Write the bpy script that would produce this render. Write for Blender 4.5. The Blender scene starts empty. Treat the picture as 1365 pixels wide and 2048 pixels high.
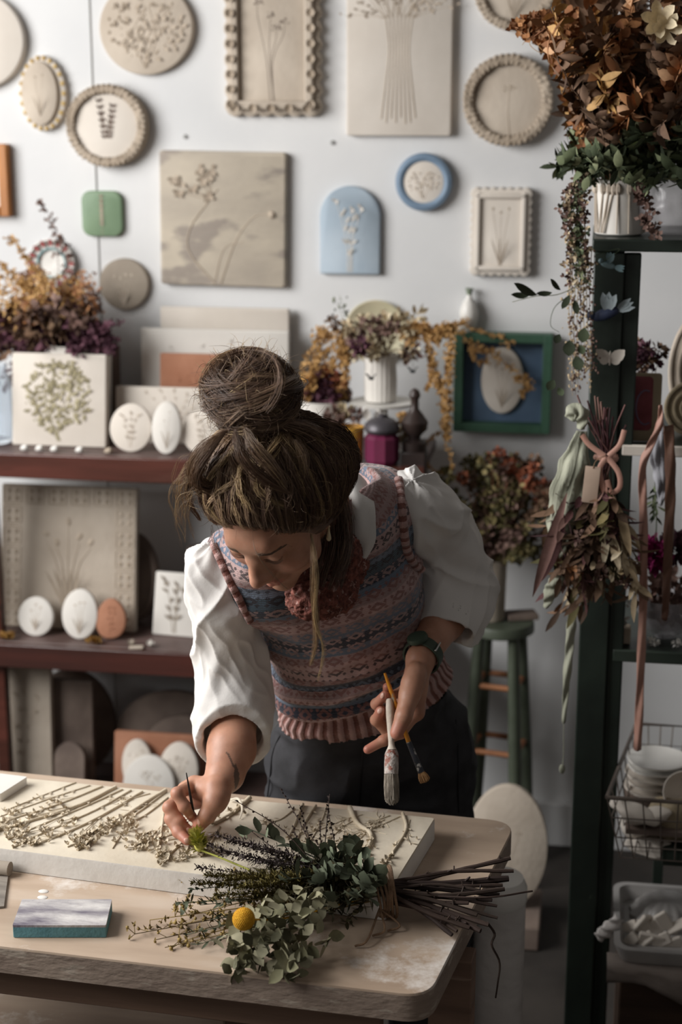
import bpy, math, random
import numpy as np
from mathutils import Vector, Matrix
from mathutils.bvhtree import BVHTree

S = bpy.context.scene
COL = S.collection
R_ = math.radians
# ---------------------------------------------------------------- camera
FPX = 3200.0
CAM = np.array([0.0, 0.0, 1.92])
YAW, PITCH = R_(9.0), R_(14.5)
cF = np.array([-math.sin(YAW)*math.cos(PITCH), math.cos(YAW)*math.cos(PITCH), -math.sin(PITCH)])
cR = np.array([math.cos(YAW), math.sin(YAW), 0.0])
cU = np.cross(cR, cF)
cD = -cU
cam = bpy.data.cameras.new('camera')
cam.sensor_fit = 'VERTICAL'; cam.sensor_height = 36.0
cam.lens = FPX/2048*36.0
cam.clip_start = 0.05
cam.dof.use_dof = True
cam.dof.focus_distance = 2.42
cam.dof.aperture_fstop = 3.3
camo = bpy.data.objects.new('camera', cam); COL.objects.link(camo)
camo.location = CAM
camo.rotation_euler = (math.pi/2 - PITCH, 0, YAW)
S.camera = camo
# ---------------------------------------------------------------- world, window light, exposure
wd = bpy.data.worlds.new('world'); S.world = wd; wd.use_nodes = True
wd.node_tree.nodes['Background'].inputs[0].default_value = (1.0, 0.93, 0.87, 1)
wd.node_tree.nodes['Background'].inputs[1].default_value = 0.125
def area(name, loc, target, sx, sy, power, color):
    l = bpy.data.lights.new(name, 'AREA'); l.shape = 'RECTANGLE'; l.size = sx; l.size_y = sy
    l.energy = power; l.color = color
    o = bpy.data.objects.new(name, l); COL.objects.link(o); o.location = loc
    o.rotation_euler = (Vector(target)-Vector(loc)).to_track_quat('-Z', 'Y').to_euler()
    return o
area('window_light', (-2.6, 1.9, 2.25), (0.2, 2.75, 1.0), 2.1, 1.5, 128, (1.0, 0.985, 0.965))
S.view_settings.view_transform = 'Standard'
S.view_settings.look = 'None'
S.view_settings.exposure = 0.0
S.view_settings.gamma = 1.0
S.view_settings.use_curve_mapping = False

def P(px, py, d):
    return CAM + d*(cF + cR*((px-682.5)/FPX) + cD*((py-1024)/FPX))
def ray(px, py):
    return cF + cR*((px-682.5)/FPX) + cD*((py-1024)/FPX)
def onY(px, py, Y):
    r = ray(px, py); return CAM + r*(Y/r[1])
def onZ(px, py, Z):
    r = ray(px, py); return CAM + r*((Z-CAM[2])/r[2])
def depth(p):
    return float(np.dot(np.asarray(p)-CAM, cF))
def pix(p):
    q = np.asarray(p)-CAM; d = q.dot(cF)
    return 682.5+FPX*q.dot(cR)/d, 1024+FPX*q.dot(cD)/d
def V(*a): return np.array(a, dtype=float)
def nrm(a):
    a = np.asarray(a, float); n = np.linalg.norm(a)
    return a/n if n > 1e-9 else a

# ---------------------------------------------------------------- materials
def lin(c):
    return tuple((x/12.92 if x <= 0.04045 else ((x+0.055)/1.055)**2.4) for x in c)
def hexc(h):
    h = h.lstrip('#'); return lin(tuple(int(h[i:i+2], 16)/255 for i in (0, 2, 4)))
MATS = {}
def nodes(name):
    m = bpy.data.materials.new(name); m.use_nodes = True
    nt = m.node_tree; b = nt.nodes['Principled BSDF']
    return m, nt, b
def N(nt, typ, **kw):
    n = nt.nodes.new(typ)
    for k, v in kw.items():
        if hasattr(n, k): setattr(n, k, v)
    return n
def ramp(nt, stops, interp='LINEAR'):
    r = nt.nodes.new('ShaderNodeValToRGB'); e = r.color_ramp.elements; r.color_ramp.interpolation = interp
    while len(e) < len(stops): e.new(0.5)
    for i, (p, c) in enumerate(stops):
        e[i].position = p; e[i].color = (*c, 1) if len(c) == 3 else c
    return r
def noisy(name, c1, c2, scale=8, rough=0.7, bump=0.15, bscale=40, detail=5, bdist=0.004, stretch=None,
          c3=None, thr=0.62, scale3=6, coat=0, metal=0, sss=0, spec=0.4):
    """two-tone noise material, optional third colour as sharp specks/stains"""
    if name in MATS: return MATS[name]
    m, nt, b = nodes(name); L = nt.links
    tc = N(nt, 'ShaderNodeTexCoord'); src = tc.outputs['Object']
    if stretch:
        mp = N(nt, 'ShaderNodeMapping'); mp.inputs['Scale'].default_value = stretch
        L.new(src, mp.inputs[0]); src = mp.outputs[0]
    n = N(nt, 'ShaderNodeTexNoise'); n.inputs['Scale'].default_value = scale; n.inputs['Detail'].default_value = detail
    L.new(src, n.inputs['Vector'])
    r = ramp(nt, [(0.34, c1), (0.66, c2)]); L.new(n.outputs[0], r.inputs[0]); out = r.outputs[0]
    if c3 is not None:
        n3 = N(nt, 'ShaderNodeTexNoise'); n3.inputs['Scale'].default_value = scale3; n3.inputs['Detail'].default_value = 6
        L.new(src, n3.inputs['Vector'])
        r3 = ramp(nt, [(thr, (0, 0, 0)), (thr+0.05, (1, 1, 1))]); L.new(n3.outputs[0], r3.inputs[0])
        mx = N(nt, 'ShaderNodeMix', data_type='RGBA'); L.new(r3.outputs[0], mx.inputs[0])
        L.new(out, mx.inputs[6]); mx.inputs[7].default_value = (*c3, 1); out = mx.outputs[2]
    L.new(out, b.inputs['Base Color'])
    b.inputs['Roughness'].default_value = rough; b.inputs['Metallic'].default_value = metal
    b.inputs['Specular IOR Level'].default_value = spec
    b.inputs['Coat Weight'].default_value = coat
    if sss:
        b.inputs['Subsurface Weight'].default_value = sss; b.inputs['Subsurface Scale'].default_value = 0.01
        b.inputs['Subsurface Radius'].default_value = (1.0, 0.35, 0.2)
    if bump:
        nb = N(nt, 'ShaderNodeTexNoise'); nb.inputs['Scale'].default_value = bscale; nb.inputs['Detail'].default_value = 6
        L.new(src, nb.inputs['Vector'])
        bp = N(nt, 'ShaderNodeBump'); bp.inputs['Strength'].default_value = bump; bp.inputs['Distance'].default_value = bdist
        L.new(nb.outputs[0], bp.inputs['Height']); L.new(bp.outputs[0], b.inputs['Normal'])
    MATS[name] = m
    return m
def plant(name, stops, rough=0.75, trans=0.15):
    """foliage: colour from the per-leaf attribute 'var'"""
    if name in MATS: return MATS[name]
    m, nt, b = nodes(name); L = nt.links
    a = N(nt, 'ShaderNodeAttribute', attribute_name='var')
    r = ramp(nt, [(i/(len(stops)-1), hexc(c)) for i, c in enumerate(stops)]); L.new(a.outputs['Fac'], r.inputs[0])
    tc = N(nt, 'ShaderNodeTexCoord')
    n = N(nt, 'ShaderNodeTexNoise'); n.inputs['Scale'].default_value = 120; L.new(tc.outputs['Object'], n.inputs['Vector'])
    mx = N(nt, 'ShaderNodeMix', data_type='RGBA', blend_type='MULTIPLY'); mx.inputs[0].default_value = 0.5
    L.new(r.outputs[0], mx.inputs[6]); L.new(n.outputs[0], mx.inputs[7]); 
    mul = N(nt, 'ShaderNodeMix', data_type='RGBA', blend_type='ADD'); mul.inputs[0].default_value = 0.35
    L.new(mx.outputs[2], mul.inputs[6]); L.new(r.outputs[0], mul.inputs[7])
    L.new(mul.outputs[2], b.inputs['Base Color'])
    b.inputs['Roughness'].default_value = rough; b.inputs['Specular IOR Level'].default_value = 0.25
    MATS[name] = m
    return m

# ---------------------------------------------------------------- mesh collector
class MB:
    def __init__(s):
        s.v = []; s.f = []; s.a = []; s.n = 0; s.cur = 0.5; s.T = None
    def add(s, verts, faces):
        verts = np.asarray(verts, float)
        if s.T is not None:
            verts = verts @ s.T[0].T + s.T[1]
        s.v.append(verts); s.a.append(np.full(len(verts), s.cur))
        o = s.n
        s.f.extend([tuple(i+o for i in f) for f in faces]); s.n += len(verts)
    def box(s, c, size, rot=None):
        h = np.array(size)/2.0
        v = np.array([[x, y, z] for x in (-1, 1) for y in (-1, 1) for z in (-1, 1)])*h
        if rot is not None: v = v @ np.asarray(rot).T
        s.add(v+np.asarray(c), [(0, 1, 3, 2), (4, 6, 7, 5), (0, 4, 5, 1), (2, 3, 7, 6), (0, 2, 6, 4), (1, 5, 7, 3)])
    def tube(s, pts, r, n=6, cap=True, flat=1.0, up=None):
        pts = np.asarray(pts, float); m = len(pts)
        r = np.broadcast_to(np.asarray(r, float), (m,))
        t = np.gradient(pts, axis=0); t /= (np.linalg.norm(t, axis=1)[:, None]+1e-12)
        ref = np.asarray(up, float) if up is not None else (V(0, 0, 1) if abs(t[0][2]) < 0.9 else V(1, 0, 0))
        a = nrm(np.cross(t[0], ref)); A = []
        for i in range(m):
            a = nrm(a - t[i]*a.dot(t[i])); A.append(a)
        A = np.array(A); B = np.cross(t, A)
        th = np.arange(n)*2*math.pi/n
        ring = (A[:, None, :]*np.cos(th)[None, :, None] + B[:, None, :]*np.sin(th)[None, :, None]*flat)*r[:, None, None] + pts[:, None, :]
        v = ring.reshape(-1, 3); F = []
        for i in range(m-1):
            for j in range(n):
                k = (j+1) % n
                F.append((i*n+j, i*n+k, (i+1)*n+k, (i+1)*n+j))
        if cap:
            F.append(tuple(range(n-1, -1, -1))); F.append(tuple((m-1)*n+j for j in range(n)))
        s.add(v, F)
    def ell(s, c, r, rot=None, seg=8, rings=5):
        if np.isscalar(r): r = (r, r, r)
        v = [(0, 0, 1)]
        for i in range(1, rings):
            ph = math.pi*i/rings
            for j in range(seg):
                th = 2*math.pi*j/seg
                v.append((math.sin(ph)*math.cos(th), math.sin(ph)*math.sin(th), math.cos(ph)))
        v.append((0, 0, -1)); v = np.array(v)*np.array(r)
        if rot is not None: v = v @ np.asarray(rot).T
        F = [(0, 1+j, 1+(j+1) % seg) for j in range(seg)]
        for i in range(rings-2):
            for j in range(seg):
                k = (j+1) % seg; b = 1+i*seg
                F.append((b+j, b+seg+j, b+seg+k, b+k))
        l = len(v)-1; b = 1+(rings-2)*seg
        F += [(b+j, l, b+(j+1) % seg) for j in range(seg)]
        s.add(v+np.asarray(c), F)
    def lathe(s, prof, c=(0, 0, 0), n=32, rot=None, wob=0):
        prof = np.asarray(prof, float); m = len(prof); th = np.arange(n)*2*math.pi/n
        w = 1+wob*np.sin(th*3+1)*0.5+wob*np.sin(th*5)*0.3
        v = np.stack([prof[:, 0][:, None]*np.cos(th)*w, prof[:, 0][:, None]*np.sin(th)*w, np.repeat(prof[:, 1][:, None], n, 1)], -1).reshape(-1, 3)
        if rot is not None: v = v @ np.asarray(rot).T
        F = [(i*n+j, i*n+(j+1) % n, (i+1)*n+(j+1) % n, (i+1)*n+j) for i in range(m-1) for j in range(n)]
        if prof[0, 0] > 1e-5: F.append(tuple(range(n-1, -1, -1)))
        if prof[-1, 0] > 1e-5: F.append(tuple((m-1)*n+j for j in range(n)))
        s.add(v+np.asarray(c), F)
    def leaf(s, base, d, nr, L, W, curl=0.3, fold=0.25, seg=5, shape=1.0, tip=1.0):
        """pointed leaf: length direction d, face normal nr, curls along its length"""
        d = nrm(d); nr = np.asarray(nr, float); nr = nrm(nr-d*nr.dot(d)); sd = np.cross(d, nr)
        v = []; F = []
        for i in range(seg+1):
            t = i/seg
            w = W*0.5*(math.sin(math.pi*min(1, t**shape))**0.8)+0.0004
            a = curl*t
            c = np.asarray(base)+d*L*t*math.cos(a*0.6)+nr*L*t*math.sin(a)*0.9
            v += [c-sd*w+nr*w*fold, c, c+sd*w+nr*w*fold]
        for i in range(seg):
            for j in range(2):
                F.append((i*3+j, i*3+j+1, i*3+3+j+1, i*3+3+j))
        s.add(v, F)
    def plate(s, poly, t, b=0.003, y0=0.0, dome=0.0):
        """extrude a 2-D outline (x,z) from y=y0 to y=y0-t, rounded front edge"""
        poly = np.asarray(poly, float); n = len(poly); c = poly.mean(0)
        sz = np.abs(poly-c).max()
        rings = [(1.0, y0), (1.0, y0-t+b), (1-b*0.35/sz, y0-t+b*0.3), (1-b/sz, y0-t)]
        v = []
        for k, y in rings:
            q = (poly-c)*k+c
            v.append(np.stack([q[:, 0], np.full(n, y), q[:, 1]], 1))
        v = np.concatenate(v); F = []
        for i in range(len(rings)-1):
            for j in range(n):
                k = (j+1) % n
                F.append((i*n+j, (i+1)*n+j, (i+1)*n+k, i*n+k))
        F.append(tuple(range(n))); F.append(tuple((len(rings)-1)*n+j for j in range(n-1, -1, -1)))
        s.add(v, F)
    def build(s, name, mat, parent=None, smooth=True, world=False, bevel=0, sub=0, loc=None, rot=None, var=True, auto=None, uv=None):
        v = np.concatenate(s.v) if s.v else np.zeros((0, 3))
        if world and parent is not None:
            o = np.zeros(3); q = parent
            while q is not None: o = o+np.array(q.location); q = q.parent
            v = v-o
        me = bpy.data.meshes.new(name); me.from_pydata(v.tolist(), [], s.f); me.update()
        if len(v):
            at = me.attributes.new('var', 'FLOAT', 'POINT'); at.data.foreach_set('value', np.concatenate(s.a))
        if smooth and me.polygons:
            me.polygons.foreach_set('use_smooth', [True]*len(me.polygons))
            if auto is None: auto = 40
            me.set_sharp_from_angle(angle=R_(auto))
        me.materials.append(mat)
        o = bpy.data.objects.new(name, me); COL.objects.link(o)
        if parent is not None: o.parent = parent
        if loc is not None: o.location = loc
        if rot is not None: o.rotation_euler = rot
        if bevel:
            md = o.modifiers.new('bevel', 'BEVEL'); md.width = bevel; md.segments = 2; md.limit_method = 'ANGLE'; md.angle_limit = R_(40)
        if sub:
            md = o.modifiers.new('sub', 'SUBSURF'); md.levels = sub; md.render_levels = sub
        return o
def empty(name, loc, label=None, cat=None, group=None, rot=None):
    o = bpy.data.objects.new(name, None); COL.objects.link(o); o.location = loc; o.empty_display_size = 0.05
    if rot is not None: o.rotation_euler = rot
    if label: tag(o, label, cat, group)
    return o
def tag(o, label, cat, group=None, kind=None):
    o['label'] = label; o['category'] = cat
    if group: o['group'] = group
    if kind: o['kind'] = kind
    return o
def struct(o): o['kind'] = 'structure'; return o

def rotm(ax, ang):
    return np.array(Matrix.Rotation(ang, 3, Vector(ax)))
def frame(d, up=(0, 0, 1)):
    """rotation whose z axis is d"""
    z = nrm(d); x = np.cross(up, z)
    if np.linalg.norm(x) < 1e-4: x = np.cross((1, 0, 0), z)
    x = nrm(x); return np.stack([x, np.cross(z, x), z], 1)
def bez(pts, n=12):
    """Catmull-Rom through the points"""
    p = [np.asarray(q, float) for q in pts]
    if len(p) == 2: return np.array([p[0]+(p[1]-p[0])*t for t in np.linspace(0, 1, n)])
    p = [2*p[0]-p[1]]+p+[2*p[-1]-p[-2]]; out = []
    seg = len(p)-3
    for t in np.linspace(0, seg, n):
        i = min(int(t), seg-1); u = t-i
        a, b, c, d = p[i:i+4]
        out.append(0.5*((2*b)+(-a+c)*u+(2*a-5*b+4*c-d)*u*u+(-a+3*b-3*c+d)*u**3))
    return np.array(out)
def circ(cx, cz, rx, rz, n=48, wob=0, k=0, amp=0, seed=0):
    rr = random.Random(seed); ph = rr.uniform(0, 6)
    th = np.arange(n)*2*math.pi/n
    w = 1+wob*np.sin(2*th+ph)+wob*0.6*np.sin(3*th+2*ph)+(amp*np.cos(k*th) if k else 0)
    return np.stack([cx+rx*np.cos(th)*w, cz+rz*np.sin(th)*w], 1)
def rrect(x0, z0, x1, z1, r=0.01, n=5):
    out = []
    for (cx, cz, a0) in ((x1-r, z1-r, 0), (x0+r, z1-r, 90), (x0+r, z0+r, 180), (x1-r, z0+r, 270)):
        for i in range(n+1):
            a = R_(a0+90*i/n); out.append((cx+r*math.cos(a), cz+r*math.sin(a)))
    return np.array(out)
# ---------------------------------------------------------------- setting
W = 3.95          # back wall plane
TZ = 0.74         # work table top
m_wall = noisy('white_wall_paint', (0.63, 0.635, 0.64), (0.70, 0.70, 0.70), scale=3, rough=0.75, bump=0.1, bscale=60)
m_floor = noisy('old_floor', (0.025, 0.021, 0.018), (0.05, 0.042, 0.036), scale=5, rough=0.7, bump=0.2, bscale=30)
m_ceil = noisy('ceiling_paint', (0.5, 0.5, 0.5), (0.55, 0.55, 0.55), rough=0.9, bump=0)
CLAY1, CLAY2 = hexc('b7a68f'), hexc('cfc1ac')
m_clay = noisy('clay_beige', hexc('b2a596'), hexc('c6baab'), scale=7, rough=0.85, bump=0.35, bscale=70, bdist=0.003)
m_clay_d = noisy('clay_stained_shaded', hexc('988978'), hexc('bcae9d'), scale=9, rough=0.85, bump=0.4, bscale=60, bdist=0.003)  # darker clay; on pressed reliefs the tone also stands in for recess shadows
m_cream = noisy('clay_cream', hexc('ccc3b8'), hexc('dad2c8'), scale=5, rough=0.8, bump=0.2, bscale=60, bdist=0.002)
m_cream2 = noisy('clay_pale', hexc('d0cbc4'), hexc('dedad3'), scale=5, rough=0.75, bump=0.2, bscale=60, bdist=0.002)
m_terra = noisy('terracotta', hexc('99684f'), hexc('ab7b62'), scale=9, rough=0.85, bump=0.3, bscale=80, bdist=0.003)
m_blue = noisy('glaze_blue', hexc('9aabb9'), hexc('afbcc7'), scale=6, rough=0.6, bump=0.15)
m_blue_d = noisy('glaze_blue_deep', hexc('6a7f95'), hexc('7b90a5'), scale=9, rough=0.55, bump=0.2)
m_green = noisy('glaze_green', hexc('6c8468'), hexc('7f9679'), scale=9, rough=0.5, bump=0.15)
m_olive = noisy('relief_olive', hexc('8b8266'), hexc('a69d80'), scale=20, rough=0.85, bump=0.3)
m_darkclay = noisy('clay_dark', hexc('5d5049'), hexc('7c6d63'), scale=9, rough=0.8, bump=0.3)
m_greyclay = noisy('clay_grey', hexc('93887b'), hexc('a89d8f'), scale=9, rough=0.85, bump=0.3)
m_white = noisy('white_glaze', hexc('d9d6d0'), hexc('e6e4df'), scale=5, rough=0.35, bump=0.05)
m_wood_o = noisy('orange_wood', hexc('8a5426'), hexc('b97a3c'), scale=4, stretch=(8, 8, 1), rough=0.4, bump=0.1)

b = MB(); b.box((0, W+0.06, 1.4), (7, 0.12, 3.2)); struct(b.build('wall_back', m_wall, smooth=False))
b = MB(); b.box((0, 1.9, -0.05), (7, 4.4, 0.1)); struct(b.build('floor', m_floor, smooth=False))
p = onY(190, 300, W)
b = MB(); b.tube([V(p[0], W-0.001, 0.2), V(p[0], W-0.001, 3.0)], 0.0022, 6)
m_seam = noisy('seam_grey', (0.36, 0.36, 0.35), (0.42, 0.42, 0.41), bump=0)
struct(b.build('trim_1', m_seam))
b = MB()
for q in ((370, 273), (665, 285)):
    p = onY(*q, W); b.lathe([(0, -0.006), (0.005, -0.005), (0.006, 0)], (p[0], W-0.0, p[2]), 10, rot=rotm((1, 0, 0), -math.pi/2))
struct(b.build('trim_2', m_seam))
# far part of the wall behind the shelf, darker skirting at the floor
b = MB(); b.box((0, W-0.012, 0.06), (7, 0.024, 0.12)); struct(b.build('baseboard_back', m_wall, smooth=False, bevel=0.004))

# ---------------------------------------------------------------- relief drawing in clay
def relief(mb, x0, z0, x1, z1, y, kind, seed=0, k=1.0, n=None):
    """pressed flowers standing slightly proud of the face plane y"""
    r = random.Random(seed); w = x1-x0; h = z1-z0; s = min(w, h)*k
    def stem(pts, r0, r1=None):
        q = bez([V(a, y, c) for a, c in pts], 12); mb.tube(q, np.linspace(r0, r1 or r0*0.6, len(q)), 5); return q
    def blob(x, z, a, bb=None, dy=0.5):
        bb = bb or a
        mb.ell((x, y, z), (a, a*dy, bb), rot=rotm((0, 1, 0), r.uniform(0, 3)), seg=6, rings=4)
    def petal(x, z, ang, L, Wd):
        mb.leaf((x, y-0.0005, z), (math.cos(ang), -0.12, math.sin(ang)), (0, -1, 0), L, Wd, curl=0.25, fold=0.2, seg=4)
    def umbel(x, z, R, nb=10):
        for i in range(nb):
            a = r.uniform(0.15, math.pi-0.15) if nb < 14 else r.uniform(-0.4, math.pi+0.4)
            q = R*r.uniform(0.5, 1); xx, zz = x+math.cos(a)*q, z+math.sin(a)*q
            stem([(x, z), (xx, zz)], s*0.004); blob(xx, zz, s*0.022*r.uniform(.7, 1.3))
    cx = (x0+x1)/2
    if kind == 'umbel':
        for i in range(n or 3):
            tx = x0+w*(0.2+0.6*(i+0.5)/(n or 3))+r.uniform(-.05, .05)*w; tz = z0+h*r.uniform(.6, .85)
            stem([(cx+r.uniform(-.08, .05)*w, z0), (cx+(tx-cx)*0.25-.06*w, z0+h*.35), (tx-.02*w, tz-.1*h), (tx, tz)], s*.011)
            umbel(tx, tz, s*.16, 14)
    elif kind == 'dense':
        for i in range(n or 160):
            a = r.uniform(0, 2*math.pi); q = math.sqrt(r.random())
            x = cx+math.cos(a)*q*w*.5; z = z0+h*.55+math.sin(a)*q*h*.45
            if r.random() < .45: petal(x, z, r.uniform(0, 6.3), s*.1, s*.04)
            else: blob(x, z, s*.02*r.uniform(.6, 1.5))
        for i in range(5):
            stem([(cx+r.uniform(-.04, .04)*w, z0), (cx+r.uniform(-.2, .2)*w, z0+h*.4), (cx+r.uniform(-.4, .4)*w, z0+h*.8)], s*.009)
    elif kind == 'tulip':
        for i in range(n or 3):
            f = (i+.5)/(n or 3); tx = x0+w*(.12+.76*f); tz = z0+h*r.uniform(.7, .95)
            stem([(cx+(f-.5)*.1*w, z0), (cx+(tx-cx)*.45, z0+h*.45), (tx, tz-.06*h)], s*.012)
            blob(tx, tz, s*.045, s*.075); petal(cx, z0, R_(90)-(f-.5)*0.9, h*.5, s*.05)
    elif kind == 'wheat':
        for i in range(n or 2):
            f = (i+.5)/(n or 2); tx = x0+w*(.15+.7*f); tz = z0+h*(.85 if i % 2 else .95)
            q = stem([(cx, z0), (cx+(tx-cx)*.3, z0+h*.3), (tx, tz)], s*.012)
            e0, e1 = q[6], q[-1]; el = e1-e0
            mb.ell((e0+e1)/2, (s*.045, s*.03, np.linalg.norm(el)*.52), rot=rotm((0, 1, 0), math.atan2(el[0], el[2])), seg=10, rings=8)
            for j in range(5, 12):
                for sg in (-1, 1):
                    a = math.atan2(q[j][2]-q[j-1][2], q[j][0]-q[j-1][0]); mb.leaf((q[j][0], y-s*.012, q[j][2]), (math.cos(a+sg*.5), -.15, math.sin(a+sg*.5)), (0, -1, 0), s*.17, s*.06, curl=.25, fold=.3, seg=4)
    elif kind == 'leafy':
        for i in range(n or 3):
            f = (i+.5)/(n or 3); tx = x0+w*(.08+.84*f)+r.uniform(-.05, .05)*w; tz = z0+h*r.uniform(.75, 1)
            q = stem([(cx+(f-.5)*.15*w, z0), (cx+(tx-cx)*.3+r.uniform(-.05, .05)*w, z0+h*.4), (tx, tz)], s*.01)
            for j in range(3, 12, 2):
                a = math.atan2(q[j][2]-q[j-1][2], q[j][0]-q[j-1][0])
                petal(q[j][0], q[j][2], a+r.choice((-1, 1))*r.uniform(.4, .8), s*r.uniform(.12, .2), s*.045)
            for j in range(5):
                a = r.uniform(0, 6.3); petal(tx, tz, a, s*.06, s*.035)
            blob(tx, tz, s*.02)
    elif kind == 'bundle':
        for i in range(n or 11):
            f = (i+.5)/(n or 11)
            bx = cx+(f-.5)*.62*w; wx = cx+(f-.5)*.36*w; tx = cx+(f-.5)*.5*w
            q = stem([(bx, z0+r.uniform(0, .05)*h), ((bx+wx)/2, z0+.25*h), (wx, z0+.5*h), (tx, z0+.72*h)], s*.0135, s*.010)
            for j in range(5):
                a = R_(90)-(f-.5)*2.2+r.uniform(-.7, .7); L = r.uniform(.15, .34)*h
                ex, ez = tx+math.cos(a)*L*.9, z0+.72*h+math.sin(a)*L
                stem([(tx, z0+.7*h), ((tx+ex)/2+r.uniform(-.02, .02)*w, (z0+.72*h+ez)/2), (ex, ez)], s*.006)
                for t in range(5):
                    u = r.uniform(.35, 1.05); petal(tx+(ex-tx)*u, z0+.72*h+(ez-z0-.72*h)*u, a+r.uniform(-1.2, 1.2), s*r.uniform(.05, .1), s*.035)
    elif kind == 'seed':   # long curved dry stem with a seed head, umbels at the left
        stem([(x0+.42*w, z0), (x0+.2*w, z0+.25*h), (x0+.22*w, z0+.45*h), (x0+.38*w, z0+.66*h), (x0+.45*w, z0+.75*h)], s*.008)
        stem([(x0+.47*w, z0), (x0+.6*w, z0+.35*h), (x0+.75*w, z0+.54*h), (x0+.88*w, z0+.56*h)], s*.006)
        stem([(x0+.42*w, z0+.02*h), (x0+.5*w, z0+.28*h), (x0+.66*w, z0+.34*h)], s*.005)
        blob(x0+.9*w, z0+.56*h, s*.035, s*.03, 0.9)
        for i in range(9):
            ax, az = x0+w*r.uniform(.02, .42), z0+h*r.uniform(.66, .92)
            stem([(x0+.38*w, z0+.66*h), (ax, az)], s*.004)
            for j in range(5): petal(ax, az, r.uniform(0, 6.3), s*.055, s*.03)

def scallop(x0, z0, x1, z1, nx, nz, amp):
    out = []
    def side(ax, az, bx, bz, k, nxx, nzz):
        for i in range(k*6):
            t = i/(k*6); s_ = abs(math.sin(math.pi*t*k))
            out.append((ax+(bx-ax)*t+nxx*amp*s_, az+(bz-az)*t+nzz*amp*s_))
    side(x0, z0, x1, z0, nx, 0, -1); side(x1, z0, x1, z1, nz, 1, 0)
    side(x1, z1, x0, z1, nx, 0, 1); side(x0, z1, x0, z0, nz, -1, 0)
    return np.array(out)

def wbox(x0, y0, x1, y1, t):
    a = onY(x0, (y0+y1)/2, W-t); c = onY(x1, (y0+y1)/2, W-t); m = (x0+x1)/2
    u = onY(m, y0, W-t); d = onY(m, y1, W-t)
    X = (a[0]+c[0])/2; Z = (u[2]+d[2])/2
    return X, Z, (c[0]-a[0])/2, (u[2]-d[2])/2

def wall_plaque(name, px, t, shape, mat, label, rel=None, relmat=None, rot=0, extra=None, group=None, cat='wall plaque', k=6, amp=0.012):
    X, Z, a, c = wbox(*px, t)
    root = empty(name, (X, W, Z), label, cat, group, rot=(0, rot, 0))
    b = MB()
    if shape == 'disc': poly = circ(0, 0, a, c, 56, wob=0.008, seed=int(px[0]))
    elif shape == 'rect': poly = rrect(-a, -c, a, c, min(a, c)*.05)
    elif shape == 'soft': poly = rrect(-a, -c, a, c, min(a, c)*.45)
    elif shape == 'arch':
        poly = np.array([(-a, -c*.97), (-a*.97, -c), (a*.97, -c), (a, -c*.97), (a, c-a)]+[(a*math.cos(R_(u)), c-a+a*math.sin(R_(u))) for u in range(8, 180, 8)]+[(-a, c-a)])
    elif shape == 'scallop': poly = scallop(-a+amp, -c+amp, a-amp, c-amp, k, int(round(k*c/a)), amp)
    b.plate(poly, t, 0.004)
    b.build('clay_body', mat, root, auto=50)
    if rel:
        kind, seed, kk, n, (fx0, fz0, fx1, fz1) = rel
        q = MB(); relief(q, a*fx0, c*fz0, a*fx1, c*fz1, -t, kind, seed, kk, n)
        q.build('pressed_relief', relmat or mat, root, auto=60)
    if extra: extra(root, a, c, t)
    return root

def rope_rim(r_, n=46, mat=None, inner=.80):
    def f(root, a, c, t):
        b = MB(); rr = random.Random(3)
        R = inner+(1-inner)*.45
        b.tube([V(a*R*math.cos(u), -t-.004, c*R*math.sin(u)) for u in np.linspace(0, 2*math.pi, 49)], r_*.8, 8, cap=False)
        for i in range(n):
            u = 2*math.pi*i/n
            for dr in (.93, 1.07):
                p_ = V(a*R*dr*math.cos(u+dr), -t-.004-rr.uniform(0, .006), c*R*dr*math.sin(u+dr))
                b.ell(p_, (r_*.75, r_*.6, r_*.5), rot=rotm((0, 1, 0), -u+rr.uniform(-.5, .5)), seg=6, rings=4)
        b.build('rope_rim', mat or m_clay_d, root, auto=70)
    return f
def inner_frame(frac, hgt, mat, blobs=False):
    def f(root, a, c, t):
        b = MB(); g = a*frac
        for sx in (-1, 1): b.box((sx*(a-g-.008), -t-hgt/2+.001, 0), (g, hgt, 2*c-2*g-.0))
        for sz in (-1, 1): b.box((0, -t-hgt/2+.001, sz*(c-g-.008)), (2*a-g-.016, hgt, g))
        b.build('raised_frame', mat, root, bevel=0.004)
        if blobs:
            nz = 9
            pts = [(sx*(a-.021), z) for sx in (-1, 1) for z in np.linspace(-c+.03, c-.03, nz)]+[(x, sz*(c-.021)) for sz in (-1, 1) for x in np.linspace(-a+.03, a-.03, 5)]
            for x, z in pts:
                q = MB()
                for j in range(7):
                    u = j*.9; q.leaf((x, -t-hgt, z), (math.cos(u), -.3, math.sin(u)), (0, -1, 0), .014, .009, curl=.5, seg=3)
                q.ell((x, -t-hgt, z), .004, seg=6, rings=4)
                q.build('rosette', m_clay_d, root, auto=60)
    return f

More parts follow.
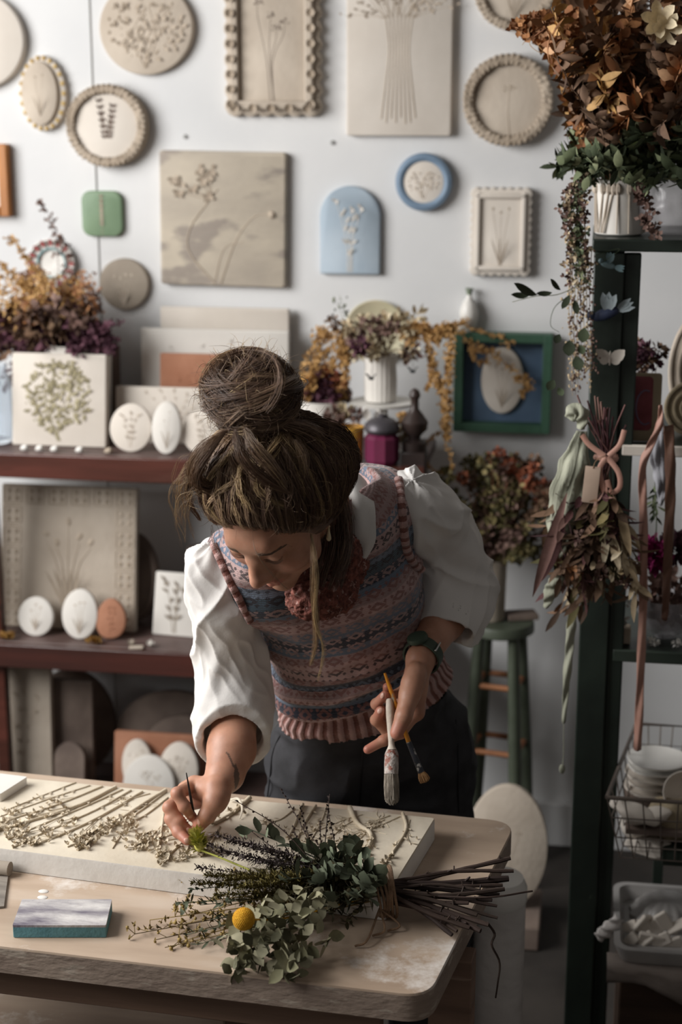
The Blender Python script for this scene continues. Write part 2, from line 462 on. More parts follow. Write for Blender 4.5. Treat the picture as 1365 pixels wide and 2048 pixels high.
wall_plaque('round_plaque', (-155, -22, 47, 180), .025, 'disc', m_cream, 'plain pale round plaque cut off at the upper left edge')
def oval_trim(root, a, c, t):
    b = MB(); b.plate(circ(-a*.08, -.0, a*.78, c*.84, 40), .012, .003, y0=-t+.001); o = b.build('raised_oval', m_clay, root)
    q = MB(); relief(q, -a*.5, -c*.6, a*.35, c*.6, -t-.011, 'tulip', 5, 1.0, 2); q.build('pressed_relief', m_clay_d, root)
    g = MB(); n = 22
    for i in range(n):
        u = 2*math.pi*i/n; g.ell((a*.93*math.cos(u), -t-.001, c*.93*math.sin(u)), (.006, .004, .006), seg=6, rings=4)
    g.build('gold_beading', noisy('gold_ochre', hexc('a98a4f'), hexc('c4a869'), rough=.5), root)
wall_plaque('oval_plaque', (39, 110, 131, 263), .018, 'disc', m_cream, 'small oval plaque with beaded golden border and two stems, upper left', extra=oval_trim)
wall_plaque('round_plaque', (198, -38, 385, 150), .022, 'disc', m_clay, 'large round plaque densely covered with pressed flower sprays',
            rel=('dense', 11, 1.0, 150, (-.8, -.85, .8, .8)), relmat=m_clay_d)
wall_plaque('round_plaque', (134, 168, 294, 334), .026, 'disc', m_clay_d, 'round plaque with rope rim and two wheat-like leaves on a pale centre',
            extra=lambda root, a, c, t: (rope_rim(.011)(root, a, c, t),
                (lambda b: (b.plate(circ(0, 0, a*.8, c*.8, 40), .003, .001, y0=-t+.001), b.build('pale_centre', m_cream, root)))(MB())),
            rel=('wheat', 4, 1.0, 2, (-.45, -.65, .45, .6)), relmat=m_darkclay)
wall_plaque('rectangular_plaque', (447, -62, 642, 234), .022, 'scallop', m_clay, 'tall scalloped plaque with rosette frame around long-stemmed poppies', k=6, amp=.008,
            extra=inner_frame(.17, .016, m_clay, True), rel=('umbel', 8, .55, 4, (-.55, -.78, .6, .8)), relmat=m_darkclay)
wall_plaque('rectangular_plaque', (693, -75, 905, 272), .024, 'rect', m_cream, 'tall plain-edged plaque with a pressed bundle of thick stems',
            rel=('bundle', 6, .75, 8, (-.6, -.87, .6, .9)), relmat=m_clay_d)  # darker relief colour stands in for shadows around the pressed stems
wall_plaque('round_plaque', (950, -110, 1112, 62), .024, 'disc', m_clay, 'rope-rimmed round plaque cut off by the top edge, above the other one',
            extra=rope_rim(.011), rel=('tulip', 2, .8, 3, (-.5, -.75, .5, .5)), relmat=m_clay_d)
wall_plaque('round_plaque', (928, 108, 1107, 292), .026, 'disc', m_clay, 'deep round plaque with rope rim and one forked stem, right of stem bundle',
            extra=rope_rim(.013), rel=('umbel', 21, 1.3, 1, (-.3, -.75, .4, .5)), relmat=m_clay_d)
wall_plaque('square_plaque', (320, 303, 571, 572), .024, 'rect', noisy('clay_striped', hexc('a99f92'), hexc('c6bba9'), scale=3, stretch=(1.2, 1, 2.6), rough=.8, bump=.3, bscale=30, c3=hexc('9b9187'), thr=.55, scale3=4),
            'large square grey-streaked plaque with long curved dry stems', rel=('seed', 3, 1.0, None, (-.92, -.97, .98, .92)), relmat=m_clay_d, rot=R_(.8))
wall_plaque('arched_plaque', (640, 372, 760, 549), .018, 'arch', m_blue, 'sky-blue arched plaque with white bellflowers in relief',
            rel=('leafy', 12, 1.1, 4, (-.7, -.95, .7, .8)), relmat=m_cream2)
def ring_extra(root, a, c, t):
    b = MB(); b.tube([V(a*.88*math.cos(u), -t, c*.88*math.sin(u)) for u in np.linspace(0, 2*math.pi, 49)], .011, 8, cap=False)
    b.build('raised_rim', m_blue_d, root)
    q = MB(); q.plate(circ(0, 0, a*.76, c*.76, 40, wob=.01), .006, .002, y0=-t+.001); q.build('cream_centre', m_cream, root)
    g = MB(); relief(g, -a*.55, -c*.6, a*.55, c*.45, -t-.005, 'dense', 9, 1.2, 60); g.build('pressed_relief', m_clay, root)
wall_plaque('round_plaque', (794, 308, 903, 420), .018, 'disc', m_blue_d, 'small round plaque with deep blue rim and cream centre', extra=ring_extra)
wall_plaque('rectangular_plaque', (940, 375, 1064, 553), .026, 'scallop', m_cream, 'small scallop-edged plaque with three thin tulips, above green frame', k=7, amp=.005,
            extra=inner_frame(.16, .01, m_cream), rel=('tulip', 15, .8, 3, (-.5, -.75, .5, .6)), relmat=m_clay_d)
wall_plaque('square_plaque', (163, 382, 244, 473), .016, 'soft', m_green, 'little green glazed square tile with a beige leaf, upper left',
            rel=('wheat', 31, 1.9, 1, (-.3, -.98, .3, .8)), relmat=m_clay_d)
wall_plaque('round_plaque', (198, 517, 297, 620), .018, 'disc', m_greyclay, 'small greige oval plaque with three tulip stems below the green tile',
            rel=('tulip', 41, .9, 4, (-.6, -.85, .6, .6)), relmat=m_clay)
b = MB(); X, Z, a, c = wbox(-90, 288, 15, 433, .03); root = empty('picture_frame', (X, W, Z), 'orange-brown wooden frame cut off at the left edge', 'picture frame')
for sx in (-1, 1): b.box((sx*(a-.012), -.015, 0), (.024, .03, 2*c))
for sz in (-1, 1): b.box((0, -.0149, sz*(c-.012)), (2*a-.05, .0296, .024))
b.build('frame', m_wood_o, root, bevel=.003); b = MB(); b.box((0, -.006, 0), (2*a-.04, .01, 2*c-.04)); b.build('backing', m_cream, root)
# striped plate behind the dried flowers
X, Z, a, c = wbox(56, 470, 149, 583, .018)
root = empty('decorative_plate', (X, W, Z), 'small round plate with red and white striped rim behind the dried flowers', 'plate')
b = MB(); b.lathe([(0, 0), (.03, 0), (.05, .006), (a, .018), (a-.003, .02), (.05, .010), (0, .006)], n=40, rot=rotm((1, 0, 0), math.pi/2)); b.build('dish', m_white, root)
g = MB()
for i in range(16):
    u = 2*math.pi*i/16; g.leaf((math.cos(u)*(a*.68), -.018, math.sin(u)*a*.68), (math.cos(u), -.12, math.sin(u)), (0, -1, 0), a*.34, .012, curl=.1, fold=.0, seg=4)
g.build('red_stripes', noisy('red_stripe', hexc('8a4a48'), hexc('a05a58'), bump=0), root)
g = MB(); g.tube([V(a*.6*math.cos(u), -.0135, a*.6*math.sin(u)) for u in np.linspace(0, 2*math.pi, 41)], .0028, 6, cap=False); g.build('teal_ring', noisy('teal_glaze', hexc('6d8f93'), hexc('8aa9ab'), bump=0), root)
# green box frame with the blue panel
X, Z, a, c = wbox(908, 668, 1103, 866, .045)
root = empty('box_frame', (X, W, Z), 'green painted box frame with deep blue back panel', 'picture frame')
m_fg = noisy('frame_green', hexc('3a5a48'), hexc('436652'), scale=12, rough=.5, bump=.2)
b = MB()
for sx in (-1, 1): b.box((sx*(a-.011), -.0225, 0), (.022, .045, 2*c))
for sz in (-1, 1): b.box((0, -.0224, sz*(c-.011)), (2*a-.044, .0446, .022))
b.build('frame', m_fg, root, bevel=.0015)
b = MB(); b.box((0, -.005, 0), (2*a-.03, .008, 2*c-.03)); b.build('blue_panel', noisy('panel_blue', hexc('4a5f78'), hexc('576d86'), rough=.6), root)
FRX, FRZ = X, Z+c
Xo, Zo, ao, co = wbox(962, 695, 1048, 829, .03)
root = empty('oval_plaque', (Xo, W-.009, Zo), 'cream oval plaque with leaf stems inside the green box frame', 'wall plaque')
b = MB(); b.plate(circ(0, 0, ao, co, 44), .014, .004); b.build('clay_body', m_cream, root)
b = MB(); relief(b, -ao*.6, -co*.8, ao*.6, co*.5, -.014, 'tulip', 52, .9, 3); b.build('pressed_relief', m_clay_d, root)
# small vase standing on the frame
vx = onY(938, 640, W-.025)[0]
root = empty('bud_vase', (vx, W-.022, FRZ), 'tiny white bud vase with narrow neck standing on the green frame', 'vase')
b = MB(); b.lathe([(.010, 0), (.014, .004), (.022, .03), (.023, .05), (.016, .072), (.007, .085), (.006, .1), (.010, .106), (.008, .106), (.004, .1)], n=24); b.build('body', m_white, root)
b = MB(); b.lathe([(.0062, .088), (.0075, .1), (.0105, .107), (.007, .1075), (.005, .1)], n=16); b.build('neck_band', noisy('sage_glaze', hexc('6f7a68'), hexc('8a9482'), bump=0), root)
sx = onY(924, 662, W-.028)[0]
b = MB(); b.ell((0, 0, .009), (.014, .01, .0095), seg=12, rings=8); b.ell((.006, -.004, .012), (.006, .006, .007), seg=8, rings=6)
tag(b.build('seashell', m_white, loc=(sx, W-.024, FRZ)), 'small white shell on the green frame beside the bud vase', 'shell')
# ---------------------------------------------------------------- work table
m_table = None
def table_mat():
    m, nt, b = nodes('worn_plywood'); L = nt.links
    tc = N(nt, 'ShaderNodeTexCoord'); mp = N(nt, 'ShaderNodeMapping'); mp.inputs['Scale'].default_value = (1.2, 5, 5); L.new(tc.outputs['Object'], mp.inputs[0])
    n = N(nt, 'ShaderNodeTexNoise'); n.inputs['Scale'].default_value = 3; n.inputs['Detail'].default_value = 8; L.new(mp.outputs[0], n.inputs[0])
    r = ramp(nt, [(.3, hexc('a18c79')), (.55, hexc('b7a28e')), (.75, hexc('c8b7a6'))]); L.new(n.outputs[0], r.inputs[0])
    n2 = N(nt, 'ShaderNodeTexNoise'); n2.inputs['Scale'].default_value = 5.5; n2.inputs['Detail'].default_value = 9; n2.inputs['Roughness'].default_value = .7
    L.new(tc.outputs['Object'], n2.inputs[0])
    r2 = ramp(nt, [(.56, (0, 0, 0)), (.68, (1, 1, 1))]); L.new(n2.outputs[0], r2.inputs[0])
    mx = N(nt, 'ShaderNodeMix', data_type='RGBA'); L.new(r2.outputs[0], mx.inputs[0]); L.new(r.outputs[0], mx.inputs[6]); mx.inputs[7].default_value = (*hexc('dcd5ce'), 1)
    n3 = N(nt, 'ShaderNodeTexNoise'); n3.inputs['Scale'].default_value = 70; L.new(tc.outputs['Object'], n3.inputs[0])
    r3 = ramp(nt, [(.19, (1, 1, 1)), (.21, (0, 0, 0))]); L.new(n3.outputs[0], r3.inputs[0])
    mx2 = N(nt, 'ShaderNodeMix', data_type='RGBA'); L.new(r3.outputs[0], mx2.inputs[0]); L.new(mx.outputs[2], mx2.inputs[6]); mx2.inputs[7].default_value = (*hexc('6d5a4c'), 1)
    L.new(mx2.outputs[2], b.inputs['Base Color']); b.inputs['Roughness'].default_value = .55; b.inputs['Specular IOR Level'].default_value = .35
    bp = N(nt, 'ShaderNodeBump'); bp.inputs['Strength'].default_value = .25; bp.inputs['Distance'].default_value = .002
    L.new(n2.outputs[0], bp.inputs['Height']); L.new(bp.outputs[0], b.inputs['Normal'])
    return m
m_table = table_mat()
m_edge = noisy('plywood_edge', hexc('87766a'), hexc('9d8c7e'), scale=9, stretch=(1, 1, 3), rough=.75, bump=.5, bscale=50, c3=hexc('a89a8c'), thr=.6, scale3=22)
m_apron = noisy('table_apron_wood', hexc('6b5446'), hexc('846a59'), scale=5, stretch=(.5, 1, 6), rough=.7, bump=.2, c3=hexc('8d7767'), thr=.66, scale3=12)
def quadpoly(pts, r, n=6):
    """rounded polygon through world xy corners (counter-clockwise), same radius at each corner"""
    out = []; m = len(pts)
    for i in range(m):
        p, a, c = pts[i], pts[i-1], pts[(i+1) % m]
        u, v_ = nrm(a-p), nrm(c-p); ang = math.acos(u.dot(v_)); L = r/math.tan(ang/2)
        s0, s1 = p+u*L, p+v_*L
        for t in np.linspace(0, 1, n+1): out.append(s0*(1-t)**2+2*p*t*(1-t)+s1*t*t)
    return np.array(out)
cr, cf = onZ(1034, 1644, TZ)[:2], onZ(858, 1994, TZ)[:2]
rl, fl = onZ(0, 1541, TZ)[:2], onZ(0, 1893, TZ)[:2]
kl = cr+(rl-cr)*1.5; kf = cf+(fl-cf)*1.6
ex = nrm(V(*(cr-rl), 0)); ey = V(-ex[1], ex[0], 0); TABANG = math.atan2(ex[1], ex[0])
root = empty('work_table', (cr[0], cr[1], 0), 'large worn plywood work table with rounded corners spattered with plaster', 'table')
pl = quadpoly([cr, kl, kf, cf], .045); TT = .042; n = len(pl); ct = pl.mean(0)
b = MB(); v = np.concatenate([np.c_[pl, np.full(n, TZ-.003)], np.c_[(pl-ct)*.9975+ct, np.full(n, TZ)]])
b.add(v, [tuple(range(n, 2*n))]+[(j, (j+1) % n, n+(j+1) % n, n+j) for j in range(n)])
b.build('table_top', m_table, root, auto=60, world=True)
b = MB(); v = np.concatenate([np.c_[pl, np.full(n, TZ-TT)], np.c_[pl, np.full(n, TZ-.003)]])
b.add(v, [tuple(range(n-1, -1, -1))]+[(j, (j+1) % n, n+(j+1) % n, n+j) for j in range(n)])
b.build('table_edge', m_edge, root, auto=60, world=True)
def bar(p, q, w, z0, z1, nm, mt=None):
    p = np.asarray(p); q = np.asarray(q); u = nrm(q-p); s_ = V(-u[1], u[0])*w/2
    v = [(*(x), z) for z in (z0, z1) for x in (p+s_, p-s_, q-s_, q+s_)]
    b = MB(); b.add(v, [(0, 1, 2, 3), (7, 6, 5, 4), (0, 4, 5, 1), (1, 5, 6, 2), (2, 6, 7, 3), (3, 7, 4, 0)]); return b.build(nm, mt or m_apron, root, world=True, bevel=.002)
def ins(p, a, c): return ct+(p-ct)*a
zt_ = TZ-TT-.0005
inn = [ct+(p-ct)*.90 for p in (cr, kl, kf, cf)]
uy = nrm(cf-cr); ux = nrm(cr-kl)
A0 = cf-uy*.055-ux*.03; B0 = kf-uy*.055+ux*.06; C0 = cr+uy*.06-ux*.03; D0_ = kl+uy*.06+ux*.06
bar(B0, A0-ux*.05, .026, zt_-.062, zt_, 'apron'); bar(D0_, C0-ux*.10, .026, zt_-.062, zt_, 'apron')
lp = onZ(915, 1880, TZ-.05)[:2]
lp = onZ(906, 1905, zt_)[:2]; sl_ = onZ(408, 2042, .42)[:2]
for p in (lp, D0_+uy*.05, B0-uy*.05, C0-ux*.45+uy*.02):
    bar(p-ux*.032, p+ux*.032, .045, 0, zt_, 'leg')
bar((B0+D0_)/2, sl_+uy*-.10, .36, .40, .42, 'lower_shelf', m_table)
def tq_(px, py, z=TZ): return onZ(px, py, z)
# ---------------------------------------------------------------- dark red shelf unit on the left
m_mahog = noisy('mahogany', hexc('43251d'), hexc('5a3128'), scale=4, stretch=(.6, 2, 6), rough=.35, bump=.1, c3=hexc('382019'), thr=.6, coat=.2)
m_mahog_w = noisy('mahogany_spattered', hexc('3c221d'), hexc('532c25'), scale=4, stretch=(.6, 2, 6), rough=.4, bump=.1, c3=hexc('8d8480'), thr=.70, scale3=16, coat=.2)
m_top = noisy('worn_shelf_top', hexc('4b3a36'), hexc('665450'), scale=6, rough=.45, bump=.1)
SF = 3.60                                     # front plane of the unit
zt1 = onY(180, 912, SF)[2]; zt2 = onY(200, 1298, SF-.03)[2]
sx1 = onY(845, 930, SF)[0]; sx0 = onY(-120, 930, SF)[0]
root = empty('shelf_unit', (sx0, SF, 0), 'dark red wooden open shelf unit standing against the wall at left', 'shelf')
def shelfboard(z, front, th, mat_f, nm):
    b = MB(); b.box(((sx0+sx1)/2, (front+W-.02)/2+.01, z-th/2), (sx1-sx0, W-.02-front-.02, th*.98)); b.build(nm, m_top, root, world=True, bevel=.002)
    b = MB(); b.box(((sx0+sx1)/2, front+.008, z-th/2-.018), (sx1-sx0+.01, .02, th+.034)); b.build(nm.replace('board', 'rail'), mat_f, root, world=True, bevel=.003)
shelfboard(zt1, SF, .026, m_mahog, 'top_board')
shelfboard(zt2, SF-.03, .026, m_mahog_w, 'lower_board')
for x in (sx0+.03,):
    b = MB(); b.box((x, SF+.03, zt1/2), (.05, .05, zt1-.03)); b.build('post', m_mahog, root, world=True, bevel=.003)
xl = onY(-3, 1200, SF)[0]
b = MB(); b.box((xl-.012, SF+.02, zt1/2), (.03, .03, zt1-.03)); b.build('post', m_mahog, root, world=True, bevel=.003)
# end post with turned finial
xe = onY(829, 900, SF+.05)[0]; m_dk = noisy('dark_turned_wood', hexc('2b2220'), hexc('3c302c'), rough=.4, bump=.1)
b = MB(); b.box((xe, SF+.05, (zt1+.03)/2), (.058, .058, zt1+.03)); b.build('post', m_dk, root, world=True, bevel=.003)
b = MB(); z0 = zt1+.03
b.lathe([(.028, z0), (.03, z0+.02), (.014, z0+.028), (.016, z0+.036), (.030, z0+.05), (.032, z0+.068), (.018, z0+.088), (.010, z0+.098), (.009, z0+.12), (.014, z0+.13), (.010, z0+.142), (0, z0+.148)], (xe, SF+.05, 0), 20)
b.build('finial', m_dk, root, world=True)
b = MB(); b.box(((sx0+sx1)/2, (SF+W)/2, .15), (sx1-sx0, W-SF-.06, .024)); b.build('bottom_board', m_top, root, world=True, bevel=.002)

def stand(name, px, Y, z, t, shape, mat, label, cat='clay plaque', lean=8, yaw=0, rel=None, relmat=None, extra=None, group=None, seed=0):
    """upright piece standing on height z at distance Y, px = outline in the picture"""
    x0, y0, x1, y1 = px
    a = onY(x0, y1, Y); c = onY(x1, y1, Y); u = onY((x0+x1)/2, y0, Y)
    h = (u[2]-z)/math.cos(R_(lean)); w = (c[0]-a[0])/math.cos(R_(yaw)); X = (a[0]+c[0])/2
    r_ = empty(name, (X, Y, z+.001), label, cat, group, rot=(R_(-lean), 0, R_(yaw)))
    if shape == 'rect': poly = rrect(-w/2, 0, w/2, h, .004)
    elif shape == 'disc': poly = circ(0, h/2, w/2, h/2, 44, wob=.012, seed=seed)
    elif shape == 'blob': poly = circ(0, h/2, w/2, h/2, 44, wob=.06, seed=seed)
    elif shape == 'arch': poly = np.array([(-w/2, 0), (w/2, 0)]+[(w/2*math.cos(R_(q)), h-w/2+w/2*math.sin(R_(q))) for q in range(0, 181, 9)])
    b = MB(); b.plate(poly, t, .003, y0=t); b.build('clay_body', mat, r_, auto=50)
    if rel:
        kind, sd, kk, n, f = rel
        q = MB(); relief(q, w/2*f[0], h*f[1], w/2*f[2], h*f[3], 0, kind, sd, kk, n); q.build('pressed_relief', relmat or mat, r_, auto=60)
    if extra: extra(r_, w, h)
    return r_
# --- top shelf
stand('square_plaque', (25, 712, 212, 904), SF+.09, zt1, .02, 'rect', m_cream, 'square cream tile with olive flower cluster, left on the top shelf', rel=('dense', 61, 1.0, 260, (-.72, .06, .72, .95)), relmat=m_olive)
stand('tall_panel', (325, 618, 578, 900), SF+.30, zt1, .014, 'rect', m_cream, 'rearmost tall cream panel leaning at the wall on the top shelf', lean=3, rel=('umbel', 62, .5, 3, (-.6, .1, .6, .95)))
stand('wide_panel', (285, 662, 577, 902), SF+.25, zt1, .014, 'rect', m_cream2, 'wide pale panel with faint flowers in front of the rearmost panel', lean=4, rel=('leafy', 63, .5, 4, (-.9, .3, .9, .92)))
stand('long_panel', (232, 778, 452, 903), SF+.16, zt1, .014, 'rect', m_cream, 'long cream tile behind the little discs on the top shelf', lean=7, rel=('leafy', 64, .6, 5, (-.7, .3, .9, .95)), relmat=m_clay)
z_ = zt1+.128
stand('terracotta_tile', (320, 710, 494, 783), SF+.21, z_-.006, .016, 'rect', m_terra, 'oblong terracotta tile with small flowers resting on the long tile', lean=6, rel=('dense', 65, 1.4, 40, (-.7, .1, .8, .8)))
b = MB(); b.box((onY(407, 800, SF+.21)[0], SF+.215, zt1+(z_-.006-zt1)/2), (.10, .02, z_-.006-zt1-.002)); tag(b.build('wooden_block', m_darkclay), 'block behind the long tile propping the terracotta tile', 'block')
stand('clay_disc', (218, 812, 303, 907), SF+.055, zt1, .012, 'disc', m_cream, 'round cream disc with blossom, leftmost of the discs on top shelf', rel=('leafy', 66, 1.0, 3, (-.6, .1, .6, .85)), relmat=m_clay, lean=12)
stand('clay_disc', (302, 808, 361, 909), SF+.045, zt1, .012, 'disc', m_cream2, 'narrow upright oval with two stems, middle of discs on top shelf', rel=('tulip', 67, 1.0, 2, (-.4, .1, .5, .85)), relmat=m_clay_d, lean=10)
stand('clay_disc', (363, 825, 440, 906), SF+.06, zt1, .012, 'disc', m_cream, 'round disc half hidden by the hair bun, on top shelf', rel=('leafy', 68, 1.0, 3, (-.6, .1, .6, .85)), relmat=m_clay, lean=12)
for i, q in enumerate((50, 80, 110, 160, 218)):
    p = onY(q, 905, SF+.03)
    b = MB(); rr = random.Random(i)
    b.ell((0, 0, .007), (.011, .009, .0075), seg=10, rings=6); b.ell((.004, -.004, .010), (.005, .005, .006), seg=8, rings=5)
    b.ell((-.007, 0, .005), (.005, .005, .005), seg=8, rings=5)
    nm = ['white shell at the shelf edge under the left side of the olive flower tile', 'second white shell along the shelf edge under the olive flower tile', 'white shell at the middle of the shelf edge below the olive flower tile',
          'white shell below the right half of the olive flower tile', 'brownish shell between the olive flower tile and the first disc'][i]
    tag(b.build('seashell', m_white if i < 4 else m_clay_d, loc=(p[0], SF+.03, zt1+.001)), nm, 'shell', 'shells on the top shelf edge')
# --- lower shelf
def border(root, w, h):
    b = MB(); nx, nz = 6, 7; g = w/6.6
    for i in range(nx):
        for j in range(nz):
            if j == nz-1 or i in (0, nx-1):
                cx = -w/2+w*(i+.5)/nx; cz = h*(j+.5)/nz
                q = rrect(cx-g*.42, cz-h/nz*.42, cx+g*.42, cz+h/nz*.42, .003)
                b.tube(np.array([(x, 0, z) for x, z in np.vstack([q, q[:1]])]), .0016, 5)
                for u in (-1, 1):
                    for s_ in (-1, 1): b.ell((cx+u*g*.2, 0, cz+s_*h/nz*.2), (.006, .003, .006), seg=6, rings=4)
                    b.tube([V(cx+u*g*.2, 0, cz-h/nz*.35), V(cx+u*g*.2, 0, cz+h/nz*.35)], .001, 4)
    b.build('embossed_border', m_clay_d, root)
stand('large_plaque', (2, 985, 270, 1274), SF+.10, zt2, .022, 'rect', m_clay, 'big square tile with letterpress border and snowdrop stems on lower shelf', lean=10, extra=border,
      rel=('tulip', 71, .8, 5, (-.55, .1, .55, .82)), relmat=m_clay_d)
stand('round_tray', (205, 1074, 316, 1236), SF+.17, zt2, .02, 'disc', m_darkclay, 'dark round tray behind the letterpress-bordered tile', cat='tray', lean=8,
      extra=lambda r_, w, h: (lambda b: (b.tube([V(w*.43*math.cos(u), -.002, h/2+h*.43*math.sin(u)) for u in np.linspace(0, 6.283, 41)], .006, 6, cap=False), b.build('rim', m_darkclay, r_)))(MB()))
stand('clay_disc', (35, 1200, 106, 1274), SF+.035, zt2, .012, 'disc', m_cream2, 'small round disc, left of the two on the lower shelf', rel=('tulip', 72, 1.2, 3, (-.5, .15, .5, .85)), relmat=m_clay, lean=12)
stand('clay_disc', (122, 1186, 194, 1280), SF+.03, zt2, .012, 'disc', m_cream2, 'tall oval disc next to the brown leaf tile on lower shelf', rel=('tulip', 73, 1.2, 3, (-.5, .1, .5, .85)), relmat=m_clay, lean=12)
stand('leaf_tile', (192, 1203, 248, 1284), SF+.03, zt2, .012, 'blob', m_terra, 'ragged brown terracotta leaf tile on the lower shelf', seed=4, rel=('leafy', 74, 1.4, 2, (-.5, .1, .5, .85)), lean=14)
stand('small_tile', (303, 1155, 392, 1272), SF+.09, zt2, .012, 'rect', m_cream2, 'pale tile with fern-like leaves beside the white sleeve', rel=('leafy', 75, 1.4, 3, (-.8, .05, .8, .95)), relmat=m_greyclay, lean=14, yaw=-6)
p = onY(392, 1200, SF+.25); b = MB(); b.lathe([(.032, 0), (.034, .01), (.034, .15), (.028, .158), (.030, .165), (.030, .19), (0, .192)], n=24)
tag(b.build('storage_jar', m_darkclay, loc=(p[0]+.01, SF+.25, zt2)), 'dark cylindrical jar at the back of the lower shelf', 'jar')
m_ochre = noisy('ochre_flower', hexc('8a6530'), hexc('b08745'), bump=.4)
for i, (q, w_) in enumerate(((16, 'left end'), (190, 'foot of the brown leaf tile'))):
    b = MB(); rr = random.Random(80+i)
    for j in range(26): b.leaf((rr.uniform(-.012, .012), rr.uniform(-.008, .008), .004), nrm((rr.uniform(-1, 1), rr.uniform(-1, 1), rr.uniform(.2, 1.2))), (rr.uniform(-1, 1), rr.uniform(-1, 1), 1), .018, .01, curl=.6, seg=3)
    p = onY(q, 1290, SF-.0); tag(b.build('dried_bloom', m_ochre, loc=(p[0], SF-.0, zt2)), f'dried ochre flower head at the {w_}, lower shelf', 'dried flower')
b = MB(); b.box((0, 0, .003), (.034, .018, .005)); p = onY(273, 1290, SF-.01)
tag(b.build('clay_tag', m_clay, loc=(p[0], SF-.012, zt2), rot=(0, 0, .2), bevel=.001), 'tiny flat beige clay tag lying right of the brown leaf tile', 'tag')
for i, (q, r0) in enumerate(((300, 3), (262, 5))):
    p = onY(q, 1282+i*10, SF+.0); b = MB(); rr = random.Random(r0)
    for j in range(14): b.leaf((0, 0, .003), (rr.uniform(-1, 1), rr.uniform(-1, 1), rr.uniform(0, .6)), (0, 0, 1), .016, .006, curl=.5, seg=3)
    tag(b.build('dried_petals', m_cream2 if i == 0 else m_greyclay, loc=(p[0], p[1], zt2)), ['pale dried petals lying right of the beige tag on the lower shelf', 'greyish dried petals lying just left of the beige tag'][i], 'dried petals')
# --- under the lower shelf
zf = .162
stand('stone_panel', (-70, 1335, 108, 1640), SF+.06, zf, .02, 'rect', m_clay, 'large mottled beige panel standing under the shelf at the left edge', rel=('leafy', 81, .7, 4, (-.2, .2, .9, .8)), relmat=m_clay_d, lean=4)
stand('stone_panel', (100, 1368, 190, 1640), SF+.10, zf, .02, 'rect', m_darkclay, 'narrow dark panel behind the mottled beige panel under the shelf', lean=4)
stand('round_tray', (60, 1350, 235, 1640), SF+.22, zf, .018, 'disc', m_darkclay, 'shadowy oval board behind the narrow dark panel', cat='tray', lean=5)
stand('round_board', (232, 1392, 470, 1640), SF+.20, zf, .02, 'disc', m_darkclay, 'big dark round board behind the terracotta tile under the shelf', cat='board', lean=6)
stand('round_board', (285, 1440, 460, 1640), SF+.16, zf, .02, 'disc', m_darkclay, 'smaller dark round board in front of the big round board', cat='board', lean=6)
stand('terracotta_tile', (230, 1477, 408, 1660), SF+.06, zf, .02, 'rect', m_terra, 'square terracotta tile under the shelf behind three pale discs', lean=8)
stand('clay_disc', (245, 1485, 305, 1600), SF+.035, zf+.03, .014, 'blob', m_cream, 'wavy pale disc at upper left of the terracotta tile', seed=9, rel=('dense', 85, 1.2, 30, (-.6, .2, .6, .9)), relmat=m_clay, lean=8)
stand('clay_disc', (318, 1493, 396, 1580), SF+.035, zf+.05, .014, 'disc', m_cream, 'round pale disc at upper right of the terracotta tile', rel=('dense', 86, 1.2, 40, (-.5, .2, .5, .8)), relmat=m_clay, lean=8)
stand('clay_disc', (246, 1520, 350, 1650), SF+.01, zf+.0, .014, 'disc', m_cream2, 'largest pale disc standing in front of the terracotta tile', lean=8, rel=('dense', 87, .8, 40, (-.5, .3, .5, .8)), relmat=m_clay)
stand('arched_plate', (110, 1495, 170, 1660), SF+.03, zf, .016, 'arch', m_darkclay, 'dark arched plate in front of narrow dark panel under shelf', cat='plate', lean=10)
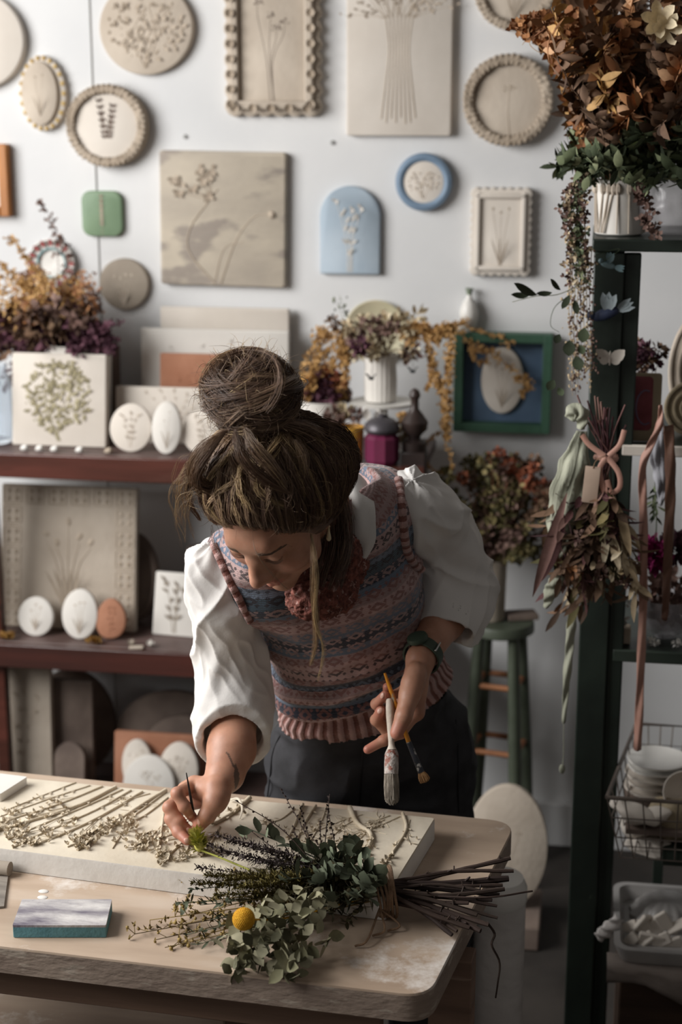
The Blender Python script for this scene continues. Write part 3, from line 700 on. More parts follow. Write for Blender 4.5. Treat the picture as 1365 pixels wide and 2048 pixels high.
# ---------------------------------------------------------------- signed-distance modelling
class SDF:
    def __init__(s, lo, hi, h):
        s.lo = np.asarray(lo, float); s.h = h
        s.n = np.ceil((np.asarray(hi)-s.lo)/h).astype(int)+1
        s.F = np.full(s.n, 1.0, np.float32)
    def region(s, lo, hi):
        a = np.maximum(np.floor((lo-s.lo)/s.h).astype(int), 0); b = np.minimum(np.ceil((hi-s.lo)/s.h).astype(int)+1, s.n)
        if (b <= a).any(): return None
        ax = [(s.lo[i]+s.h*np.arange(a[i], b[i])).astype(np.float32) for i in range(3)]
        X, Y, Z = np.meshgrid(*ax, indexing='ij', sparse=True)
        return (slice(a[0], b[0]), slice(a[1], b[1]), slice(a[2], b[2])), X, Y, Z
    def put(s, sl, d, k, op):
        f = s.F[sl]
        if op == '+':
            if k > 0:
                q = np.maximum(k-np.abs(f-d), 0)/k; s.F[sl] = np.minimum(f, d)-q*q*k*0.25
            else: s.F[sl] = np.minimum(f, d)
        else:
            d = -d
            if k > 0:
                q = np.maximum(k-np.abs(f-d), 0)/k; s.F[sl] = np.maximum(f, d)+q*q*k*0.25
            else: s.F[sl] = np.maximum(f, d)
    def cone(s, a, b, ra, rb, k=0.0, op='+'):
        a = np.asarray(a, float); b = np.asarray(b, float); m = max(ra, rb)+k+3*s.h
        r = s.region(np.minimum(a, b)-m, np.maximum(a, b)+m)
        if r is None: return
        sl, X, Y, Z = r; ab = b-a; L2 = ab.dot(ab)+1e-12
        px, py, pz = X-a[0], Y-a[1], Z-a[2]
        t = np.clip((px*ab[0]+py*ab[1]+pz*ab[2])/L2, 0, 1)
        d = np.sqrt((px-t*ab[0])**2+(py-t*ab[1])**2+(pz-t*ab[2])**2)-(ra+(rb-ra)*t)
        s.put(sl, d, k, op)
    def chain(s, pts, rs, k=0.0):
        for i in range(len(pts)-1): s.cone(pts[i], pts[i+1], rs[i], rs[i+1], k)
    def ell(s, c, r, R=None, k=0.0, op='+'):
        c = np.asarray(c, float); r = np.asarray(r, float); m = r.max()+k+3*s.h
        g = s.region(c-m, c+m)
        if g is None: return
        sl, X, Y, Z = g; p = [X-c[0], Y-c[1], Z-c[2]]
        R = np.eye(3) if R is None else R
        q = [(p[0]*R[0, i]+p[1]*R[1, i]+p[2]*R[2, i]) for i in range(3)]
        k0 = np.sqrt(sum((q[i]/r[i])**2 for i in range(3))); k1 = np.sqrt(sum((q[i]/r[i]**2)**2 for i in range(3)))+1e-9
        s.put(sl, k0*(k0-1)/k1, k, op)
    def capped(s, a, b, ra, rb, k, c, nr):
        """round cone whose far end is cut flat by the plane (c, nr)"""
        a = np.asarray(a, float); b = np.asarray(b, float); m = max(ra, rb)+k+3*s.h
        sl, X, Y, Z = s.region(np.minimum(a, b)-m, np.maximum(a, b)+m); ab = b-a; L2 = ab.dot(ab)
        px, py, pz = X-a[0], Y-a[1], Z-a[2]; t = np.clip((px*ab[0]+py*ab[1]+pz*ab[2])/L2, 0, 1)
        d = np.sqrt((px-t*ab[0])**2+(py-t*ab[1])**2+(pz-t*ab[2])**2)-(ra+(rb-ra)*t); nr = nrm(nr)
        s.put(sl, np.maximum(d, (X-c[0])*nr[0]+(Y-c[1])*nr[1]+(Z-c[2])*nr[2]), k, '+')
    def plane(s, c, nr, lo, hi):
        g = s.region(np.asarray(lo), np.asarray(hi)); sl, X, Y, Z = g; nr = nrm(nr)
        d = (X-c[0])*nr[0]+(Y-c[1])*nr[1]+(Z-c[2])*nr[2]
        s.F[sl] = np.maximum(s.F[sl], d)
    def mesh(s):
        F = s.F; I = F < 0
        nx, ny, nz = F.shape
        cnt = None
        for dx in (0, 1):
            for dy in (0, 1):
                for dz in (0, 1):
                    q = I[dx:nx-1+dx, dy:ny-1+dy, dz:nz-1+dz]
                    if cnt is None: an = q.copy(); al = q.copy(); cnt = 1
                    else: an |= q; al &= q
        act = np.flatnonzero(an & ~al)
        del an, al
        cs = (nx-1, ny-1, nz-1)
        ci, cj, ck = np.unravel_index(act, cs)
        val = {}
        for dx in (0, 1):
            for dy in (0, 1):
                for dz in (0, 1): val[dx, dy, dz] = F[ci+dx, cj+dy, ck+dz].astype(float)
        acc = np.zeros((len(act), 3)); w = np.zeros(len(act))
        for ax in range(3):
            o = [a for a in range(3) if a != ax]
            for u in (0, 1):
                for v_ in (0, 1):
                    a = [0, 0, 0]; a[o[0]] = u; a[o[1]] = v_; bb = list(a); bb[ax] = 1
                    fa, fb = val[tuple(a)], val[tuple(bb)]
                    m = (fa < 0) != (fb < 0)
                    t = np.where(m, fa/(fa-fb+1e-12), 0)
                    p = np.zeros((len(act), 3)); p[:, o[0]] = u; p[:, o[1]] = v_; p[:, ax] = t
                    acc += p*m[:, None]; w += m
        verts = (np.stack([ci, cj, ck], 1)+acc/w[:, None])*s.h+s.lo
        quads = []
        for ax in range(3):
            o = [a for a in range(3) if a != ax]
            sl0 = [slice(1, -1)]*3; sl1 = [slice(1, -1)]*3
            sl0[ax] = slice(0, F.shape[ax]-1); sl1[ax] = slice(1, F.shape[ax])
            A = I[tuple(sl0)]; B = I[tuple(sl1)]
            e = np.flatnonzero(A != B); idx = list(np.unravel_index(e, A.shape)); inside = A[tuple(idx)]
            for q in o: idx[q] = idx[q]+1
            cells = []
            for (u, v_) in ((0, 0), (-1, 0), (-1, -1), (0, -1)):
                c = [x.copy() for x in idx]; c[o[0]] = c[o[0]]+u; c[o[1]] = c[o[1]]+v_
                cells.append(np.searchsorted(act, np.ravel_multi_index(c, cs)))
            q = np.stack(cells, 1)
            flip = inside if ax != 1 else ~inside
            q[~flip] = q[~flip][:, ::-1]
            quads.append(q)
        return verts, np.concatenate(quads)

def npmesh(name, verts, quads, mat, parent=None, attrs=None, smooth=True):
    me = bpy.data.meshes.new(name)
    if parent is not None:
        o = np.zeros(3); q = parent
        while q is not None: o = o+np.array(q.location); q = q.parent
        verts = verts-o
    me.vertices.add(len(verts)); me.vertices.foreach_set('co', verts.astype(np.float32).ravel())
    n = len(quads); k = quads.shape[1]
    me.loops.add(n*k); me.loops.foreach_set('vertex_index', quads.astype(np.int32).ravel())
    me.polygons.add(n); me.polygons.foreach_set('loop_start', np.arange(0, n*k, k, dtype=np.int32))
    me.update(calc_edges=True)
    me.polygons.foreach_set('use_smooth', np.ones(n, bool))
    for k_, v in (attrs or {}).items():
        a = me.attributes.new(k_, 'FLOAT', 'POINT'); a.data.foreach_set('value', v.astype(np.float32))
    me.materials.append(mat)
    o = bpy.data.objects.new(name, me); COL.objects.link(o)
    if parent is not None: o.parent = parent
    return o

def hashn(i, j, k):
    n = (i*374761393+j*668265263+k*2147483647) & 0xffffffff
    n = ((n ^ (n >> 13))*1274126177) & 0xffffffff
    return ((n ^ (n >> 16)) & 0xffff)/65535.0
def vnoise(p):
    p = np.asarray(p, float); i = np.floor(p).astype(np.int64); f = p-i; f = f*f*(3-2*f); out = 0
    for dx in (0, 1):
        for dy in (0, 1):
            for dz in (0, 1):
                w = (f[:, 0] if dx else 1-f[:, 0])*(f[:, 1] if dy else 1-f[:, 1])*(f[:, 2] if dz else 1-f[:, 2])
                out = out+w*hashn(i[:, 0]+dx, i[:, 1]+dy, i[:, 2]+dz)
    return out
def vnormals(v, q):
    n = np.zeros_like(v); fn = np.cross(v[q[:, 2]]-v[q[:, 0]], v[q[:, 3]]-v[q[:, 1]])
    for c in range(4): np.add.at(n, q[:, c], fn)
    return n/(np.linalg.norm(n, axis=1)[:, None]+1e-12)
def relax(v, q, it=2, lam=0.5):
    for _ in range(it):
        acc = np.zeros_like(v); w = np.zeros(len(v))
        for a, b in ((0, 1), (1, 2), (2, 3), (3, 0)):
            np.add.at(acc, q[:, a], v[q[:, b]]); np.add.at(w, q[:, a], 1)
        v = v+lam*(acc/np.maximum(w, 1)[:, None]-v)
    return v
def cdir(x, y, z): return nrm(cR*x+cD*y+cF*z)

# ---------------------------------------------------------------- materials of the figure
def skin_mat():
    m, nt, b = nodes('skin'); L = nt.links
    tc = N(nt, 'ShaderNodeTexCoord')
    n = N(nt, 'ShaderNodeTexNoise'); n.inputs['Scale'].default_value = 26; n.inputs['Detail'].default_value = 5; L.new(tc.outputs['Object'], n.inputs[0])
    r = ramp(nt, [(.35, hexc('a3745c')), (.6, hexc('b98a72'))]); L.new(n.outputs[0], r.inputs[0])
    a = N(nt, 'ShaderNodeAttribute', attribute_name='rosy')
    mx = N(nt, 'ShaderNodeMix', data_type='RGBA'); L.new(a.outputs['Fac'], mx.inputs[0]); L.new(r.outputs[0], mx.inputs[6]); mx.inputs[7].default_value = (*hexc('b2685a'), 1)
    a2 = N(nt, 'ShaderNodeAttribute', attribute_name='ink')
    mx2 = N(nt, 'ShaderNodeMix', data_type='RGBA'); L.new(a2.outputs['Fac'], mx2.inputs[0]); L.new(mx.outputs[2], mx2.inputs[6]); mx2.inputs[7].default_value = (*hexc('3a3430'), 1)
    L.new(mx2.outputs[2], b.inputs['Base Color']); b.inputs['Roughness'].default_value = .5
    b.inputs['Subsurface Weight'].default_value = .35; b.inputs['Subsurface Scale'].default_value = .006; b.inputs['Subsurface Radius'].default_value = (1, .35, .2)
    n2 = N(nt, 'ShaderNodeTexNoise'); n2.inputs['Scale'].default_value = 260; L.new(tc.outputs['Object'], n2.inputs[0])
    bp = N(nt, 'ShaderNodeBump'); bp.inputs['Strength'].default_value = .12; bp.inputs['Distance'].default_value = .001
    L.new(n2.outputs[0], bp.inputs['Height']); L.new(bp.outputs[0], b.inputs['Normal'])
    return m
m_skin = skin_mat()
m_linen = noisy('white_linen', hexc('d2cfcb'), hexc('dedbd8'), scale=5, rough=.9, bump=.25, bscale=260, bdist=.001, spec=.1)
m_denim = noisy('black_denim', hexc('313133'), hexc('3d3d40'), scale=30, rough=.85, bump=.3, bscale=300, bdist=.001, spec=.15)
m_stitch = noisy('seam_black', hexc('121216'), hexc('1a1a1e'), bump=0)
m_scarf = noisy('rust_lace', hexc('4f2a22'), hexc('875044'), scale=110, rough=.8, bump=.9, bscale=110, bdist=.006, c3=hexc('a08078'), thr=.6, scale3=90)
def hair_mat():
    m, nt, b = nodes('brown_hair'); L = nt.links
    a = N(nt, 'ShaderNodeAttribute', attribute_name='var')
    r = ramp(nt, [(0, hexc('46342a')), (.4, hexc('6c5445')), (.75, hexc('967c62')), (1, hexc('c8ac80'))]); L.new(a.outputs['Fac'], r.inputs[0])
    L.new(r.outputs[0], b.inputs['Base Color']); b.inputs['Roughness'].default_value = .42; b.inputs['Specular IOR Level'].default_value = .5
    return m
m_hair = hair_mat()
def knit_mat(name, rib=False):
    m, nt, b = nodes(name); L = nt.links
    au = N(nt, 'ShaderNodeAttribute', attribute_name='uu'); av = N(nt, 'ShaderNodeAttribute', attribute_name='vv')
    def M(op, x, y=None, z=None):
        n = N(nt, 'ShaderNodeMath', operation=op)
        for i, q in enumerate((x, y, z)):
            if q is None: continue
            if isinstance(q, (int, float)): n.inputs[i].default_value = q
            else: L.new(q, n.inputs[i])
        return n.outputs[0]
    tc = N(nt, 'ShaderNodeTexCoord')
    nn = N(nt, 'ShaderNodeTexNoise'); nn.inputs['Scale'].default_value = 45; nn.inputs['Detail'].default_value = 3; L.new(tc.outputs['Object'], nn.inputs[0])
    nf = N(nt, 'ShaderNodeTexNoise'); nf.inputs['Scale'].default_value = 420; nf.inputs['Detail'].default_value = 2; L.new(tc.outputs['Object'], nf.inputs[0])
    jit = M('MULTIPLY', M('SUBTRACT', nf.outputs[0], .5), .004)
    u = M('ADD', au.outputs['Fac'], jit); v = M('ADD', av.outputs['Fac'], jit)
    if rib:
        s_ = M('FRACT', M('DIVIDE', u, .0185))
        mask = M('GREATER_THAN', s_, .56)
        ca, cb = hexc('b4928d'), hexc('7b524a')
        mx = N(nt, 'ShaderNodeMix', data_type='RGBA'); L.new(mask, mx.inputs[0]); mx.inputs[6].default_value = (*ca, 1); mx.inputs[7].default_value = (*cb, 1)
        col = mx.outputs[2]; hgt = M('MULTIPLY', M('SINE', M('MULTIPLY', s_, 6.283)), 1.0)
    else:
        H = .56
        pk, pk2, rs, nv, tl, bl, gy, dk = [hexc(c) for c in ('b69a97', '9d8583', '86605c', '3d404b', '475560', '6a7585', '8d8680', '322c30')]
        A = [(0, pk2), (.012, bl), (.024, pk), (.05, pk2), (.062, bl), (.08, tl), (.105, nv), (.122, bl), (.135, pk2), (.15, pk), (.175, pk2), (.195, bl), (.21, nv), (.235, bl), (.25, pk2), (.265, pk), (.285, pk), (.305, pk2), (.318, nv), (.335, pk2), (.348, pk), (.36, bl), (.378, nv), (.392, pk), (.405, bl), (.43, pk2), (.44, pk)]
        B = [(0, rs), (.012, pk), (.024, dk), (.05, rs), (.062, nv), (.08, dk), (.105, pk2), (.122, rs), (.135, rs), (.15, rs), (.175, bl), (.195, pk2), (.21, pk), (.235, pk2), (.25, rs), (.265, rs), (.285, dk), (.305, rs), (.318, bl), (.335, rs), (.348, rs), (.36, dk), (.378, rs), (.392, rs), (.405, dk), (.43, bl), (.44, rs)]
        vn = M('DIVIDE', v, H)
        rA = ramp(nt, [(p_/H, c) for p_, c in A], 'CONSTANT'); rB = ramp(nt, [(p_/H, c) for p_, c in B], 'CONSTANT')
        L.new(vn, rA.inputs[0]); L.new(vn, rB.inputs[0])
        d1 = M('ADD', M('ABSOLUTE', M('SUBTRACT', M('FRACT', M('DIVIDE', u, .036)), .5)), M('ABSOLUTE', M('SUBTRACT', M('FRACT', M('DIVIDE', v, .025)), .5)))
        d2 = M('ADD', M('ABSOLUTE', M('SUBTRACT', M('FRACT', M('DIVIDE', u, .012)), .5)), M('ABSOLUTE', M('SUBTRACT', M('FRACT', M('DIVIDE', v, .0125)), .5)))
        mask = M('MAXIMUM', M('MULTIPLY', M('LESS_THAN', d1, .38), M('GREATER_THAN', d1, .16)), M('LESS_THAN', d2, .30))
        mx = N(nt, 'ShaderNodeMix', data_type='RGBA'); L.new(M('MULTIPLY', mask, .85), mx.inputs[0]); L.new(rA.outputs[0], mx.inputs[6]); L.new(rB.outputs[0], mx.inputs[7])
        col = mx.outputs[2]; hgt = M('MULTIPLY', M('SINE', M('MULTIPLY', v, 6.283/.004)), .5)
    mz = N(nt, 'ShaderNodeMix', data_type='RGBA', blend_type='OVERLAY'); mz.inputs[0].default_value = .35; L.new(col, mz.inputs[6]); L.new(nn.outputs[0], mz.inputs[7])
    L.new(mz.outputs[2], b.inputs['Base Color']); b.inputs['Roughness'].default_value = .95; b.inputs['Specular IOR Level'].default_value = .1
    b.inputs['Sheen Weight'].default_value = .25; b.inputs['Sheen Roughness'].default_value = .5
    bp = N(nt, 'ShaderNodeBump'); bp.inputs['Strength'].default_value = .6; bp.inputs['Distance'].default_value = .0015 if not rib else .004
    L.new(M('ADD', hgt, nf.outputs[0]), bp.inputs['Height']); L.new(bp.outputs[0], b.inputs['Normal'])
    return m
m_knit = knit_mat('fair_isle_knit'); m_rib = knit_mat('ribbed_knit', True)

# ---------------------------------------------------------------- pose
Hc = P(548, 1010, 2.36)
hf = cdir(-.33, .86, -.39); hu = cdir(-.35, -.495, -.79); hu = nrm(hu-hf*hu.dot(hf)); hl_ = np.cross(hu, hf)
if hl_.dot(cR) < 0: hl_ = -hl_
HR = np.stack([hl_, hf, hu], 1)
def hd(l, f, u): return Hc+hl_*l+hf*f+hu*u
NB = P(668, 1040, 2.56)
SR, ER, WR = P(458, 1126, 2.50), P(474, 1400, 2.67), onZ(434, 1582, .856)
SL, EL, WL = P(848, 1015, 2.66), P(922, 1180, 2.80), P(842, 1318, 2.62)
PV = P(742, 1480, 2.89)
lat_top = nrm(SL-SR); lat_bot = cdir(.97, -.09, .17)
spine = [P(664, 1075, 2.60), P(672, 1150, 2.66), P(684, 1230, 2.72), P(706, 1315, 2.78), P(732, 1395, 2.835), P(744, 1470, 2.88), P(750, 1540, 2.93)]
halfw = [.140, .150, .149, .150, .163, .178, .180]
halfd = [.085, .108, .108, .104, .108, .112, .110]
hh = .085
def sp_frame(i):
    a = spine[max(i-1, 0)]; c = spine[min(i+1, len(spine)-1)]; ax = nrm(a-c)
    t = i/(len(spine)-1); la = nrm(lat_top*(1-t)+lat_bot*t); la = nrm(la-ax*la.dot(ax))
    return la, np.cross(ax, la), ax
SPF = [sp_frame(i) for i in range(len(spine))]
root_p = empty('person', P(742, 1480, 2.89)*V(1, 1, 0), 'woman with messy bun in Fair Isle knit vest leaning over the table, brushes in hand', 'person')

# ---------------------------------------------------------------- body: one continuous skin surface
def body_sdf():
    g = SDF(np.array([-0.62, 1.95, -0.0]), np.array([0.22, 3.02, 1.56]), .0027)
    return g
def build_body():
    lo = np.min([Hc-.13, WR-.2, EL-.1, SR-.1, PV-.25], axis=0); hi = np.max([Hc+.13, EL+.1, SL+.1, PV+.25, NB+.1], axis=0)
    lo[2] = 0.0
    g = SDF(lo, hi, .0021)
    # trunk
    for i in range(len(spine)):
        la, dp, ax = SPF[i]; g.ell(spine[i], (halfw[i]-.03, halfd[i]-.026, hh-.012), np.stack([la, dp, ax], 1), .03)
    g.cone(P(520, 1120, 2.60), NB, .034, .045, .04); g.cone(SL-lat_top*.04, NB, .036, .045, .04)
    g.cone(NB, hd(0, -.02, -.06), .052, .050, .03)
    # arms
    g.chain([P(520, 1120, 2.60), P(462, 1140, 2.60), P(452, 1230, 2.63), P(466, 1330, 2.66), ER], [.03, .030, .032, .034, .036], .02); g.chain([ER, P(463, 1500, 2.60), P(450, 1548, 2.570), WR+(ER-WR)*.06], [.038, .0375, .0290, .0215], .015)
    g.chain([SL-lat_top*.03, P(858, 1035, 2.69), EL], [.034, .034, .035], .02); g.chain([EL, EL*.55+WL*.45, WL], [.038, .035, .0245], .015)
    # legs (inside the trousers)
    for sgn in (-1, 1):
        hip = PV+lat_bot*sgn*.085+V(0, 0, -.02); kn = hip+V(sgn*.015, .015, -.36); ft = V(kn[0]+.01*sgn, kn[1]+.03, .06)
        g.chain([hip, kn, ft], [.082, .052, .035], .03)
        toe = ft+nrm(V(*(cF[:2]*-1), 0))*.13; toe[2] = .03; g.cone(ft-V(0, 0, .02), toe, .032, .022, .02)
    # ---- head
    E = lambda c, r, k, op='+', R=None: g.ell(hd(*c), r, HR if R is None else R, k, op)
    E((0, -.012, .028), (.073, .093, .085), .02)
    E((0, .030, -.018), (.062, .060, .082), .02)
    E((0, .035, -.066), (.051, .044, .043), .02)
    E((0, .073, -.099), (.021, .018, .017), .024)
    g.cone(hd(-.026, .076, .020), hd(.026, .076, .020), .012, .012, .018)
    for s_ in (-1, 1):
        E((s_*.0395, .055, -.034), (.026, .027, .0235), .016)                     # cheeks pushed up by the smile
        g.cone(hd(s_*.050, .030, -.02), hd(s_*.040, .03, -.075), .018, .014, .02)
        E((s_*.031, .099, -.001), (.0175, .014, .010), .012, '-')
        E((s_*.0310, .0735, -.003), (.0150, .0135, .0125), .0025)               # lowered lids
        g.cone(hd(s_*.0165, .0855, -.0005), hd(s_*.044, .078, .0015), .0010, .0008, .0015, '-')
    g.cone(hd(0, .083, .006), hd(0, .108, -.030), .0068, .0088, .012)
    E((0, .1095, -.0355), (.0105, .0115, .0095), .007)
    for s_ in (-1, 1):
        g.cone(hd(s_*.0065, .089, -.008), hd(s_*.0110, .090, -.034), .0065, .0085, .010)
        E((s_*.0118, .0965, -.0400), (.0078, .0110, .0078), .010)
        E((s_*.0065, .1010, -.0490), (.0030, .0045, .003), .002, '-')
        # nasolabial folds
        g.cone(hd(s_*.0235, .0870, -.050), hd(s_*.033, .077, -.068), .0010, .001, .006, '-')
    E((0, .080, -.062), (.024, .014, .016), .012)
    up = [hd(-.0255, .0785, -.0610), hd(-.012, .0925, -.0625), hd(0, .0955, -.0610), hd(.012, .0925, -.0625), hd(.0255, .0785, -.0610)]
    dn = [hd(-.0245, .0785, -.0630), hd(-.012, .0900, -.0715), hd(0, .0930, -.0735), hd(.012, .0900, -.0715), hd(.0245, .0785, -.0630)]
    g.chain(up, [.0018, .0042, .0038, .0042, .0018], .003); g.chain(dn, [.0018, .0045, .0052, .0045, .0018], .003)
    ml = [hd(-.0270, .0815, -.0605), hd(-.013, .0955, -.0665), hd(0, .0990, -.0670), hd(.013, .0955, -.0665), hd(.0270, .0815, -.0605)]
    for i in range(4): g.cone(ml[i], ml[i+1], .0009, .0009, .0018, '-')
    for s_ in (-1, 1):
        Re = HR @ rotm((1, 0, 0), -.25)
        E((s_*.0735, -.008, -.012), (.0065, .0165, .029), .006, '+', Re)
        E((s_*.0805, -.006, -.008), (.005, .010, .017), .004, '-', Re)
        g.cone(hd(s_*.074, .000, -.035), hd(s_*.073, .002, -.040), .0055, .005, .004)
    # ---- right hand holding the fine brush
    def hand(wr, fingers, thumb, pk, rm):
        for f, r0 in fingers:
            g.cone(wr, f[0], .0180, r0+.003, .009)
            g.cone((wr+f[0])/2, f[0], .015, r0+.003, .008)
        for f, r0 in fingers:
            g.chain(f, [r0+.0022, r0+.0008, r0, r0*.86][:len(f)], .0035)
            for j in f[1:-1]: g.ell(j, (r0*1.03,)*3, None, .004)
        g.cone(wr, thumb[1], .0175, .0155, .008)
        g.chain(thumb, [.0175, .0168, .0135, .0108], .005)
        g.ell((thumb[0]+thumb[1])/2, (.0165,)*3, None, .010)
        for i in range(3): g.cone(fingers[i][0][0], fingers[i+1][0][0], .0125, .0115, .010)
    Z = onZ
    Rf = [([Z(390, 1570, .852), Z(355, 1587, .862), Z(369, 1613, .843), Z(385, 1634, .814)], .0092),
          ([Z(374, 1582, .838), Z(339, 1615, .828), Z(358, 1644, .808), Z(378, 1663, .793)], .0097),
          ([Z(364, 1596, .824), Z(342, 1638, .811), Z(357, 1664, .796), Z(374, 1681, .7895)], .0091),
          ([Z(362, 1610, .812), Z(349, 1648, .803), Z(366, 1672, .789)], .0080)]
    Rt = [Z(438, 1592, .852), Z(429, 1606, .844), Z(415, 1630, .826), Z(399, 1650, .804)]
    hand(WR, Rf, Rt, None, None)
    Lf = [([P(832, 1424, 2.600), P(802, 1466, 2.588), P(768, 1481, 2.578), P(736, 1499, 2.572)], .0086),
          ([P(826, 1410, 2.618), P(776, 1464, 2.612), P(753, 1440, 2.600), P(761, 1422, 2.580)], .0090),
          ([P(822, 1394, 2.630), P(768, 1430, 2.624), P(753, 1408, 2.606), P(770, 1390, 2.583)], .0085),
          ([P(818, 1378, 2.640), P(776, 1396, 2.640), P(775, 1374, 2.615)], .0075)]
    Lt = [P(832, 1345, 2.588), P(820, 1390, 2.570), P(808, 1432, 2.552), P(794, 1466, 2.548)]
    hand(WL, Lf, Lt, None, None)
    # nails: shallow pads
    v, q = g.mesh()
    return v, q, Rf, Rt, Lf, Lt
bv, bq, Rf, Rt, Lf, Lt = build_body()
bv = relax(bv, bq, 1, .4)
loc = (bv-Hc) @ HR
rosy = np.zeros(len(bv))
def blobw(c, r): 
    d = np.linalg.norm((loc-np.array(c))/np.array(r), axis=1); return np.clip(1-d, 0, 1)
for s_ in (-1, 1): rosy = np.maximum(rosy, blobw((s_*.040, .072, -.034), (.028, .03, .022))*.45)
rosy = np.maximum(rosy, blobw((0, .112, -.038), (.02, .02, .018))*.4)
rosy = np.maximum(rosy, np.clip(blobw((0, .0935, -.0665), (.029, .014, .0105))*3, 0, .6))
for f, r0 in Rf+Lf+[(Rt, .01), (Lt, .01)]:
    d = np.linalg.norm(bv-f[-1], axis=1); rosy = np.maximum(rosy, np.clip(1-d/.026, 0, 1)*.8)
    for j in f[:-1]: d = np.linalg.norm(bv-j, axis=1); rosy = np.maximum(rosy, np.clip(1-d/.016, 0, 1)*.35)
ink = np.zeros(len(bv)); pxs = (bv-CAM) @ np.stack([cR, cD, cF], 1)
fa = nrm(WR-ER); fs = nrm(np.cross(fa, cF)); tp = P(474, 1556, depth(WR*.8+ER*.2)-.02)
lt_ = (bv-tp) @ np.stack([cdir(1, 0, .4), cdir(-.4, 1, 0)], 1)
near = np.linalg.norm(bv-tp, axis=1) < .05
leafy = (np.abs(lt_[:, 0]) < .0052*np.clip(1-(lt_[:, 1]/.020)**2, 0, 1))|((np.abs(lt_[:, 0]-.004-lt_[:, 1]*.5) < .002) & (lt_[:, 1] < 0) & (lt_[:, 1] > -.03))
ink[near & leafy] = .8
npmesh('body', bv, bq, m_skin, root_p, {'rosy': rosy, 'ink': ink})
BODY = BVHTree.FromPolygons([Vector(x) for x in bv], [tuple(map(int, x)) for x in bq[:, :]])
def cast(tree, px, py):
    r = nrm(ray(px, py)); h = tree.ray_cast(Vector(CAM), Vector(r))
    if h[0] is None: return None, None
    return np.array(h[0]), np.array(h[1])
# finger nails
m_nail = noisy('nail', hexc('c79a88'), hexc('d2a898'), rough=.3, bump=0)
def nail(c, L, Wd):
    h, n_ = cast(BODY, *c)
    if h is None: return
    return h, n_
for (x, y, ang, L, w_) in ((383, 1633, 60, .009, .0085), (377, 1661, 50, .009, .009), (374, 1681, 20, .008, .0085), (397, 1644, 110, .010, .009),
                           (764, 1391, -60, .009, .0085), (760, 1421, -60, .009, .0085)):
    h, n_ = cast(BODY, x, y)
    if h is None: continue
    d = cR*math.cos(R_(ang))+cD*math.sin(R_(ang)); d = nrm(d-n_*d.dot(n_))
    nb = MB(); nb.ell(h-n_*.0012, (w_/2, L*.62, .0022), rot=np.stack([np.cross(d, n_), d, n_], 1), seg=12, rings=8)
    nb.build('fingernail', m_nail, root_p, world=True, auto=80)
# ---------------------------------------------------------------- clothes
def spine_uv(v):
    n = len(spine); vv = np.full(len(v), np.nan); uu = np.zeros(len(v)); acc = [0]
    for i in range(n-1): acc.append(acc[-1]+np.linalg.norm(spine[i+1]-spine[i]))
    S_ = np.stack([(v-spine[i]) @ SPF[i][2] for i in range(n)], 1)
    t = np.zeros(len(v)); done = np.zeros(len(v), bool)
    for i in range(n-1):
        m = (~done) & (S_[:, i] <= 0) & (S_[:, i+1] > 0); w = S_[m, i]/(S_[m, i]-S_[m, i+1])
        t[m] = i+w; done |= m
    m = (~done) & (S_[:, 0] > 0); t[m] = -S_[m, 0]/(acc[1]); done |= m
    m = ~done; t[m] = n-1
    ti = np.clip(t, 0, n-1.001); i0 = ti.astype(int); f = (ti-i0)[:, None]
    sp = np.array(spine); la = np.array([x[0] for x in SPF]); dp = np.array([x[1] for x in SPF])
    c = sp[i0]*(1-f)+sp[i0+1]*f; l = la[i0]*(1-f)+la[i0+1]*f; d = dp[i0]*(1-f)+dp[i0+1]*f
    a = np.sum((v-c)*l, 1); b_ = np.sum((v-c)*d, 1)
    ang = np.arctan2(a/.15, -b_/.108*np.sign(np.dot(SPF[1][1], cF)))
    accn = np.array(acc); vv = np.where(t < 0, t*acc[1], accn[i0]*(1-f[:, 0])+accn[i0+1]*f[:, 0])
    return ang*.135, vv+.085, t
RIB_T, HEM_T = 3.42, 3.98
def build_vest():
    lo = np.min([SR-.14, PV-.28, SL-.1], axis=0); hi = np.max([SL+.15, PV+.28, NB+.15], axis=0); lo[2] = .72
    g = SDF(lo, hi, .0028)
    for i in range(len(spine)):
        la, dp, ax = SPF[i]; g.ell(spine[i], (halfw[i], halfd[i], hh), np.stack([la, dp, ax], 1), .045)
    g.cone(SR+lat_top*.055, NB, .055, .070, .05); g.cone(SL-lat_top*.075+V(0, 0, .005), NB+lat_top*.03, .055, .068, .05)
    # upper back that shows above the neck
    g.ell(P(730, 995, 2.67), (.075, .06, .055), None, .05)
    g.cone(P(455, 1098, 2.555), P(530, 1150, 2.575), .034, .058, .04); g.ell(P(530, 1160, 2.580), (.066, .062, .075), None, .05)
    for q in (P(615, 1190, 2.64), P(745, 1175, 2.67)): g.ell(q, (.058, .058, .055), None, .06)
    # belly of loose knit
    g.ell(P(700, 1290, 2.745), (.10, .08, .05), None, .05); 
    # neck opening
    g.cone(P(640, 1150, 2.50), NB+(NB-P(640, 1150, 2.50))*.3+V(0, 0, .04), .050, .062, .01, '-')
    # armholes
    v, q = g.mesh()
    u_, vv, t = spine_uv(v)
    n_ = vnormals(v, q)
    # soft folds where she bends at the waist
    w = np.exp(-((t-3.25)/.75)**2); ph = u_*9
    fold = (np.sin((vv-.085)*150+np.sin(u_*14)*1.3)*.5)*w*.013
    fold += (vnoise(v*V(22, 22, 30))-.5)*.008+(vnoise(v*V(60, 60, 60)+7)-.5)*.0015
    ribm = np.clip((t-RIB_T)/.05, 0, 1); fold -= ribm*.003
    fold += ribm*np.sin(u_/.0185*2*math.pi)*.0006
    v = v+n_*fold[:, None]
    return v, q, u_, vv, t
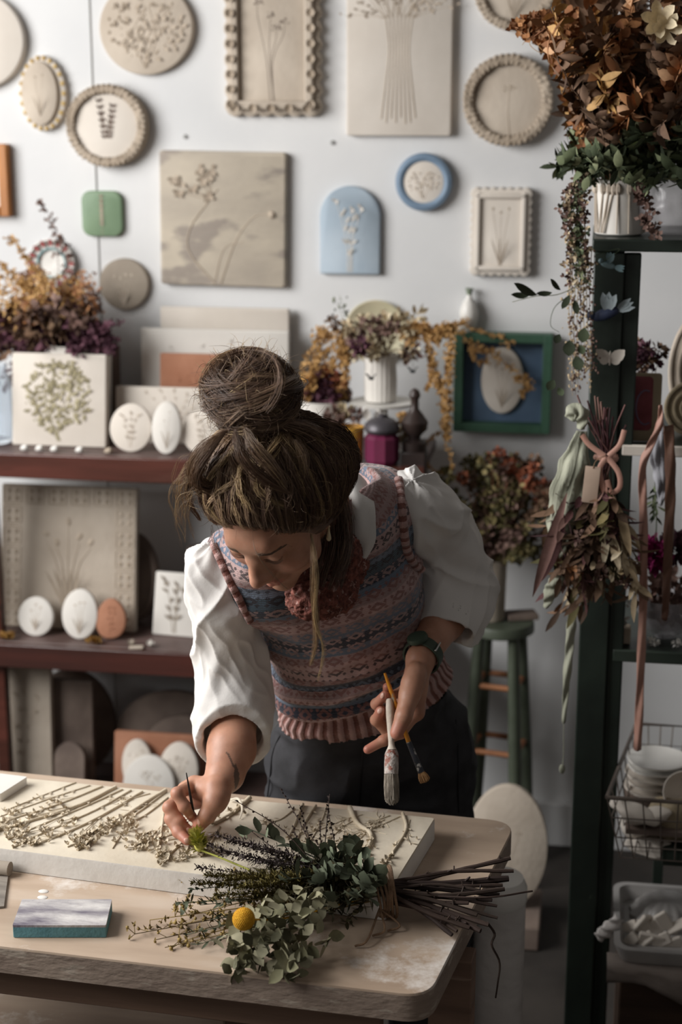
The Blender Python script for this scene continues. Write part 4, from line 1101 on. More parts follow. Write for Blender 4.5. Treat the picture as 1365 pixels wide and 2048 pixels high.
vv_v, vv_q, vu, vvv, vt = build_vest()
# trim below the hem, then split into knit body and ribbed hem
tq = vt[vv_q].max(1)
def sub(v, q, keep, attrs):
    qq = q[keep]; ids = np.unique(qq); mp = np.full(len(v), -1); mp[ids] = np.arange(len(ids))
    return v[ids], mp[qq], {k: a[ids] for k, a in attrs.items()}
a_, b_, c_ = sub(vv_v, vv_q, (tq <= RIB_T+.04), {'uu': vu, 'vv': vvv})
o_v = npmesh('knit_vest', a_, b_, m_knit, root_p, c_)
a_, b_, c_ = sub(vv_v, vv_q, (tq > RIB_T) & (tq <= HEM_T), {'uu': vu, 'vv': vvv})
o_h = npmesh('ribbed_hem', a_, b_, m_rib, o_v, c_)
md = o_h.modifiers.new('t', 'SOLIDIFY'); md.thickness = .006; md.offset = -1
VEST = BVHTree.FromPolygons([Vector(x) for x in vv_v], [tuple(map(int, x)) for x in vv_q])

# --- shirt sleeves
def build_shirt():
    lo = np.min([SR-.12, WR-.06], axis=0); hi = np.max([SR+.12, ER+.12], axis=0); lo[2] = .80; hi[2] = 1.36
    g = SDF(lo, hi, .0024)
    cu = P(466, 1482, 2.615)
    s0 = P(436, 1143, 2.565); s1 = P(447, 1208, 2.578); s2 = P(461, 1330, 2.65); s3 = P(467, 1420, 2.645); s4 = cu
    g.chain([P(478, 1120, 2.61), s0, s1, s2, s3, s4], [.042, .046, .050, .053, .059, .055], .03)
    ax = nrm(nrm(s4-s3)+cdir(.12, .0, -.75)); cut = s4+ax*.0
    # turned-up cuff: thicker band at the end
    g.cone(s4-ax*.030, s4-ax*.002, .0600, .0615, .006)
    g.plane(cut, ax, s4-.12, s4+.12)
    g.cone(s4-ax*.028, s4+ax*.08, .050, .050, .002, '-')
    v, q = g.mesh(); n_ = vnormals(v, q)
    # folds running round the arm
    axA = nrm(s3-s1); e1 = nrm(np.cross(axA, cF)); al = (v-s1) @ axA; rd = v-s1-al[:, None]*axA
    th = np.arctan2(rd @ e1, rd @ np.cross(axA, e1))
    p1 = np.stack([al*16+th*1.1, np.cos(th)*1.0, np.sin(th)*1.0], 1)
    r1 = 1-np.abs(2*vnoise(p1+3)-1); r2 = 1-np.abs(2*vnoise(np.stack([al*34-th*1.6, np.cos(th)*1.7, np.sin(th)*1.7], 1)+11)-1)
    f = r1**2*.010+r2**2*.0045-.006
    end = np.clip(((cut-v) @ ax)/.05, 0, 1)
    f = f*(.25+.75*end)+(1-end)*(vnoise(np.stack([th*3, al*60, al*0], 1))-.5)*.004
    v = v+n_*f[:, None]
    return v, q
a_, b_ = build_shirt()
o_s = npmesh('right_sleeve', a_, b_, m_linen, root_p)
o_s.name = 'shirt_sleeve'
def build_shirt_l():
    lo = np.min([SL-.16, WL-.04], axis=0); hi = np.max([SL+.14, EL+.16], axis=0)
    lo[2] = min(SL[2], EL[2], WL[2])-.08; hi[2] = SL[2]+.13
    g = SDF(lo, hi, .0024)
    t0 = P(815, 1010, 2.635); t1 = P(856, 1030, 2.655); t2 = P(895, 1095, 2.74); t3 = P(918, 1165, 2.79); t4 = P(917, 1215, 2.76); t5 = P(893, 1255, 2.715)
    g.chain([t0, t1, t2, t3], [.058, .056, .056, .058], .03)
    g.chain([t3, t4], [.058, .055], .025)
    g.ell(P(888, 1185, 2.735), (.046,)*3, None, .03)
    ax = nrm(nrm(t5-t4)+cdir(0, .1, 0)); cut = t5+ax*.006
    g.capped(t4, t5, .055, .050, .02, cut, ax)
    g.cone(t5-ax*.02, t5+ax*.05, .044, .044, .002, '-')
    v, q = g.mesh(); n_ = vnormals(v, q)
    axA = nrm(t3-t1); e1 = nrm(np.cross(axA, cF)); al = (v-t1) @ axA; rd = v-t1-al[:, None]*axA
    th = np.arctan2(rd @ e1, rd @ np.cross(axA, e1))
    r1 = 1-np.abs(2*vnoise(np.stack([al*14-th*1.3, np.cos(th), np.sin(th)], 1)+23)-1)
    r2 = 1-np.abs(2*vnoise(np.stack([al*30+th*1.0, np.cos(th)*1.7, np.sin(th)*1.7], 1)+31)-1)
    f = r1**2*.012+r2**2*.005-.007
    v = v+n_*f[:, None]
    return v, q
a_, b_ = build_shirt_l()
npmesh('shirt_sleeve', a_, b_, m_linen, root_p)

# --- knitted bands round the armholes, laid on the vest
def band(pts, r, nm, mat_, seg=44):
    P3 = []
    for (x, y) in pts:
        h, n_ = cast(VEST, x, y)
        if h is not None: P3.append(h+n_*r*.35)
    q = bez(P3, seg); mb = MB()
    th = np.arange(8)*math.pi/4
    mb.tube(q, r, 8, flat=.8)
    o = mb.build(nm, mat_, root_p, world=True, auto=80)
    ln = np.concatenate([[0], np.cumsum(np.linalg.norm(np.diff(q, axis=0), axis=1))])
    a = o.data.attributes.new('uu', 'FLOAT', 'POINT'); a.data.foreach_set('value', np.repeat(ln, 8).astype(np.float32))
    a = o.data.attributes.new('vv', 'FLOAT', 'POINT'); a.data.foreach_set('value', np.repeat(ln, 8).astype(np.float32)*0)
    return o
band([(418, 1058), (430, 1090), (446, 1125), (464, 1165), (484, 1205), (502, 1240)], .0072, 'armhole_band', m_rib)
band([(786, 934), (796, 960), (800, 1010), (805, 1060), (812, 1100), (826, 1128), (841, 1140)], .0078, 'armhole_band', m_rib)
band([(716, 1140), (705, 1170), (688, 1196), (664, 1216), (636, 1230)], .006, 'neck_band', m_rib)

# --- shirt collar: folded linen sheet
def sheet(name, rows, mat_, parent, th=.0016):
    rows = [bez(r, 10) for r in rows]; m = len(rows)
    A = np.array(rows); B = np.array([bez(list(A[:, j]), 14) for j in range(10)])   # smooth across
    nV = B.reshape(-1, 3); F = []
    for i in range(9):
        for j in range(13): F.append((i*14+j, i*14+j+1, (i+1)*14+j+1, (i+1)*14+j))
    mb = MB(); mb.add(nV, F); o = mb.build(name, mat_, parent, world=True, auto=180)
    md = o.modifiers.new('t', 'SOLIDIFY'); md.thickness = th; md.offset = 0
    md = o.modifiers.new('s', 'SUBSURF'); md.levels = 1; md.render_levels = 1
    return o
def cl(x, y, d):
    h, n_ = cast(VEST, x, y)
    return P(x, y, min(d, depth(h)-.007)) if h is not None else P(x, y, d)
def vs(x, y, off=.006):
    h, n_ = cast(VEST, x, y)
    return h+n_*off if h is not None else P(x, y, 2.58)
sheet('shirt_collar', [
    [cl(676, 940, 2.545), cl(684, 1000, 2.52), cl(690, 1060, 2.50), cl(694, 1115, 2.50), cl(686, 1170, 2.52)],
    [cl(695, 938, 2.555), cl(710, 1000, 2.535), cl(716, 1060, 2.515), cl(716, 1110, 2.515), cl(696, 1168, 2.53)],
    [cl(716, 945, 2.575), cl(734, 1000, 2.555), cl(738, 1060, 2.540), cl(732, 1104, 2.54), cl(705, 1162, 2.545)],
    [cl(732, 960, 2.60), cl(750, 1005, 2.585), cl(752, 1052, 2.572), cl(751, 1088, 2.568), cl(718, 1140, 2.565)],
], m_linen, root_p)

# --- rust lace scarf bunched at the throat
mb = MB(); rr = random.Random(12)
g = SDF(P(640, 1140, 2.50)-.14, P(640, 1140, 2.50)+.14, .0028)
ring = [P(600, 1150, 2.46), P(625, 1185, 2.475), P(660, 1180, 2.50), P(692, 1130, 2.53), P(705, 1070, 2.56)]
g.chain(ring, [.022, .034, .032, .026, .022], .02)
g.chain([P(655, 1060, 2.47), P(668, 1110, 2.49), P(655, 1165, 2.49)], [.030, .033, .030], .02)
sv, sq = g.mesh(); n_ = vnormals(sv, sq)
f = (1-np.abs(2*vnoise(sv*V(70, 70, 70))-1))*.009+(1-np.abs(2*vnoise(sv*V(190, 190, 190)+5)-1))*.009-.009
npmesh('scarf', sv+n_*f[:, None], sq, m_scarf, root_p)

# --- trousers
def build_pants():
    lo = PV-V(.30, .25, 0); hi = PV+V(.30, .25, .10); lo[2] = .03
    g = SDF(lo, hi, .005)
    la, dp, ax = SPF[5]
    for i in (4, 5, 6):
        la, dp, ax = SPF[i]; g.ell(spine[i], (halfw[i]-.006, halfd[i]-.006, .08), np.stack([la, dp, ax], 1), .04)
    for s_ in (-1, 1):
        hip = PV+lat_bot*s_*.088+V(0, 0, -.03); kn = hip+V(s_*.02, .015, -.36); ft = V(kn[0]+.01*s_, kn[1]+.03, .10)
        g.chain([hip, kn, ft], [.104, .082, .075], .03)
    v, q = g.mesh(); n_ = vnormals(v, q)
    f = (1-np.abs(2*vnoise(v*V(14, 14, 22))-1))**2*.008-.004
    v = v+n_*f[:, None]
    keep = v[q][:, :, 2].min(1) > .09
    a, b_, c = sub(v, q, keep, {}); return a, b_, v, q
a_, b_, pv_, pq_ = build_pants()
o_t = npmesh('trousers', a_, b_, m_denim, root_p)
md = o_t.modifiers.new('t', 'SOLIDIFY'); md.thickness = .002
PANTS = BVHTree.FromPolygons([Vector(x) for x in pv_], [tuple(map(int, x)) for x in pq_])
def seam(pts, nm):
    q = []
    for x, y in pts:
        h, n_ = cast(PANTS, x, y)
        if h is not None: q.append(h+n_*.0005)
    if len(q) > 1:
        mb = MB(); mb.tube(bez(q, 20), .0014, 5); mb.build(nm, m_stitch, o_t, world=True)
seam([(575, 1450), (556, 1480), (545, 1510), (540, 1560), (535, 1600)], 'pocket_seam')
seam([(726, 1486), (725, 1530), (722, 1580), (720, 1610)], 'fly_seam')
seam([(912, 1440), (916, 1500), (916, 1560), (918, 1625)], 'side_seam')
for s_ in (-1, 1):
    hip = PV+lat_bot*s_*.088; fx = hip+V(s_*.03, .045, 0)
    g = SDF(V(fx[0]-.12, fx[1]-.25, 0), V(fx[0]+.12, fx[1]+.12, .14), .005)
    fd = nrm(V(-cF[0], -cF[1], 0)); a0 = V(fx[0], fx[1], .05)
    g.cone(a0, a0+fd*.13+V(0, 0, -.012), .048, .036, .03); g.cone(a0, a0+V(0, 0, .05), .044, .04, .02); g.plane(V(0, 0, .003), V(0, 0, -1), a0-.3, a0+.3)
    v, q = g.mesh(); npmesh('shoe', v, q, m_stitch, root_p)

# --- watch on the left wrist
ax = nrm(EL-WL); wc = WL+ax*.012
m_strap = noisy('green_strap', hexc('2f3a30'), hexc('3c4a3c'), rough=.5, bump=.05)
m_steel = noisy('buckle_steel', (.5, .5, .48), (.6, .6, .58), rough=.3, metal=1, bump=0)
fx = frame(ax, cF)
root_w = MB(); th = np.linspace(0, 2*math.pi, 41)
prof = [(-.011, .0295), (-.011, .0325), (.011, .0325), (.011, .0295)]
vv2 = []; F = []
for i, t_ in enumerate(th[:-1]):
    for (z, r_) in prof: vv2.append(wc+fx @ V(r_*math.cos(t_), r_*.92*math.sin(t_), z))
n4 = 40
for i in range(n4):
    for j in range(4): F.append((i*4+j, ((i+1) % n4)*4+j, ((i+1) % n4)*4+(j+1) % 4, i*4+(j+1) % 4))
root_w.add(vv2, F); o_w = root_w.build('watch_strap', m_strap, root_p, world=True, auto=50)
dq = nrm(cdir(-.45, -.35, -.8)-ax*cdir(-.45, -.35, -.8).dot(ax)); mb = MB()
fr_ = np.stack([np.cross(dq, ax), ax, dq], 1)
mb.lathe([(0, 0), (.017, 0), (.018, .003), (.0165, .008), (.014, .0085), (0, .0085)], wc+dq*.029, 28, rot=fr_)
mb.build('watch_case', m_strap, o_w, world=True)
dq = nrm(cdir(.35, -.1, -.9)-ax*cdir(.35, -.1, -.9).dot(ax)); fr_ = np.stack([np.cross(dq, ax), ax, dq], 1); mb = MB()
mb.box(wc+dq*.0335, (.003, .026, .003), rot=fr_); mb.build('buckle', m_steel, o_w, world=True, bevel=.0008)
# --- earring on the left ear
mb = MB(); e0 = hd(.077, .002, -.041); mb.ell(e0, .0022, seg=8, rings=6)
q = [e0, e0+V(0, 0, -.006), e0+V(0, 0, -.016)]; mb.tube(q, [.0010, .0016, .0034], 8); mb.ell(e0+V(0, 0, -.018), (.0038, .0038, .0045), seg=10, rings=8)
mb.build('earring', noisy('gold_pearl', hexc('b8a27a'), hexc('d6c8a8'), rough=.2, bump=0), root_p, world=True)
# ---------------------------------------------------------------- hair
hc = Hc+hf*-.018+hu*.034
HRAD = V(.088, .104, .094)
bund = nrm(V(-.10, -.50, .86))         # head-frame direction to the bun's base
def build_haircap():
    g = SDF(Hc-.20, Hc+.20, .003)
    g.ell(hc, HRAD-.003, HR, 0)
    for s_ in (-1, 1): g.ell(hd(s_*.066, -.028, -.005), (.026, .058, .045), HR, .02)
    g.ell(hd(.06, -.07, .02), (.045, .05, .055), HR, .02)
    g.ell(hd(0, -.085, -.03), (.055, .03, .055), HR, .02)
    # face opening
    g.ell(hd(0, .105, -.040), (.076, .080, .110), HR, .028, '-')
    g.ell(hd(0, .06, -.12), (.075, .09, .075), HR, .008, '-')
    v, q = g.mesh(); n_ = vnormals(v, q); loc = (v-hc) @ HR
    f = (vnoise(loc*V(70, 25, 30))-.5)*.006
    return v+n_*f[:, None], q
hv, hq = build_haircap()
rng = np.random.default_rng(5)
o_hair = npmesh('hair', hv, hq, m_hair, root_p, {'var': np.clip(vnoise(hv*90)*.35, 0, 1)})
strands = []   # (points, radius, var)
HBV = BVHTree.FromPolygons([Vector(x) for x in hv], [tuple(map(int, x)) for x in hq])
def ell_pt(dirs, off):
    out = []
    for d, o_ in zip(dirs, np.broadcast_to(off, (len(dirs),))):
        w = d @ HR.T; h = HBV.ray_cast(Vector(hc+w*.25), Vector(-w))
        out.append((np.array(h[0]) if h[0] is not None else hc+w*.09)+w*o_)
    return np.array(out)
def strand_mesh(name, strands, parent, n=3):
    V_ = []; F_ = []; A_ = []; o = 0
    for pts, r, var in strands:
        m = len(pts); t = np.gradient(pts, axis=0); t /= np.linalg.norm(t, axis=1)[:, None]+1e-9
        a = np.cross(t, cF); a /= np.linalg.norm(a, axis=1)[:, None]+1e-6; b = np.cross(t, a)
        rr = (r*np.concatenate([np.linspace(.3, 1, m-m//2), np.linspace(1, .35, m//2)]))[:, None]
        for k in range(n):
            th = 2*math.pi*k/n; V_.append(pts+a*rr*math.cos(th)+b*rr*math.sin(th))
        i = np.arange(m-1)
        for k in range(n):
            k2 = (k+1) % n; F_.append(np.stack([o+k*m+i, o+k2*m+i, o+k2*m+i+1, o+k*m+i+1], 1))
        A_.append(np.full(m*n, var)); o += m*n
    return npmesh(name, np.concatenate(V_), np.concatenate(F_), m_hair, parent, {'var': np.concatenate(A_)})
def clump(center_dirs, offs, ns, spread, r, var, wav=.002):
    """ns strands around a path given by head-frame directions"""
    base = ell_pt(center_dirs, offs); m = len(base)
    ph = rng.uniform(0, 6.28, 3)
    for _ in range(ns):
        d = rng.normal(0, 1, 3)*spread; tt = np.linspace(0, 1, m)
        w = np.sin(math.pi*np.clip(tt, .05, 1))**.5
        p2 = rng.uniform(0, 6.28, 3); fr = rng.uniform(1.5, 3.5)
        jit = np.stack([np.sin(tt*fr*6.28+p2[k]) for k in range(3)], 1)*wav*rng.uniform(.3, 1.2)
        strands.append((base+d*w[:, None]*(.6+.4*np.sin(tt*5+ph[0]))[:, None]+jit, r*rng.uniform(.7, 1.2), float(np.clip(var+rng.normal(0, .12), 0, 1))))
def slerp(a, b, t):
    om = math.acos(np.clip(a.dot(b), -1, 1)); return (np.sin((1-t)*om)[:, None]*a+np.sin(t*om)[:, None]*b)/math.sin(om)
# hairline ring -> bun
for i in range(760):
    az = rng.uniform(-math.pi, math.pi)       # 0 = forehead, +- = sides
    ca, sa = math.cos(az), math.sin(az)
    elev = float(np.interp(abs(az), [0, .35, .67, 1.0, 1.33, 1.8, 3.2], [.22, .08, -.32, -.55, -.72, -.70, -.62]))+rng.normal(0, .04)
    st = nrm(V(sa*math.cos(elev), ca*math.cos(elev), math.sin(elev)))
    t0 = rng.uniform(0, .35) if rng.random() < .4 else 0
    t = np.linspace(t0, .97, 16); dirs = slerp(st, bund, t)
    sw = rng.normal(0, .07)*np.sin(np.linspace(0, math.pi, 16))+rng.normal(0, .030)*np.sin(np.linspace(0, rng.uniform(5, 10), 16)); dirs = dirs+np.cross(dirs, nrm(bund-st))*sw[:, None]; dirs /= np.linalg.norm(dirs, axis=1)[:, None]
    off = .001+np.abs(rng.normal(0, .0065))*np.sin(np.linspace(0, math.pi, 16))+.002*np.sin(np.linspace(0, rng.uniform(6, 14), 16)); off = off-.008*np.clip(1-np.linspace(0, 5, 16), 0, 1)
    var = .2+.5*rng.random()**1.8+(.25 if rng.random() < .12 else 0)
    clump(dirs, off, 18, .0026, .0005, var)
# bun
BC = hc+(bund*.135) @ HR.T+cdir(.2, -.3, 0)*.012
BRr = V(.065, .055, .050)
BF = frame((bund @ HR.T))
g = SDF(BC-.12, BC+.12, .003); g.ell(BC, BRr-.006, BF, 0); g.cone(BC, hc+(bund*.08) @ HR.T, .035, .04, .02)
bnv, bnq = g.mesh(); n_ = vnormals(bnv, bnq); bnv = bnv+n_*((vnoise(bnv*70)-.5)*.012)[:, None]
o_bun = npmesh('hair_bun', bnv, bnq, m_hair, o_hair, {'var': np.clip(vnoise(bnv*90)*.4, 0, 1)})
hs = strands; strands = []
for i in range(210):
    # loops round the bun's axis with tilt
    ax = nrm(V(rng.normal(0, .55), rng.normal(0, .55), 1)); e1 = nrm(np.cross(ax, V(0, 1, .1))); e2 = np.cross(ax, e1)
    h = rng.uniform(-.75, .75); a0 = rng.uniform(0, 6.28); span = rng.uniform(1.5, 3.6); a = np.linspace(a0, a0+span, 14)
    rr_ = math.sqrt(1-h*h); base = (np.outer(np.cos(a), e1)+np.outer(np.sin(a), e2))*rr_+ax*h
    grow = 1+np.abs(rng.normal(0, .09))+.09*np.sin(a*1.7+a0)
    base = base*(BRr*grow[:, None])
    var = .15+.5*rng.random()**2+(.35 if rng.random() < .16 else 0)
    ph = rng.uniform(0, 6, 3)
    for _ in range(20):
        d = rng.normal(0, .0030, 3); pts = base+d+np.stack([np.sin(a*2+ph[k]+rng.normal(0, .3)) for k in range(3)], 1)*.0015
        strands.append((BC+pts @ BF.T, .00055*rng.uniform(.7, 1.2), float(np.clip(var+rng.normal(0, .1), 0, 1))))
for i in range(900):    # frizz round the bun
    d = nrm(rng.normal(0, 1, 3)); p0 = BC+(d*BRr*.95) @ BF.T; dr = nrm(d @ BF.T+rng.normal(0, .7, 3)); L = rng.uniform(.012, .042)
    sd = nrm(np.cross(dr, rng.normal(0, 1, 3))); t = np.linspace(0, 1, 9)[:, None]
    strands.append((p0+dr*t*L+sd*np.sin(t*rng.uniform(1, 4))*L*.5, .00032, float(rng.uniform(.3, .95))))
strand_mesh('bun_strands', strands, o_bun)
strands = hs
def lock(pts, w, ns, var, r=.00055, wav=.002, n=22):
    q = bez(pts, n); t = np.linspace(0, 1, n)
    for _ in range(ns):
        d = rng.normal(0, 1, 3)*w; p2 = rng.uniform(0, 6.28, 3); f = rng.uniform(1, 3)
        env = np.sin(math.pi*np.clip(t*.92+.04, 0, 1))**.6
        jit = np.stack([np.sin(t*f*6.28+p2[k])-math.sin(p2[k]) for k in range(3)], 1)*wav*.5
        strands.append((q+d*env[:, None]+jit, r*rng.uniform(.7, 1.2), float(np.clip(var+rng.normal(0, .13), 0, 1))))
# looping locks at her right temple and crown (pixel, depth)
D0 = 2.245
lock([P(450, 862, 2.235), P(420, 900, 2.23), P(396, 940, 2.24), P(400, 968, 2.26), P(440, 972, 2.27), P(468, 945, 2.25), P(462, 915, 2.24)], .0045, 120, .5)
lock([P(455, 862, 2.235), P(412, 890, 2.24), P(384, 930, 2.26), P(392, 975, 2.29), P(432, 990, 2.29), P(475, 968, 2.26)], .004, 80, .62)
lock([P(470, 862, 2.225), P(478, 905, 2.21), P(505, 940, 2.215), P(540, 965, 2.225), P(578, 985, 2.24)], .0045, 90, .45)
lock([P(490, 858, 2.225), P(510, 895, 2.205), P(548, 940, 2.21), P(572, 975, 2.23)], .004, 70, .6)
lock([P(520, 850, 2.23), P(575, 850, 2.25), P(625, 868, 2.28), P(655, 900, 2.32), P(640, 918, 2.31), P(612, 900, 2.28)], .0045, 90, .6)
lock([P(530, 845, 2.24), P(610, 850, 2.27), P(670, 885, 2.33), P(690, 935, 2.37), P(668, 955, 2.37)], .0035, 60, .4)
lock([P(590, 880, 2.25), P(606, 915, 2.25), P(606, 955, 2.26), P(598, 985, 2.27)], .003, 50, .7)
lock([P(440, 870, 2.24), P(400, 905, 2.26), P(378, 950, 2.29), P(378, 1000, 2.33), P(400, 1040, 2.35)], .0035, 50, .45)
for i in range(46):     # dark locks from the nape down beside the neck
    x = rng.uniform(640, 700); z = rng.uniform(2.42, 2.50)
    lock([P(x-10, 980, z-.06), P(x, 1050, z), P(x+rng.uniform(-8, 6), 1110, z+.0), P(x-14+rng.uniform(-14, 8), 1165+rng.uniform(-20, 15), z-.01)], .0035, 14, .12+.2*rng.random())
for i in range(34):     # tousled surface locks
    az = rng.uniform(-1.6, 1.9); st = nrm(V(math.sin(az)*.8, math.cos(az)*.8, rng.uniform(.1, .6))); t = np.linspace(.05, rng.uniform(.6, .95), 18); dirs = slerp(st, bund, t)
    dirs = dirs+np.cross(dirs, nrm(bund-st))*(rng.normal(0, .16)*np.sin(np.linspace(0, math.pi*rng.uniform(1, 2), 18)))[:, None]; dirs /= np.linalg.norm(dirs, axis=1)[:, None]
    clump(dirs, .006+rng.uniform(.003, .014)*np.sin(np.linspace(0, math.pi, 18)), 34, .0024, .0005, rng.uniform(.35, .95), .003)
# long thin strand hanging past the cheek
lock([P(622, 1068, 2.30), P(628, 1120, 2.27), P(629, 1200, 2.28), P(632, 1280, 2.29), P(622, 1330, 2.30)], .0022, 46, .85, r=.00035)
lock([P(626, 1070, 2.30), P(634, 1150, 2.27), P(630, 1240, 2.28), P(648, 1300, 2.29), P(636, 1362, 2.30)], .0012, 16, .95, r=.0003)
lock([P(505, 1060, 2.27), P(515, 1110, 2.245), P(560, 1165, 2.26), P(600, 1190, 2.29)], .0006, 3, .8, r=.0003)
lock([P(424, 1050, 2.32), P(430, 1085, 2.31), P(446, 1118, 2.30)], .001, 8, .3, r=.0003)
# flyaways
for i in range(620):
    d = nrm(V(rng.uniform(-1, 1), rng.uniform(-1, .55), rng.uniform(-.3, 1))); p0 = ell_pt(d[None], np.array([.002]))[0]
    dr = nrm(d @ HR.T+rng.normal(0, .9, 3)); L = rng.uniform(.02, .055); sd = nrm(np.cross(dr, rng.normal(0, 1, 3))); t = np.linspace(0, 1, 10)[:, None]
    strands.append((p0+dr*t*L*.7+sd*np.sin(t*rng.uniform(1, 3.4))*L*.45, .0003, float(rng.uniform(.3, .9))))
for i in range(26):    # wisps at her right side
    x = rng.uniform(360, 400); y = rng.uniform(900, 990)
    lock([P(405, y, 2.27), P(x-8, y+20, 2.28), P(x-18+rng.uniform(-8, 8), y+60, 2.3), P(x-5+rng.uniform(-14, 14), y+105, 2.31)], .0012, 3, .8, r=.00028)
strand_mesh('hair_strands', strands, o_hair)
# eyebrows and lashes
strands = []
def onface(l, u, off=.0004):
    o = hd(l, .2, u); h = BODY.ray_cast(Vector(o), Vector(-hf)); return np.array(h[0])+np.array(h[1])*off if h[0] is not None else hd(l, .09, u)
for s_ in (-1, 1):
    for i in range(190):
        t = rng.random(); l = .014+.032*t; u = .0190+.0028*math.sin(t*2.6)-.0120*t+rng.normal(0, .0019)*(1.5-t)
        a = onface(s_*l, u); b2 = onface(s_*(l+.0055), u+.0016*(1-t)-.0008); strands.append((np.array([a, (a+b2)/2+hf*.0005, b2]), .00026, .35+.25*rng.random()))
    for i in range(60):
        t = i/59; l = .018+.026*t; u = -.0095+.0040*(2*t-1)**2+.002*t; a = onface(s_*l, u, .0002)
        b2 = a+hf*.0030-hu*.0034+hl_*s_*.002*(t-.3); strands.append((np.array([a, (a+b2)/2-hu*.0006, b2]), .00018, .1))
    for i in range(14):
        t0, t1 = i/14, (i+1)/14; f = lambda t: onface(s_*(.016+.029*t), -.0092+.0045*(2*t-1)**2+.002*t, .0001)
        strands.append((np.array([f(t0), f((t0+t1)/2), f(t1)]), .0005, .05))
strand_mesh('eyebrows_and_lashes', strands, o_hair)
# ---------------------------------------------------------------- clay slab with pressed-plant relief
SZ = TZ+.001
sA, sB, sC = onZ(872, 1636, SZ+.036), onZ(772, 1797, SZ+.036), onZ(0, 1697, SZ+.036)
sD = onZ(60, 1557, SZ+.036)
sC2 = sB+(sC-sB)*1.35; sD2 = sA+(sD-sA)*1.35
root = empty('clay_slab', (sA[0], sA[1], SZ), 'long pale clay slab with raised plant stems lying on the work table', 'clay slab')
pl_ = quadpoly([sA[:2], sD2[:2], sC2[:2], sB[:2]], .006, 4)
m_slab = noisy('wet_clay', hexc('c9bda9'), hexc('dcd2c0'), scale=7, rough=.7, bump=.35, bscale=35, bdist=.004)
m_slabside = noisy('slab_side', hexc('d2cdc6'), hexc('dedad4'), scale=9, rough=.8, bump=.3, bscale=50)
n = len(pl_); c_ = pl_.mean(0); b = MB()
v = np.concatenate([np.c_[pl_, np.full(n, SZ)], np.c_[(pl_-c_)*.999+c_, np.full(n, SZ+.034)], np.c_[(pl_-c_)*.996+c_, np.full(n, SZ+.036)]])
b.add(v, [tuple(range(n-1, -1, -1))]+[(k*n+j, k*n+(j+1) % n, (k+1)*n+(j+1) % n, (k+1)*n+j) for k in (0, 1) for j in range(n)]+[tuple(range(2*n, 3*n))])
o = b.build('slab_body', m_slab, root, world=True, auto=50)
o.data.materials.append(m_slabside)
for f in o.data.polygons:
    if abs(f.normal.z) < .4: f.material_index = 1
rs = random.Random(77)
ZS = SZ+.036
m_rel = noisy('clay_relief', hexc('b5a68e'), hexc('cfc2ac'), scale=40, rough=.8, bump=.4, bscale=200, bdist=.002)
def g3(x, y, dz=0): return onZ(x, y, ZS)+V(0, 0, dz)
def fl_blob(mb, p, r, k=6):
    """little crumbly flower head made of petals"""
    for j in range(k):
        a = rs.uniform(0, 6.28); mb.leaf(p, (math.cos(a), math.sin(a), rs.uniform(.1, .9)), (0, 0, 1), r*rs.uniform(.8, 1.5), r*.7, curl=.4, seg=3)
    mb.ell(p+V(0, 0, r*.2), r*.36, seg=6, rings=4)
def sstem(mb, pts, r, heads=0, hr=.005, leaves=0, spread=.012, tipn=0):
    q = bez([g3(*p) for p in pts], 16); q[:, 2] += r*.55
    mb.tube(q, np.linspace(r, r*.6, 16), 6)
    L = np.linalg.norm(q[-1]-q[0])
    for i in range(heads):
        t = 1-rs.random()**1.6*.55; j = min(int(t*15), 15); p = q[j]+V(rs.gauss(0, spread), rs.gauss(0, spread), 0)*(.4+.6*(1-t)+.2); p[2] = ZS+hr*.35
        if rs.random() < .5: mb.tube([q[max(j-2, 0)], p], r*.35, 4)
        fl_blob(mb, p, hr*rs.uniform(.6, 1.2), 5)
    for i in range(leaves):
        j = rs.randint(2, 13); d = nrm(q[j+1]-q[j]); s_ = rs.choice((-1, 1)); w = V(-d[1], d[0], 0)*s_
        mb.leaf(q[j], d+w*rs.uniform(.4, 1.1)+V(0, 0, .1), (0, 0, 1), rs.uniform(.012, .024), .0035, curl=.15, seg=4)
    return q
